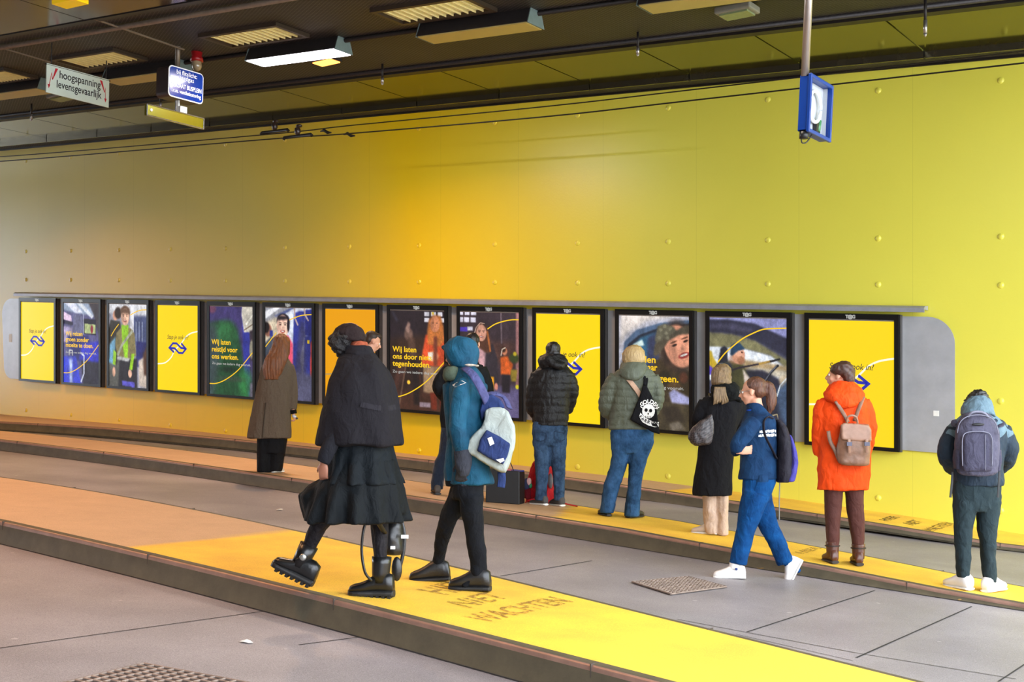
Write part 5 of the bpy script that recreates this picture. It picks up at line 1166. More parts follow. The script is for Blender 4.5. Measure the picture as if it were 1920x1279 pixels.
P.garment('jeans', [P.loft([(790, 999, 1063, .125), (806, 998, 1064, .125), (826, 998, 1063, .12), (836, 999, 1062, .10)]), P.loft([(822, 998, 1031, .11), (845, 1001, 1032.5, .095), (870, 1003, 1031, .085), (895, 1004, 1028, .075), (915, 1004.5, 1026, .07), (938, 1004, 1025, .072)]), P.loft([(822, 1031, 1063.5, .11), (845, 1032, 1062, .095), (870, 1034, 1060, .085), (895, 1037, 1059.5, .075), (915, 1038, 1058.5, .07), (938, 1038, 1058.5, .072)])], JN, fold=(.007, 14, 16), smooth=3, vox=.010)
b = MB()
for cx in (1014, 1049):
    for a_, c_ in (((cx-10, 809), (cx+10, 812)), ((cx-10, 809), (cx-9, 824)), ((cx-9, 824), (cx+1, 828)), ((cx+1, 828), (cx+10, 824)), ((cx+10, 824), (cx+10, 812))): b.tube([P.L(*a_, -.128), P.L(*c_, -.126)], .003, 5)
b.build('pocket_seam', mat('jean_stitch', (26, 44, 70), rough=.9), P.root)
GS = mat('grey_canvas', (72, 68, 66), rough=.8)
x = P.L(1016, 938, .0)[0]; P.shoe(x, .0, 38, GS, SOLEW, h=h_mid, L=.27, tie=LACEW); x = P.L(1049, 938, 0)[0]; P.shoe(x, .0, 26, GS, SOLEW, h=h_mid, L=.27, tie=LACEW)

# --- P7 woman with green puffer and tote bag
Z = Zof(1165, 970, h_mid); P = Person(1165, 970, Z, 'person with short blond hair in a green quilted jacket and flared jeans')
P.body((1190, 668, .0, 0, 4), dict(neck=(1189, 696, 0), sl=(1157, 706, 0), sr=(1222, 706, 0), el=(1140, 760, .05), er=(1232, 756, .05), wl=(1150, 785, .25), wr=(1215, 780, .25), hl=(1165, 822, 0), hr=(1206, 822, 0), kl=(1160, 882, .02), kr=(1196, 884, .02), al=(1138, 955, .05), ar=(1186, 960, 0)))
BLD = mat('blond_hair', (148, 120, 74), rough=.42, var=.25, vscale=60, col2=(196, 168, 116), bump=.6, bscale=90, stretch=(3, 3, .3), bdist=.008)
P.hair(BLD, [P.loft([(648, 1182, 1197, .05, -.01), (651, 1176, 1202, .085, -.015), (658, 1169, 1208, .10, -.02), (667, 1167, 1210, .105, -.025), (676, 1167.5, 1210, .10, -.025), (683, 1170, 1208, .085, -.03), (686, 1173, 1205, .07, -.03)])], local=[((0, -.03, .04), (.08, .09, .08))], amp=.006, sx=70, sz=8)
P.garment('neck_warmer', [P.loft([(690, 1168, 1209, .095, -.01), (684, 1168, 1209, .095, -.015), (678, 1168, 1208, .09, -.02), (676, 1172, 1205, .08, -.02)])], fabric('black_fleece', (14, 14, 15)), fold=(.004, 20, 8))
GP = fabric('green_grey_nylon', (84, 90, 76), rough=.6, var=.12, sheen=0, bscale=60, bump=.6, bdist=.006, spec=.4)
P.garment('puffer_jacket', [P.loft([(805, 1140.5, 1231, .15), (795, 1141.5, 1229, .15), (775, 1144, 1224, .145), (755, 1146, 1222, .14), (735, 1147, 1226, .145), (715, 1146, 1230, .145), (704, 1149, 1229, .13), (695, 1156, 1222, .11), (686, 1165, 1212, .09), (681, 1168, 1209, .085)]),
                            P.T([(1157, 706, 0, 15), (1145, 730, .02, 17), (1139, 752, .04, 17), (1139, 768, .1, 15), (1150, 783, .22, 11)]), P.T([(1221, 706, 0, 15), (1229, 730, .02, 16), (1229, 752, .05, 16), (1222, 772, .16, 13)])], GP, vox=.010, quilt=(.075, .010), fold=(.008, 8, 6), smooth=3)
P.garment('hood', [P.loft([(713, 1172, 1196, .03, -.15), (708, 1165, 1204, .055, -.14), (700, 1161, 1211, .09, -.10), (691, 1161, 1213, .11, -.06), (683, 1164, 1212, .11, -.03), (679, 1167, 1209, .10, -.02)])], GP, vox=.010, fold=(.012, 10, 8))
JF = fabric('washed_denim', (24, 54, 86), col2=(56, 94, 134), var=.25, vscale=8, rough=.9)
P.garment('jeans', [P.loft([(798, 1146, 1224, .14), (812, 1143.5, 1226, .145), (830, 1145, 1226, .145), (842, 1146, 1222, .13), (850, 1147, 1218, .11)]), P.loft([(835, 1146, 1182, .12), (855, 1147, 1180, .105), (873, 1144, 1175, .095, .01), (890, 1138, 1170.5, .09, .02), (910, 1131.5, 1163, .09, .03), (935, 1128, 1156, .10, .04), (962, 1124.5, 1151, .12, .04)]),
                    P.loft([(835, 1180, 1222, .12), (855, 1180, 1216, .105), (873, 1179, 1210, .095), (890, 1178, 1206, .09), (910, 1177, 1202.5, .09), (935, 1174, 1201, .10), (968, 1170, 1198.5, .12)])], JF, fold=(.006, 14, 14), vox=.010)
x = P.L(1137, 962, .05)[0]; P.shoe(x, .05, 18, BLKLEATH, SOLEB, h=h_mid, L=.25); x = P.L(1185, 966, 0)[0]; P.shoe(x, 0, -40, BLKLEATH, SOLEB, h=h_mid, L=.27)
PG = P
f = Frame('tote_bag', 1222, 812, Z-.19, 'black cotton tote bag with white skull print hanging from the green jacket', 'bag')
BT = fabric('black_cotton', (20, 20, 23), var=.1)
def slabpoly(fr, pts, w, t, m, name, parent=None, bulge=.02, nlay=4):
    c = np.mean(pts, 0); V = []; Fc = []; n = len(pts)
    lay = [(-t/2-bulge*.6, .90), (-t/2-bulge*.2, .98), (0, 1.0), (t/2, .98), (t/2+bulge*.3, .9)]
    for dw, k in lay:
        for p in pts: V.append(fr.L(c[0]+(p[0]-c[0])*k, c[1]+(p[1]-c[1])*k, w+dw))
    for i in range(len(lay)-1):
        for j in range(n): Fc.append((i*n+j, i*n+(j+1) % n, (i+1)*n+(j+1) % n, (i+1)*n+j))
    Fc.append(tuple(range(n-1, -1, -1))); Fc.append(tuple(range((len(lay)-1)*n, len(lay)*n))); return V, Fc
tp = [(1205, 722), (1212, 722), (1222, 742), (1231, 762), (1234, 790), (1237.5, 815), (1222, 810), (1200, 798), (1181, 787), (1188, 770), (1197, 750)]
tb_ = reg(bake('bag_body', [slabpoly(f, tp, 0, .03, None, '')], BT, f.root, .007, 3, fold=(.006, 10, 6)), f)
b = MB(); b.tube([f.L(1208.5, 730, .0), f.L(1209, 712, .03), f.L(1208, 702, .10), f.L(1207, 697, .17)], [.016, .014, .014, .012], 8, 0, .4); b.tube([f.L(1210, 730, .02), f.L(1213, 712, .05), f.L(1212, 702, .12), f.L(1210, 697, .19)], [.016, .014, .014, .012], 8, 0, .4); b.build('strap', BT, f.root, True)
PW = mat('white_print', (226, 226, 222), rough=.7, var=.15, vscale=80, bump=0)
def arc_text(s_, cx, cy, r, a0, a1, size, inward=False):
    """letters placed along an arc in picture coordinates"""
    out_V = []; out_F = []
    for k, ch in enumerate(s_):
        t = math.radians(a0+(a1-a0)*k/max(1, len(s_)-1)); V2, Fc = text2d(ch, 1, .03, 0, 'CENTER')
        x0, y0 = cx+r*math.cos(t), cy-r*math.sin(t)
        up = (math.cos(t), math.sin(t)) if not inward else (-math.cos(t), -math.sin(t)); rt = (up[1], -up[0]); b0 = len(out_V)
        for a, b_ in V2:
            b_ = b_-.35; X = x0+size*(a*rt[0]+b_*up[0]); Y = y0-size*(a*rt[1]+b_*up[1]); out_V.append((X, Y))
        out_F += [tuple(b0+i for i in q) for q in Fc]
    return out_V, out_F
def disc2(cx, cy, rx, ry, n=18, rot=0):
    return [(cx+rx*math.cos(t)*math.cos(rot)-ry*math.sin(t)*math.sin(rot), cy+rx*math.cos(t)*math.sin(rot)+ry*math.sin(t)*math.cos(rot)) for t in np.linspace(0, 2*math.pi, n, endpoint=False)], [tuple(range(n-1, -1, -1))]
dc = lambda V2, Fc, m, off=.004, nm='print': f.decal(nm, V2, Fc, [tb_], m, tb_, off)
dc(*disc2(1216, 771, 12, 13.5), PW, .004); dc(*arc_text('GOLDEN', 1216, 770, 17.5, 135, 25, 10), PW, .005)
band = [(1198, 782), (1205, 792), (1216, 798), (1228, 801), (1235, 800), (1235.5, 791.5), (1226, 791), (1216, 787), (1207, 781), (1201, 774)]
dc(band, [tuple(range(10))[::-1]], PW, .006)
dc(*arc_text('EARRING', 1227, 758, 35, 222, 282, 8.5, True), MATS['black_cotton'], .009)
for cx, cy, rx, ry in ((1211.5, 769, 3, 3.4), (1220, 770, 3, 3.4), (1215.5, 776, 1.3, 1.8)): dc(*disc2(cx, cy, rx, ry, 12), MATS['black_cotton'], .008)
for k in range(4): dc([(1210+k*3.2, 780), (1211+k*3.2, 780), (1211+k*3.2, 784), (1210+k*3.2, 784)], [(3, 2, 1, 0)], MATS['black_cotton'], .008)
for k in range(7):
    t = math.radians(20+k*24); x0, y0 = 1216+11*math.cos(t), 769-12*math.sin(t); x1, y1 = 1216+17*math.cos(t-.2), 769-15*math.sin(t-.2); V2, Fc = strip2d([(x0, y0), (x1, y1)], 1.6); dc(V2, [q[::-1] for q in Fc], PW, .004)
f = Frame('shoulder_bag', 1150, 770, Z, 'beige strap bag worn diagonally under the tote bag', 'bag')
b = MB(); b.tube([f.L(1177, 709, -.14), f.L(1184, 718, -.165), f.L(1194, 731, -.165), f.L(1203, 745, -.16), f.L(1214, 762, -.155)], [.026]*5, 10, 0, .18); b.build('strap', mat('beige_webbing', (176, 142, 118), rough=.8), f.root)
b = MB(); b.box(f.L(1143, 790, .10), tuple(np.array(f.L(1155, 758, .17)))); b.build('pouch', mat('beige_leather', (180, 146, 122), rough=.6), f.root, bevel=.01)

# --- things on the middle platform
Zb = Zof(945, 944, h_mid)
f = Frame('carrier_bag', 945, 945.5, Zb, 'big square black carrier bag standing on the middle platform edge', 'bag')
def boxpx(fr, front, back_dw, m, name, parent, top=None):
    pass
g0 = f.ground(0, 0, h_mid)
b = MB(); A = [f.L(910, 941, .0), f.L(974, 948, -.06), f.L(984, 945, .12), f.L(920, 938, .2)]
tz = [f.L(912, 879, .0), f.L(974, 884, -.06), f.L(984, 884, .12), f.L(922, 877, .2)]
A = [(a[0], a[1], f.ground(a[0], a[1], h_mid)+.002) for a in A]
b.hexa([tuple(a) for a in A]+[tuple(t) for t in tz]); b.build('bag_body', mat('black_paper', (16, 16, 17), rough=.5, var=.1, bump=.2, bscale=20), f.root, bevel=.008)
b = MB(); b.tube([tuple(v) for v in curve3([f.L(950, 882, -.04), f.L(951, 868, -.03), f.L(956, 866, -.03), f.L(963, 883, -.04)], 5)], .005, 6); b.build('handle', SOLEB, f.root)
f2 = Frame('magazine', 965, 880, Zb, 'blue and red magazines lying on top of the black carrier bag', 'magazine')
b = MB(); b.hexa([f2.L(947, 884, -.03), f2.L(972, 886, -.05), f2.L(983, 884, .10), f2.L(955, 881, .13), f2.L(947, 882, -.03), f2.L(972, 884, -.05), f2.L(983, 882, .10), f2.L(955, 879, .13)]); b.build('cover', mat('blue_gloss', (28, 60, 190), rough=.3), f2.root)
b = MB(); b.hexa([f2.L(930, 881.5, .0), f2.L(958, 882.5, -.04), f2.L(962, 881, .07), f2.L(935, 880, .1), f2.L(930, 879.5, .0), f2.L(958, 880.5, -.04), f2.L(962, 879, .07), f2.L(935, 878, .1)]); b.build('cover', mat('red_pink_gloss', (196, 110, 120), rough=.3), f2.root)
Zr = Zb+.35; f = Frame('rucksack', 1012, 940, Zr, 'red hiking rucksack standing behind the legs of the person in black jacket', 'backpack')
RR = fabric('red_nylon', (170, 22, 32), rough=.6, fold=None) if False else fabric('red_nylon', (170, 22, 32), rough=.6)
b_ = f.loft([(943, 987, 1037, .12), (930, 985, 1040, .15), (905, 988, 1041, .15), (885, 992, 1038, .14), (868, 1000, 1034, .12), (856, 1010, 1032, .09), (852, 1015, 1030, .06)]); reg(bake('main_bag', [b_], RR, f.root, .012, 3, fold=(.014, 9, 9)), f)
reg(bake('side_pocket', [f.loft([(935, 983, 997, .08, -.06), (918, 981, 998, .09, -.06), (900, 985, 998, .08, -.06)])], fabric('dark_red_nylon', (96, 18, 28)), f.root, .01, 2), f)
b = MB(); b.ell(f.L(992, 903, -.15), (.028, .02, .045), 12); b.build('cup', mat('pale_pink_plastic', (205, 160, 156), rough=.4), f.root, True)
b = MB(); b.ell(f.L(995, 911, -.15), (.02, .02, .03), 10); b.build('charm', mat('green_plastic', (28, 130, 84), rough=.4), f.root, True)
b = MB(); b.ell(f.L(1032, 902, -.15), (.03, .02, .09), 12); b.build('reflective_panel', mat('grey_mesh', (110, 104, 108), rough=.4), f.root, True)
b = MB(); b.ell(f.L(988, 908, -.13), (.05, .03, .07), 12); b.build('net_pocket', mat('navy_net', (30, 34, 70), rough=.7), f.root, True)
for pts in ([(1040, 938, -.2), (1058, 944, -.25), (1083, 950, -.28)], [(985, 942, -.2), (1000, 936, -.3), (1024, 941, -.22)], [(1005, 862, -.1), (996, 880, -.15), (990, 900, -.14)]):
    b = MB(); q = [f.L(*p) for p in pts]; q = [(a[0], a[1], max(a[2], f.ground(a[0], a[1], h_mid)+.006)) for a in q]; b.tube([tuple(v) for v in curve3(q, 4)], .007, 6); b.build('strap', MATS['red_nylon'], f.root)

# --- P8 woman in long black coat
Z = Zof(1335, 1002, h_mid); P = Person(1335, 1002, Z, 'person in a long black coat and scarf with pale trousers, carrying a woven bag')
P.body((1353, 706, .0, 22, 8), dict(neck=(1355, 735, 0), sl=(1325, 750, -.02), sr=(1385, 750, .05), el=(1309, 795, .03), er=(1388, 800, .12), wl=(1320, 800, .26), wr=(1365, 800, .3), hl=(1325, 858, 0), hr=(1360, 858, 0), kl=(1327, 920, 0), kr=(1356, 920, 0), al=(1330, 990, 0), ar=(1355, 990, 0)))
LB = mat('light_brown_hair', (92, 70, 46), rough=.42, var=.3, vscale=50, col2=(150, 122, 82), bump=.7, bscale=90, stretch=(3, 3, .25), bdist=.01)
P.hair(LB, [P.loft([(686, 1343, 1356, .05, 0), (690, 1337, 1363, .085, -.01), (698, 1334, 1367, .10, -.02), (708, 1333, 1369, .10, -.03), (718, 1334, 1372, .095, -.05), (727, 1338, 1373, .07, -.03)])], local=[((0, -.03, .04), (.082, .09, .082))], amp=.010, sx=60, sz=4)
b = MB()
for V_, F_ in [*[P.T([(1350+k*1.6, 726, -.165, 2.6), (1350+k*2.0, 740, -.175, 2.6), (1351+k*2.4+(k%2), 750+(k*7)%5, -.178, 2.0), (1351+k*2.6, 757+(k*5)%6-3, -.176, .8)], 8) for k in range(-5, 6)]]: b.add(V_, F_)
b.build('hair_ends', LB, P.root, True)
b = MB(); b.tube([tuple(P.HM @ Vector((.086*math.cos(t), -.01, .02+.11*math.sin(t)))) for t in np.linspace(-.25, math.pi+.25, 18)], .009, 8); b.build('headphone_band', mat('dark_headphone', (40, 36, 34), rough=.4), P.root, True)
for sx in (-1, 1): b = MB(); b.ell((sx*.088, -.005, -.012), (.016, .032, .038), 12, 0, P.HM); b.build('ear_cup', mat('brown_earcup', (104, 78, 62), rough=.4), P.root, True)
BC = fabric('black_wool', (22, 22, 25), var=.2, vscale=40)
P.garment('coat', [P.loft([(929, 1298, 1372, .16), (915, 1299, 1373, .16), (890, 1303, 1373, .155), (860, 1307, 1375, .15), (830, 1311, 1378, .145), (805, 1312, 1382, .145), (780, 1312, 1390, .145), (762, 1313, 1394, .14), (750, 1317, 1392, .12), (742, 1326, 1386, .10), (735, 1335, 1378, .08)]),
                   P.T([(1324, 755, -.02, 14), (1312, 778, .0, 14), (1310, 793, .06, 13.5), (1320, 800, .2, 11)]), P.T([(1384, 756, .05, 14), (1390, 785, .08, 14), (1384, 800, .16, 12), (1368, 802, .26, 10)])], BC, fold=(.010, 9, 3))
P.garment('scarf', [P.loft([(752, 1348, 1392, .09, -.05), (744, 1337, 1391, .125, -.04), (734, 1332, 1388, .15, -.03), (725, 1334, 1384, .15, -.02), (717, 1341, 1377, .11, .0)])], fabric('black_knit_scarf', (18, 20, 20), bscale=90, bump=.9), fold=(.018, 16, 20), smooth=2)
CT = fabric('pale_cord', (190, 166, 148), var=.1)
P.garment('trousers', [P.loft([(905, 1316, 1366, .12), (925, 1317, 1366, .12)]), P.loft([(918, 1317, 1342, .09), (945, 1317.5, 1342, .09), (975, 1319, 1344, .09), (1000, 1320, 1345.5, .105)]), P.loft([(918, 1340, 1366, .09), (945, 1342, 1365, .09), (975, 1342, 1364, .09), (1003, 1341, 1366, .10)])], CT, fold=(.010, 16, 9))
CS = mat('cream_sneaker', (196, 180, 166), rough=.6)
x = P.L(1330, 998, -.02)[0]; P.shoe(x, -.02, 62, CS, SOLEW, h=h_mid, L=.26, tie=LACEW); x = P.L(1353, 1000, 0)[0]; P.shoe(x, 0, 15, CS, SOLEW, h=h_mid, L=.26)
f = Frame('woven_handbag', 1316, 834, Z-.10, 'slouchy black woven leather bag hanging on the left shoulder of the black coat', 'bag')
wv = mat('woven_leather', (34, 30, 32), rough=.4, var=0, bump=0, spec=.5); n_ = wv.node_tree; b0 = n_.nodes['Principled BSDF']; tc_ = [x for x in n_.nodes if x.type == 'TEX_COORD'][0]
ck_ = n_.nodes.new('ShaderNodeTexChecker'); ck_.inputs['Scale'].default_value = 70; ck_.inputs[1].default_value = lin((30, 27, 30)); ck_.inputs[2].default_value = lin((74, 66, 66)); mpp = n_.nodes.new('ShaderNodeMapping'); mpp.inputs['Rotation'].default_value = (0, .6, .5)
n_.links.new(tc_.outputs['Object'], mpp.inputs[0]); n_.links.new(mpp.outputs[0], ck_.inputs[0]); n_.links.new(ck_.outputs[0], b0.inputs['Base Color'])
reg(bake('bag_body', [f.loft([(835.5, 1303, 1330, .05), (831, 1295, 1335, .07), (822, 1290.5, 1338, .075), (812, 1291, 1340, .075), (802, 1297, 1340, .065), (792, 1308, 1339, .05), (783, 1322, 1338, .04), (776, 1330, 1338, .03)])], wv, f.root, .009, 3, fold=(.010, 14, 8)), f)
b = MB(); b.tube([f.L(1334, 782, 0), f.L(1334.5, 760, .0), f.L(1333, 744, .03), f.L(1331, 738, .1)], [.022, .02, .018, .016], 10, 0, .4); b.build('strap', wv, f.root, True)

# --- P9 walking girl in blue
Zr_ = Zof(1372, 1083, .0); P = Person(1420, 1088, Zr_, 'person with auburn ponytail in a dark blue jacket walking left past the platform')
P.body((1411, 735, 0, 68, 4), dict(neck=(1418, 764, 0), sl=(1409, 790, -.17), sr=(1433, 790, .17), el=(1384, 836, -.2), er=(1412, 838, .2), wl=(1393, 846, -.12), wr=(1375, 850, .12), hl=(1428, 898, -.08), hr=(1424, 898, .08), kl=(1402, 978, -.06), kr=(1440, 980, .1), al=(1383, 1054, -.05), ar=(1474, 1055, .12), fr=(1500, 1072, .12)),
       hands=[(P.L(1386, 846, -.16), (1, .2, .1), (0, 1, .2), 1, .5)], vox=.008)
P.hair(mat('dark_auburn_hair', (56, 28, 18), rough=.42, var=.35, vscale=40, col2=(108, 62, 36), bump=.7, bscale=80, stretch=(3, 3, .25), spec=.5, bdist=.01), [P.T([(1430, 722, 0, 5), (1440, 722, 0, 8), (1446, 738, -.0, 10.5), (1446, 758, -.01, 9), (1443, 772, -.01, 5), (1441, 781, -.01, 1.5)])], local=[((0, -.03, .05), (.083, .092, .080)), ((0, -.06, .0), (.074, .055, .06))], amp=.006, sx=60, sz=10)
b = MB(); b.tube([P.L(1433, 719, 0), P.L(1436, 726, 0)], .022, 10); b.build('hair_tie', mat('red_tie', (150, 40, 30), rough=.7), P.root, True)
b = MB()
for sx in (-1, 1): b.tube([tuple(P.HM @ Vector((sx*.032+.021*math.cos(t), .098, .006+.017*math.sin(t)))) for t in np.linspace(0, 6.4, 14)], .002, 5)
for sx in (-1, 1): b.tube([tuple(P.HM @ Vector(v)) for v in ((sx*.053, .096, .008), (sx*.074, .04, .008), (sx*.078, -.005, .01))], .002, 5)
b.build('glasses', mat('thin_metal', (190, 190, 190), rough=.3, metal=.8), P.root)
BJ = fabric('blue_softshell', (14, 38, 70), col2=(26, 60, 96), rough=.85, vscale=6)
P.garment('jacket', [P.loft([(899, 1384, 1455, .13), (880, 1387, 1456, .13), (855, 1388, 1456, .135), (825, 1385, 1457, .15), (805, 1388, 1456, .17), (790, 1392, 1453, .18), (780, 1396, 1447, .14), (772, 1400, 1437, .10), (762, 1400, 1430, .07), (755, 1400, 1426, .06)]),
                     P.T([(1416, 790, -.17, 16), (1398, 812, -.21, 17), (1384, 834, -.21, 15), (1381, 845, -.18, 11)]), P.T([(1425, 790, .17, 15), (1405, 815, .2, 15), (1390, 838, .2, 13), (1378, 848, .12, 10)])], BJ, fold=(.009, 9, 6))
P.garment('collar_trim', [P.loft([(772, 1400, 1425, .073, -.005), (768, 1399, 1425, .073, -.005)])], fabric('royal_trim', (30, 80, 190)), vox=.006, smooth=1)
tor = P.bodyo; jk = [o for o in P.root.children if o.name.startswith('jacket')][0]
for k, (y0, x0, x1) in enumerate(((810, 1424, 1455), (817.5, 1422, 1456))):
    # blurred stripes of white lettering, only bars are legible
    bars = [(x0, y0-2.5), (x1, y0-4.5), (x1, y0+1), (x0, y0+2.5)]; n_s = 10; VV = []; FF = []
    for q in range(n_s):
        t0, t1 = q/n_s, (q+.86)/n_s; b0i = len(VV)
        for (t, top) in ((t0, 1), (t1, 1), (t1, 0), (t0, 0)):
            X = x0+(x1-x0)*t; Y = (y0-2.5-2*t) if top else (y0+2-1.2*t); VV.append((X+.6*math.sin(q*3+top), Y+.5*math.sin(q*2.1+top)))
        FF.append((b0i+3, b0i+2, b0i+1, b0i))
    P.decal('white_lettering', VV, FF, [jk], PW, jk, .006)
JB = fabric('blue_jeans_walk', (6, 48, 94), col2=(14, 72, 126), var=.2, vscale=7)
P.garment('jeans', [P.loft([(890, 1394, 1454, .12), (905, 1393, 1454, .125), (925, 1392, 1447, .125), (940, 1391, 1440, .12)]), P.T([(1419, 925, -.07, 26), (1409, 955, -.07, 23), (1402, 980, -.06, 19.5), (1394, 1010, -.05, 17.5), (1388, 1035, -.05, 17), (1383.5, 1058, -.05, 16.5)], 18), P.T([(1422, 925, .08, 25), (1430, 955, .09, 22), (1440, 982, .10, 19), (1453, 1010, .11, 17), (1464, 1035, .12, 16.5), (1473, 1056, .12, 16)], 18)], JB, fold=(.007, 12, 9))
WS = mat('white_canvas', (226, 222, 218), rough=.7, var=.05)
x, w_, z_ = P.L(1380, 1060, -.05); P.shoe(x, w_, 82, WS, SOLEW, h=0.0, L=.27, tie=LACEW)
x = P.L(1328, 1066, 0)
P.garment('shoe_cuff', [P.T([(1378, 1052, -.05, 10), (1377, 1068, -.05, 11)])], WS, vox=.008)
b = MB(); q = P.L(1382, 1068, -.14); b.add(*ellipsoid((q[0], q[1]+.033, q[2]), (.012, .004, .012), 10)); b.build('star_patch', mat('navy_patch', (30, 50, 110), rough=.6), P.root)
q = P.L(1500, 1062, .12); zz = q[2]
P.shoe(q[0]-.01, .12, 90, WS, SOLEW, z=zz-.02, L=.27, pitch=-62, tie=LACEW)
f = Frame('backpack', 1475, 905, Zr_-.0, 'black and violet backpack worn by the walking person in blue', 'backpack')
BKF = fabric('black_pack_nylon', (40, 38, 46), rough=.7); VIO = fabric('violet_nylon', (66, 62, 140), rough=.6)
reg(bake('main_bag', [f.loft([(905, 1456, 1478, .12, -.02), (890, 1455, 1484, .14, -.02), (860, 1455, 1484, .15, -.02), (830, 1455, 1482, .15, -.02), (805, 1454, 1475, .13, -.02), (792, 1452, 1466, .10, -.02), (786, 1450, 1460, .07, -.02)])], BKF, f.root, .010, 3, fold=(.008, 9, 6)), f)
reg(bake('front_pocket', [f.loft([(903, 1466, 1488, .10, -.03), (890, 1474, 1491, .11, -.03), (868, 1478, 1495, .12, -.03), (845, 1477, 1491, .12, -.03), (825, 1476, 1486, .10, -.03), (815, 1476, 1482, .07, -.03)])], VIO, f.root, .009, 3, fold=(.006, 9, 6)), f)
b = MB(); b.tube([tuple(v) for v in curve3([f.L(1448, 786, -.13), f.L(1440, 782, -.16), f.L(1432, 792, -.2), f.L(1434, 815, -.22), f.L(1446, 840, -.17), f.L(1456, 860, -.1)], 4)], [.018]*21, 8, 0, .35); b.build('shoulder_strap', BKF, f.root, True)
b = MB(); b.tube([f.L(1462, 903, -.05), f.L(1461, 940, -.05), f.L(1461, 975, -.05)], .005, 6); b.build('loose_strap', mat('grey_strap', (120, 116, 110), rough=.8), f.root)

# --- P10 woman in orange
Z = Zof(1583, 1058, h_mid); P = Person(1583, 1058, Z, 'person in a bright orange hooded parka with a brown leather backpack, looking left')
P.body((1573, 705, .02, 66, -4), dict(neck=(1580, 735, 0), sl=(1545, 752, 0), sr=(1618, 752, 0), el=(1533, 806, .03), er=(1634, 806, .05), wl=(1533, 846, .08), wr=(1625, 835, .25), hl=(1562, 890, 0), hr=(1603, 890, 0), kl=(1561, 965, 0), kr=(1604, 965, 0), al=(1560, 1038, .0), ar=(1609, 1046, 0)), hs=1.02)
P.hair(mat('short_brown_hair', (64, 38, 28), rough=.5, var=.35, vscale=60, bump=.7, bscale=100), [P.loft([(681, 1570, 1590, .06, -.02), (685, 1561, 1597, .09, -.02), (694, 1556, 1602, .095, -.01), (700, 1560, 1602, .09, -.01), (710, 1577, 1602, .09, -.0), (721, 1581, 1600, .07, 0)])], local=[((0, -.035, .055), (.082, .088, .078))], amp=.010, sx=35, sz=30)
OR = fabric('orange_parka', (226, 70, 14), rough=.7, var=.08, vscale=10, bscale=70, bump=.3, bdist=.004)
P.garment('parka', [P.loft([(918, 1532, 1627, .16), (905, 1532.5, 1628, .16), (885, 1534, 1630, .155), (860, 1535, 1632, .15), (835, 1537, 1632, .145), (810, 1537, 1631, .145), (785, 1536, 1630, .15), (765, 1535, 1629, .15), (753, 1538, 1627, .135), (745, 1545, 1619, .12), (738, 1552, 1612, .10), (730, 1557, 1604, .085)]),
                    P.T([(1549, 754, 0, 17), (1541, 780, .01, 18), (1538, 808, .03, 16), (1536, 835, .05, 13.5), (1535, 853, .08, 11)]), P.T([(1614, 754, 0, 17), (1624, 780, .01, 18), (1628, 806, .04, 16), (1626, 832, .14, 13), (1622, 850, .22, 11)])], OR, fold=(.012, 9, 7), fine=(.003, 30, 22), vox=.010)
P.garment('hood', [P.loft([(765, 1574, 1600, .03, -.16), (758, 1562, 1612, .06, -.145), (748, 1548, 1619, .10, -.10), (738, 1544, 1620, .125, -.06), (728, 1549, 1614, .125, -.03), (720, 1556, 1606, .115, .0), (716, 1563, 1600, .10, .0)])], OR, fold=(.014, 11, 9), vox=.010)
LG = fabric('brown_leggings', (84, 50, 44), rough=.7, var=.1)
P.garment('leggings', [P.loft([(900, 1546, 1619, .12), (918, 1546, 1619, .12)]), P.loft([(910, 1546, 1580, .10), (935, 1546.5, 1579, .095), (957, 1547, 1577, .085), (980, 1548, 1575, .075), (1000, 1549, 1574, .07), (1028, 1551, 1572, .06)]), P.loft([(910, 1583, 1619, .10), (935, 1586, 1619, .095), (957, 1588, 1619, .085), (980, 1592, 1620.5, .075), (1005, 1596, 1620, .07), (1032, 1599, 1619, .06)])], LG, fold=(.004, 12, 10), vox=.010)
BBT = mat('brown_boot_leather', (84, 46, 30), rough=.35, var=.25, vscale=20, bump=.3, bscale=60)
for px, yl, ht in ((1560.5, 1024, 1055), (1609, 1029, 1062)):
    x = P.L(px, 1050, 0)[0]; o = P.shoe(x, 0, 6 if px < 1600 else -4, BBT, mat('dark_heel', (40, 28, 22), rough=.6), h=h_mid, L=.25, kind='boot', sole=.03)
    b = MB(); zb = P.ground(x, 0, h_mid); b.tube([(x, -.01, zb+.06), (x, -.01, zb+.12), (x, -.005, zb+.17), (x, -.005, zb+.19)], [.05, .055, .058, .060], 18); b.build('shaft', BBT, o, True)
    b = MB(); b.tube([(x+.062*math.cos(t), -.005+.062*math.sin(t), zb+.155) for t in np.linspace(0, 6.3, 20)], .006, 6); b.build('buckle_strap', MATS['dark_heel'], o, True)
f = Frame('leather_backpack', 1600, 875, Z-.20, 'worn brown leather backpack with flap on the back of the orange parka', 'backpack')
LE = mat('brown_leather', (126, 90, 68), rough=.5, var=.25, vscale=14, bump=.5, bscale=40, bdist=.004); LE2 = mat('brown_leather_light', (148, 110, 88), rough=.45, var=.15, vscale=14, bump=.3, bscale=40)
reg(bake('main_bag', [f.loft([(873, 1578, 1629, .06), (868, 1571, 1631, .075), (850, 1568, 1632, .08), (825, 1571, 1633, .08), (805, 1575, 1632, .07), (795, 1578, 1630, .055)])], LE, f.root, .008, 3, fold=(.008, 12, 10)), f)
reg(bake('flap', [slabpoly(f, [(1576, 797), (1582, 793), (1604, 794), (1628, 797), (1634, 806), (1635, 828), (1605, 828), (1578, 825)], -.05, .05, None, '', bulge=.02)], LE2, f.root, .007, 3, fold=(.004, 12, 10)), f)
b = MB()
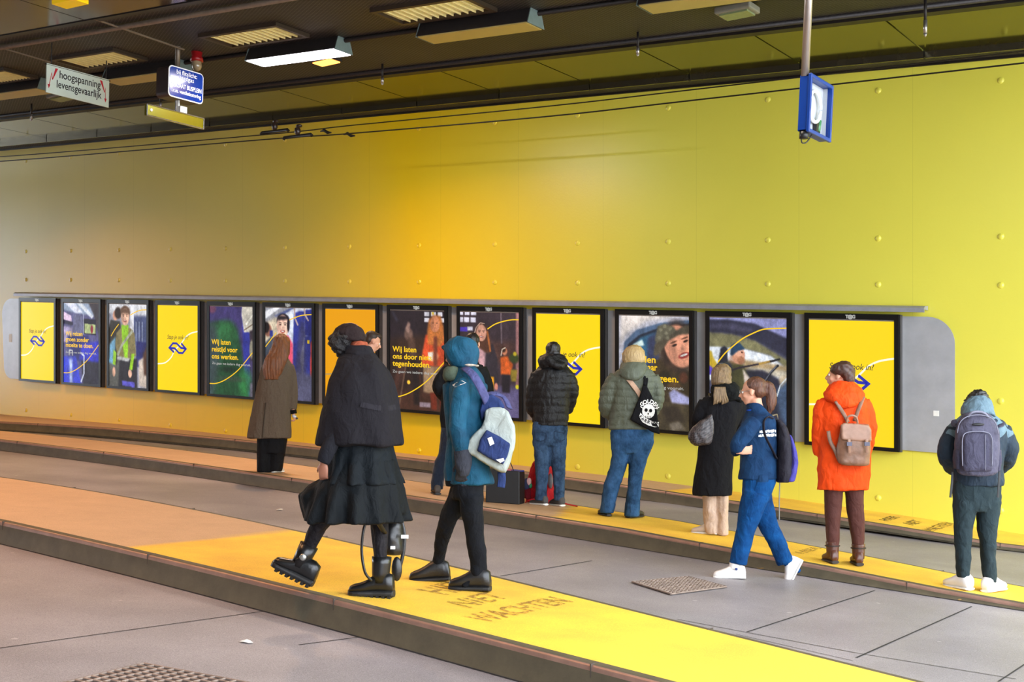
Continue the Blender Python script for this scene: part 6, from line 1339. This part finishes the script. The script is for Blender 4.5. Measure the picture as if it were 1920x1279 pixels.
for px in (1592, 1625): b.tube([f.L(px, 824, -.105), f.L(px+.5, 836, -.115), f.L(px+.5, 849, -.10)], [.013, .012, .012], 8, 0, .3)
b.build('closing_strap', LE2, f.root); b = MB()
for px in (1592, 1625): b.box(f.L(px-4, 836, -.122), f.L(px+5, 829, -.11))
b.build('buckle', mat('dark_buckle', (60, 58, 70), rough=.3, metal=.5), f.root)
b = MB(); b.tube([tuple(v) for v in curve3([f.L(1588, 796, -.03), f.L(1589, 783, -.05), f.L(1598, 779, -.06), f.L(1606, 784, -.05), f.L(1608, 796, -.03)], 4)], .010, 8); b.build('top_handle', LE2, f.root, True)
for nm, pts in (('shoulder_strap', [(1567, 752, .02), (1575, 765, .015), (1583, 778, .03), (1590, 792, .02)]), ('shoulder_strap', [(1619, 744, .07), (1614, 757, .02), (1608, 772, .02), (1602, 790, .02)]), ('side_strap', [(1553, 808, .03), (1557, 828, .03), (1566, 845, .03), (1573, 862, .0)])):
    b = MB(); b.tube([tuple(v) for v in curve3([f.L(*p) for p in pts], 4)], .017, 10, 0, .35); b.build(nm, LE, f.root, True)

# --- P11 person far right
Z = Zof(1835, 1108, h_mid); P = Person(1835, 1108, Z, 'person at far right in a navy and grey jacket wearing a big backpack')
P.body((1834, 762, .06, 0, 30), dict(neck=(1834, 790, .0), sl=(1794, 803, 0), sr=(1874, 803, 0), el=(1776, 855, .03), er=(1894, 852, .05), wl=(1795, 885, .22), wr=(1876, 880, .24), hl=(1813, 920, 0), hr=(1857, 920, 0), kl=(1806, 995, 0), kr=(1854, 995, 0), al=(1805, 1080, .02), ar=(1858, 1088, 0)))
P.hair(MATS['black_hair'], [P.loft([(752, 1808, 1858, .08, .04), (744, 1814, 1852, .07, .05), (739, 1823, 1846, .05, .05)])], amp=.012, sx=60, sz=60)
NV = fabric('navy_jacket', (38, 50, 62), rough=.65, var=.15, bscale=60, bump=.3); GY = fabric('blue_grey_yoke', (96, 118, 130), rough=.65, var=.1)
P.garment('jacket', [P.loft([(911, 1788, 1880, .15), (900, 1787, 1881, .155), (880, 1788, 1880, .15), (850, 1786, 1882, .15), (825, 1782, 1886, .155), (805, 1779, 1888, .15), (792, 1786, 1882, .13), (784, 1797, 1872, .11), (777, 1806, 1862, .09)]),
                     P.T([(1792, 806, 0, 18), (1780, 830, .01, 19), (1775, 853, .04, 18), (1782, 872, .12, 15), (1794, 884, .22, 12)]), P.T([(1876, 806, 0, 18), (1888, 830, .01, 19), (1892, 850, .05, 17), (1885, 868, .14, 14), (1874, 880, .24, 11)])], NV, fold=(.011, 9, 8), vox=.010)
P.garment('shoulder_yoke', [P.loft([(822, 1786, 1882, .157, -.004), (806, 1780, 1887, .158, -.004), (793, 1786, 1882, .138, -.004), (784, 1797, 1872, .118, -.004), (777, 1805, 1863, .095, -.004)]), P.T([(1798, 802, 0, 17), (1789, 814, 0, 19.5), (1785, 822, .0, 19)]), P.T([(1870, 802, 0, 17), (1879, 814, 0, 19.5), (1883, 822, .0, 19)])], GY, vox=.010, fold=(.004, 9, 8))
P.garment('hood', [P.loft([(779, 1802, 1864, .10, -.03), (773, 1802, 1862, .125, -.02), (764, 1805, 1861, .13, -.01), (755, 1809, 1859, .12, .01), (748, 1814, 1856, .10, .02), (743, 1821, 1848, .07, .03)])], GY, fold=(.014, 12, 9), vox=.010)
PT = fabric('dark_green_grey_joggers', (40, 52, 56), var=.12)
P.garment('joggers', [P.loft([(900, 1789, 1878, .13), (915, 1787, 1876, .135), (935, 1788, 1876, .13), (952, 1789, 1875, .12), (958, 1790, 1874, .1)]), P.loft([(940, 1788, 1829, .12), (965, 1788.5, 1827, .10), (990, 1790, 1823, .09), (1015, 1791, 1820, .08), (1040, 1792, 1819, .075), (1065, 1795, 1818, .07), (1080, 1796, 1818, .065), (1084, 1797, 1817, .055)]),
                      P.loft([(940, 1832, 1875, .12), (965, 1833, 1873, .10), (990, 1834, 1869, .09), (1015, 1838, 1867, .08), (1040, 1840, 1866, .075), (1065, 1841, 1867, .07), (1088, 1843, 1867, .065), (1093, 1845, 1866, .055)])], PT, fold=(.009, 12, 9), vox=.010)
WH = mat('white_leather', (232, 230, 228), rough=.5, var=.04)
x = P.L(1806, 1090, .02)[0]; P.shoe(x, .02, 20, WH, SOLEW, h=h_mid, L=.30, wide=1.12); x = P.L(1857, 1095, 0)[0]; P.shoe(x, 0, -48, WH, SOLEW, h=h_mid, L=.30, wide=1.1)
f = Frame('backpack', 1833, 890, Z-.23, 'large grey violet backpack on the person at far right', 'backpack')
BG = fabric('grey_violet_nylon', (78, 76, 92), rough=.75, var=.15, vscale=40, bscale=150); BG2 = fabric('grey_violet_dark', (64, 62, 78), rough=.75, var=.15, vscale=40)
mbg = reg(bake('main_bag', [f.loft([(892, 1803, 1862, .08), (886, 1795, 1870, .10), (865, 1792, 1872, .11), (835, 1791, 1874, .115), (808, 1792, 1873, .11), (790, 1797, 1867, .10), (778, 1807, 1857, .08), (773, 1817, 1848, .05)], 40)], BG, f.root, .009, 3, fold=(.007, 10, 8)), f)
reg(bake('front_pocket', [f.loft([(884, 1808, 1858, .03, -.10), (878, 1804, 1861, .045, -.10), (850, 1804, 1861, .05, -.105), (825, 1805, 1861, .045, -.105), (814, 1808, 1857, .035, -.10), (810, 1813, 1850, .02, -.10)], 40)], BG2, f.root, .008, 2, fold=(.004, 10, 8)), f)
for nm, pts, r_ in (('zip', [(1805, 874, -.145), (1804, 845, -.15), (1805, 822, -.145), (1811, 812, -.14), (1832, 809, -.14), (1853, 812, -.14), (1860, 823, -.145), (1861, 845, -.15), (1860, 874, -.145)], .004), ('top_handle', [(1815, 782, -.08), (1822, 774, -.1), (1834, 772, -.1), (1846, 775, -.1), (1853, 783, -.08)], .010), ('zip', [(1795, 812, -.10), (1799, 794, -.11), (1812, 782, -.115), (1836, 778, -.115), (1858, 784, -.11), (1868, 797, -.11), (1872, 815, -.10)], .004)):
    b = MB(); b.tube([tuple(v) for v in curve3([f.L(*p) for p in pts], 5)], r_, 8); b.build(nm, mat('pack_trim', (112, 112, 128), rough=.6), f.root, True)
b = MB(); b.tube([f.L(1848, 815, -.155), f.L(1848, 848, -.16), f.L(1848, 882, -.14)], .003, 6); b.build('seam', MATS['pack_trim'], f.root)
b = MB(); b.add(*ellipsoid(f.L(1834, 796, -.11), (.05, .012, .012), 14)); b.build('logo_patch', SOLEB, f.root, True)
reg(bake('side_pocket', [f.loft([(884, 1862, 1874, .05, .0), (862, 1862, 1877, .06, .0), (843, 1863, 1876, .05, .0)])], BG2, f.root, .008, 2), f); reg(bake('side_pocket', [f.loft([(880, 1790, 1799, .05, .0), (860, 1788, 1799, .06, .0), (842, 1790, 1799, .05, .0)])], BG2, f.root, .008, 2), f)
for pts in ([(1786, 885, .05), (1785, 905, .04), (1782, 933, .04)], [(1874, 885, .05), (1873, 905, .04), (1871, 933, .04)]):
    b = MB(); b.tube([f.L(*p) for p in pts], .010, 8, 0, .3); b.build('loose_strap', SOLEB, f.root)
for pts in ([(1797, 800, .02), (1790, 798, .08), (1790, 790, .2), (1796, 788, .28)], [(1870, 800, .02), (1877, 798, .08), (1876, 790, .2), (1870, 788, .28)]):
    b = MB(); b.tube([tuple(v) for v in curve3([f.L(*p) for p in pts], 4)], .026, 10, 0, .3); b.build('shoulder_strap', BG2, f.root, True)

# --- P2 woman in the dark cape, front platform
Z = Zof(690, 1118, .18); P = Person(690, 1118, Z, 'person in a dark wool cape and tiered black skirt striding left in the foreground')
P.body((655, 641, .06, 62, 24), dict(neck=(668, 668, .02), sl=(655, 695, -.14), sr=(690, 695, .18), el=(645, 780, -.15), er=(680, 790, .22), wl=(605, 866, -.18), wr=(725, 880, .22), hl=(665, 870, -.09), hr=(685, 870, .09), kl=(612, 965, -.05), kr=(705, 965, .1), al=(572, 1045, .0), ar=(713, 1062, .0)),
       hands=[(P.L(607, 870, -.18), (-.05, .15, -1), (.3, .9, 0), -1, .75, .88), (P.L(727, 885, .2), (.15, 0, -1), (-.6, .3, 0), 1, 1.1)], vox=.0075, skin=mat('skin_brown', (150, 98, 76), rough=.5, var=.06))
P.garment('hair', [P.loft([(668, 634, 650, .06, .04), (658, 624, 656, .08, .04), (645, 619, 662, .10, .04), (632, 620, 668, .11, .05), (622, 626, 672, .1, .05)])], mat('curly_black_hair', (22, 17, 17), rough=.7, var=.4, vscale=50, bump=1, bscale=60, bdist=.02), vox=.010, fine=(.022, 40, 40), smooth=1)
P.garment('knit_hat', [P.loft([(641, 640, 684, .095, .04), (634, 631, 686, .11, .05), (624, 626, 684, .115, .05), (615, 630, 678, .10, .05), (609, 640, 668, .07, .05), (606.5, 648, 660, .03, .05)])], fabric('dark_brown_knit', (36, 26, 26), bscale=60, bump=1), vox=.009, fold=(.004, 20, 40))
P.garment('neck_scarf', [P.loft([(652, 655, 692, .075, .02), (646, 657, 690, .075, .03), (640, 660, 688, .07, .03)])], fabric('rust_scarf', (140, 70, 48)), vox=.009, fold=(.005, 20, 20))
CPM = fabric('charcoal_wool', (27, 25, 29), var=.15, vscale=60)
P.garment('cape', [P.loft([(836, 590, 756, .27, 0, 2.3, 7, .035, .5), (825, 592, 754, .27, 0, 2.3, 7, .032, .5), (800, 598, 750, .265, 0, 2.3, 7, .025, .5), (770, 603, 746, .26, 0, 2.3, 6, .018, .5), (740, 610, 740, .25, 0, 2.3, 6, .012, .5), (715, 617, 734, .235, .0), (697, 624, 727, .21, .0), (684, 628, 719, .18, .0), (673, 633, 711, .15, .01), (664, 641, 704, .11, .02), (658, 650, 698, .085, .02)], 60)], CPM, fold=(.028, 5, 1.4), vox=.012, smooth=3)
P.garment('collar', [P.loft([(669, 642, 706, .115, .02), (660, 645, 701, .10, .02), (652, 648, 698, .092, .02), (648, 650, 696, .088, .02)])], CPM, vox=.010, fold=(.006, 14, 10))
cp_ = [o for o in P.root.children if o.name.startswith('cape')][0]
V2, Fc = strip2d([(x_, y_) for x_, y_ in ((676, 758), (692, 762), (710, 765), (730, 766), (742, 763))], 10); P.decal('belt_seam', V2, [q[::-1] for q in Fc], [cp_], fabric('charcoal_band', (36, 34, 39)), cp_, .008)
P.garment('sleeve', [P.T([(662, 700, -.10, 13), (648, 770, -.14, 14), (626, 822, -.19, 15), (614, 846, -.19, 16), (606, 868, -.185, 13)]), P.T([(700, 700, .18, 15), (705, 780, .25, 16), (722, 850, .24, 13), (727, 880, .22, 11)])], fabric('charcoal_sleeve', (28, 28, 33)), fold=(.006, 12, 8))
SKM = fabric('black_crepe', (14, 19, 23), var=.2, rough=.75, bscale=150); SKM2 = fabric('black_crepe_lower', (12, 16, 19), var=.2, rough=.75)
P.garment('skirt_upper_tier', [P.loft([(906, 607, 752, .27, 0, 2.2, 11, .13, 1), (890, 611, 747, .25, 0, 2.2, 11, .11, 1), (870, 616, 743, .23, 0, 2.2, 11, .08, 1), (845, 621, 739, .20, 0, 2.2, 11, .04, 1), (820, 628, 735, .18)], 90)], SKM, fold=(.010, 9, 2), vox=.011, smooth=2)
P.garment('skirt', [P.loft([(978, 574, 764, .30, 0, 2.1, 13, .15, 2), (974, 574, 764, .30, 0, 2.1, 13, .15, 2), (955, 578, 760, .29, 0, 2.1, 13, .12, 2), (935, 583, 757, .275, 0, 2.1, 13, .09, 2), (915, 590, 756, .265, 0, 2.1, 13, .06, 2), (895, 604, 750, .25, 0, 2.1, 12, .035, 2), (860, 620, 742, .20)], 90), P.loft([(975, 570, 612, .05, .02, 2.1, 5, .15), (950, 563, 620, .08, .02, 2.1, 5, .14), (928, 558, 632, .10, .02, 2.1, 5, .1), (912, 575, 645, .11, .02), (895, 605, 660, .10, .02)], 40), P.loft([(962, 735, 765, .1, .0, 2.1, 6, .08), (935, 733, 761, .12, 0, 2.1, 6, .06), (905, 720, 753, .14, 0)], 40)], SKM2, fold=(.012, 10, 2), vox=.011, smooth=2)
TI = fabric('dark_patterned_tights', (26, 23, 26), var=.6, vscale=70, rough=.7)
P.garment('tights', [P.T([(640, 900, -.06, 26), (612, 960, -.05, 21), (595, 990, -.03, 16), (581, 1018, -.01, 12), (571, 1048, .0, 10)]), P.T([(690, 900, .08, 26), (706, 960, .08, 21), (714, 995, .04, 15.5), (714, 1030, .01, 13), (713, 1066, 0, 11)])], TI, fold=(.004, 12, 12))
BO = mat('black_boot_leather', (20, 20, 21), rough=.3, var=.25, vscale=20, bump=.3, bscale=60)
# planted boot
x = P.L(714, 1100, 0)[0]; o = P.shoe(x, 0, 82, BO, SOLEB, h=.18, L=.285, kind='boot', sole=.045, wide=1.1, tie=LACE); zg = P.ground(x, 0, .18)
b = MB(); b.tube([(x, 0, zg+.09), (x, 0, zg+.15), (x+.004, 0, zg+.21), (x+.006, 0, zg+.25)], [.052, .056, .060, .062], 18); b.build('shaft', BO, o, True)
# heel striking boot, toe raised
q = P.L(566, 1062, .0); zh = P.L(566, 1083, 0)[2]
o = P.shoe(q[0]-.012, .0, 84, BO, SOLEB, z=zh-.02, L=.285, kind='boot', sole=.045, wide=1.1, pitch=26, tie=LACE)
a1 = Vector((q[0]-.02, 0, zh+.07)); a2 = Vector(P.L(580, 1022, 0)); b = MB(); b.tube([tuple(a1), tuple(a1.lerp(a2, .5)), tuple(a2)], [.052, .056, .06], 18); b.build('shaft', BO, o, True)
b = MB(); b.tube([tuple(a1.lerp(a2, .45)+Vector((.05*math.cos(t), .058*math.sin(t), .02*math.cos(t)))) for t in np.linspace(0, 6.3, 18)], .008, 6); b.build('buckle_strap', BO, o, True); b = MB(); q2 = P.L(568, 1045, -.065); b.ell(q2, (.022, .008, .022), 12); b.build('buckle', mat('steel_buckle', (160, 160, 155), rough=.3, metal=.8), o, True)
f = Frame('handbag', 742, 1040, Z+.26, 'black bag with long looped straps carried behind the caped woman', 'bag')
reg(bake('bag_body', [f.loft([(1040, 722, 752, .07), (1030, 716, 757, .09), (1005, 716, 757, .10), (985, 722, 755, .09), (966, 730, 750, .06), (955, 734, 747, .04)])], BLKLEATH, f.root, .009, 3, fold=(.010, 9, 9)), f)
for pts, r_ in (([(722, 1000, -.3), (700, 970, -.42), (684, 985, -.45), (678, 1030, -.45), (684, 1072, -.45), (696, 1088, -.42)], .017), ([(752, 975, .0), (758, 1000, .0), (757, 1030, 0), (752, 1055, 0), (746, 1075, 0)], .012), ([(729, 890, -.06), (732, 920, -.05), (738, 962, 0)], .012)):
    b = MB(); b.tube([tuple(v) for v in curve3([f.L(*p) for p in pts], 5)], r_, 10, 0, .5); b.build('strap', BLKLEATH, f.root, True)
b = MB(); b.ell(f.L(744, 1067, 0), (.035, .02, .08), 12); b.build('strap_end', BLKLEATH, f.root, True)
for a_, c_ in (((752, 1010), (766, 1003)), ((732, 1030), (741, 1024))): b = MB(); b.box(f.L(*a_, -.10), f.L(*c_, -.09)); b.build('white_tag', PW, f.root)

# --- P5 teal hooded walker
Z = Zof(890, 1108, .18); P = Person(890, 1108, Z, 'person with raised teal hood walking left with a white and navy backpack')
P.body((862, 664, .0, 68, 10), dict(neck=(868, 688, 0), sl=(868, 716, -.18), sr=(876, 716, .18), el=(862, 800, -.22), er=(872, 800, .22), wl=(866, 862, -.18), wr=(852, 860, .2), hl=(872, 895, -.08), hr=(868, 895, .08), kl=(884, 985, -.05), kr=(840, 975, .12), al=(896, 1076, .0), ar=(820, 1055, .3), fl=(868, 1100, -.02)),
       hands=[(P.L(867, 866, -.18), (-.1, .1, -1), (.2, .9, 0), -1, .5)], vox=.008, hs=.9, glove=fabric('dark_grey_glove', (48, 50, 58)))
TH = fabric('teal_shell', (16, 56, 80), col2=(26, 84, 110), rough=.7, vscale=5)
P.garment('hood', [P.loft([(692, 850, 892, .11, .0), (680, 842, 895, .12, .0), (668, 836, 896, .125, .0), (655, 833, 896, .125, .0), (643, 836, 893, .115, .0), (635, 844, 886, .09, .0), (631, 854, 876, .05, .0)]), P.T([(846, 652, 0, 12), (834, 651, 0, 7), (826, 651, 0, 3.5)])], TH, fold=(.012, 10, 8), vox=.011)
P.garment('fur_trim', [P.loft([(688, 858, 900, .12, .0), (684, 858, 898, .125, .0)])], fabric('cream_fleece', (172, 160, 148)), vox=.009, fold=(.004, 20, 20))
P.garment('scarf', [P.loft([(716, 834, 862, .09, -.03), (706, 829, 864, .11, -.03), (695, 830, 864, .10, -.03), (688, 836, 860, .08, -.03)])], fabric('olive_scarf', (74, 84, 70)), vox=.010, fold=(.008, 15, 15))
P.garment('parka', [P.loft([(908, 841, 928, .15), (890, 843, 922, .155), (865, 844, 916, .155), (840, 845, 912, .155), (810, 845, 911, .155), (780, 843, 912, .16), (750, 841, 912, .17), (725, 842, 911, .18), (708, 845, 907, .16), (696, 850, 900, .13), (688, 854, 895, .11)]),
                    P.T([(870, 716, -.18, 17), (862, 750, -.21, 19), (859, 790, -.22, 18.5), (863, 825, -.21, 17), (866, 850, -.19, 14)]), P.T([(876, 716, .18, 17), (872, 760, .21, 18), (866, 810, .22, 17), (855, 850, .2, 13)])], TH, fold=(.012, 8, 6), vox=.011)
P.garment('glove', [P.T([(866, 840, -.195, 16), (868, 860, -.19, 17), (869, 880, -.185, 15), (868, 893, -.18, 10)])], fabric('dark_grey_glove', (48, 50, 58)), fold=(.006, 14, 14))
pk = [o for o in P.root.children if o.name.startswith('parka')][0]
V2 = [(848, 722), (856, 717), (866, 713.5), (877, 714), (874, 718), (864, 722), (853, 726)]; P.decal('shoulder_logo', V2, [tuple(range(7))[::-1]], [pk], PW, pk, .008)
BT2 = fabric('black_chino', (15, 17, 22), var=.15)
P.garment('trousers', [P.loft([(895, 846, 908, .13), (915, 847, 907, .13), (935, 848, 906, .12)]), P.T([(884, 930, -.06, 23), (884, 960, -.06, 21), (889, 990, -.04, 18), (893, 1020, -.02, 17.5), (897, 1050, 0, 16.5), (897, 1080, 0, 15)], 18), P.T([(864, 930, .07, 22), (850, 955, .1, 20), (839, 978, .13, 17), (830, 1010, .2, 14), (825, 1035, .26, 12), (821, 1054, .3, 11)], 18)], BT2, fold=(.008, 12, 9))
x = P.L(897, 1092, 0)[0]; P.shoe(x, 0, 78, BLKLEATH, SOLEB, h=.18, L=.28, sole=.035, wide=1.15, tie=LACE, tall=1.4)
q = P.L(822, 1060, .3); P.shoe(q[0], .3, 84, BLKLEATH, SOLEB, h=.18, L=.28, sole=.03, pitch=-4, tall=1.35)
f = Frame('backpack', 940, 892, Z-.03, 'white and navy backpack slung from the teal jacket', 'backpack')
WB = fabric('white_canvas_bag', (150, 158, 154), rough=.8, var=.08); NB = fabric('navy_canvas', (36, 50, 92), rough=.8)
wbg = reg(bake('main_bag', [slabpoly(f, [(908, 768), (918, 762), (938, 762), (954, 772), (966, 800), (967, 830), (958, 862), (948, 888), (936, 886), (900, 866), (876, 850), (871, 838), (884, 818), (903, 800), (908, 785)], -.08, .20, None, '', bulge=.03)], WB, f.root, .010, 4, fold=(.008, 8, 8)), f)
reg(bake('front_pocket', [slabpoly(f, [(912, 806), (936, 818), (957, 832), (952, 856), (944, 872), (918, 860), (893, 846), (900, 825)], -.20, .06, None, '', bulge=.02)], NB, f.root, .009, 3, fold=(.005, 8, 8)), f)
fp_ = [o for o in f.root.children if o.name.startswith('front_pocket')][0]
f.decal('label_patch', [(914, 822), (922, 819), (927, 832), (919, 836)], [(3, 2, 1, 0)], [fp_], PW, fp_, .006)
f.decal('label_patch', [(930, 862), (944, 859), (946, 864), (938, 868)], [(3, 2, 1, 0)], [fp_], PW, fp_, .006)
LV = fabric('lavender_navy_webbing', (70, 72, 112), rough=.8)
for nm, pts, r_ in (('shoulder_strap', [(872, 690, -.12), (888, 704, -.20), (904, 732, -.20), (916, 760, -.10)], .032), ('shoulder_strap', [(905, 745, .0), (925, 738, .05), (945, 745, .06), (955, 765, .0)], .03), ('lower_strap', [(940, 885, -.1), (941, 900, -.1), (939, 914, -.1)], .026)):
    b = MB(); b.tube([tuple(v) for v in curve3([f.L(*p) for p in pts], 4)], r_, 10, 0, .3); b.build(nm, LV if nm != 'lower_strap' else NB, f.root, True)
reg(bake('top_panel', [slabpoly(f, [(906, 744), (920, 738), (938, 748), (948, 764), (935, 770), (912, 772), (903, 790), (899, 770)], -.06, .14, None, '', bulge=.02)], NB, f.root, .009, 3), f)

# ------------------------------------------------------------------ litter on the road
M_PAPER = mat('white_litter', (220, 216, 210), rough=.8, var=.05); M_LEAF = mat('dry_leaf', (150, 120, 70), rough=.8, var=.2)
for px, py, h, m, lab in ((1834, 1122, 0, M_PAPER, 'crumpled white paper in the gutter by the right end of the middle platform'), (463, 1205, 0, M_PAPER, 'scrap of white paper on the road in front of the front platform'),
                          (1016, 1254, 0, M_PAPER, 'small white scrap at the foot of the front kerb'), (1800, 1126, 0, M_LEAF, 'small brown leaf beside the crumpled paper'), (525, 957, 0, M_PAPER, 'white scrap on the lane behind the front platform'),
                          (863, 1236, 0, M_LEAF, 'brown leaf on the road below the front platform lettering'), (1428, 1067, 0, M_LEAF, 'orange brown leaf beneath the walking person in blue')):
    p = gnd(px, py, h); V = [(0, 0, .012+.008*random.random())]; n = 9
    for k in range(n):
        a = 2*math.pi*k/n; r = .02+.022*random.random(); V.append((r*math.cos(a)*1.3, r*math.sin(a), .003+.008*random.random()))
    V.append((0, 0, .001)); Fc = [(0, 1+k, 1+(k+1) % n) for k in range(n)]+[(n+1, 1+(k+1) % n, 1+k) for k in range(n)]
    o = mobj('paper_scrap' if m is M_PAPER else 'fallen_leaf', V, Fc, m); o.location = (p[0], p[1], p[2]+h_road(p[0], p[1])+.001); setp(o, lab, 'litter', 'litter on the road', 'thing')
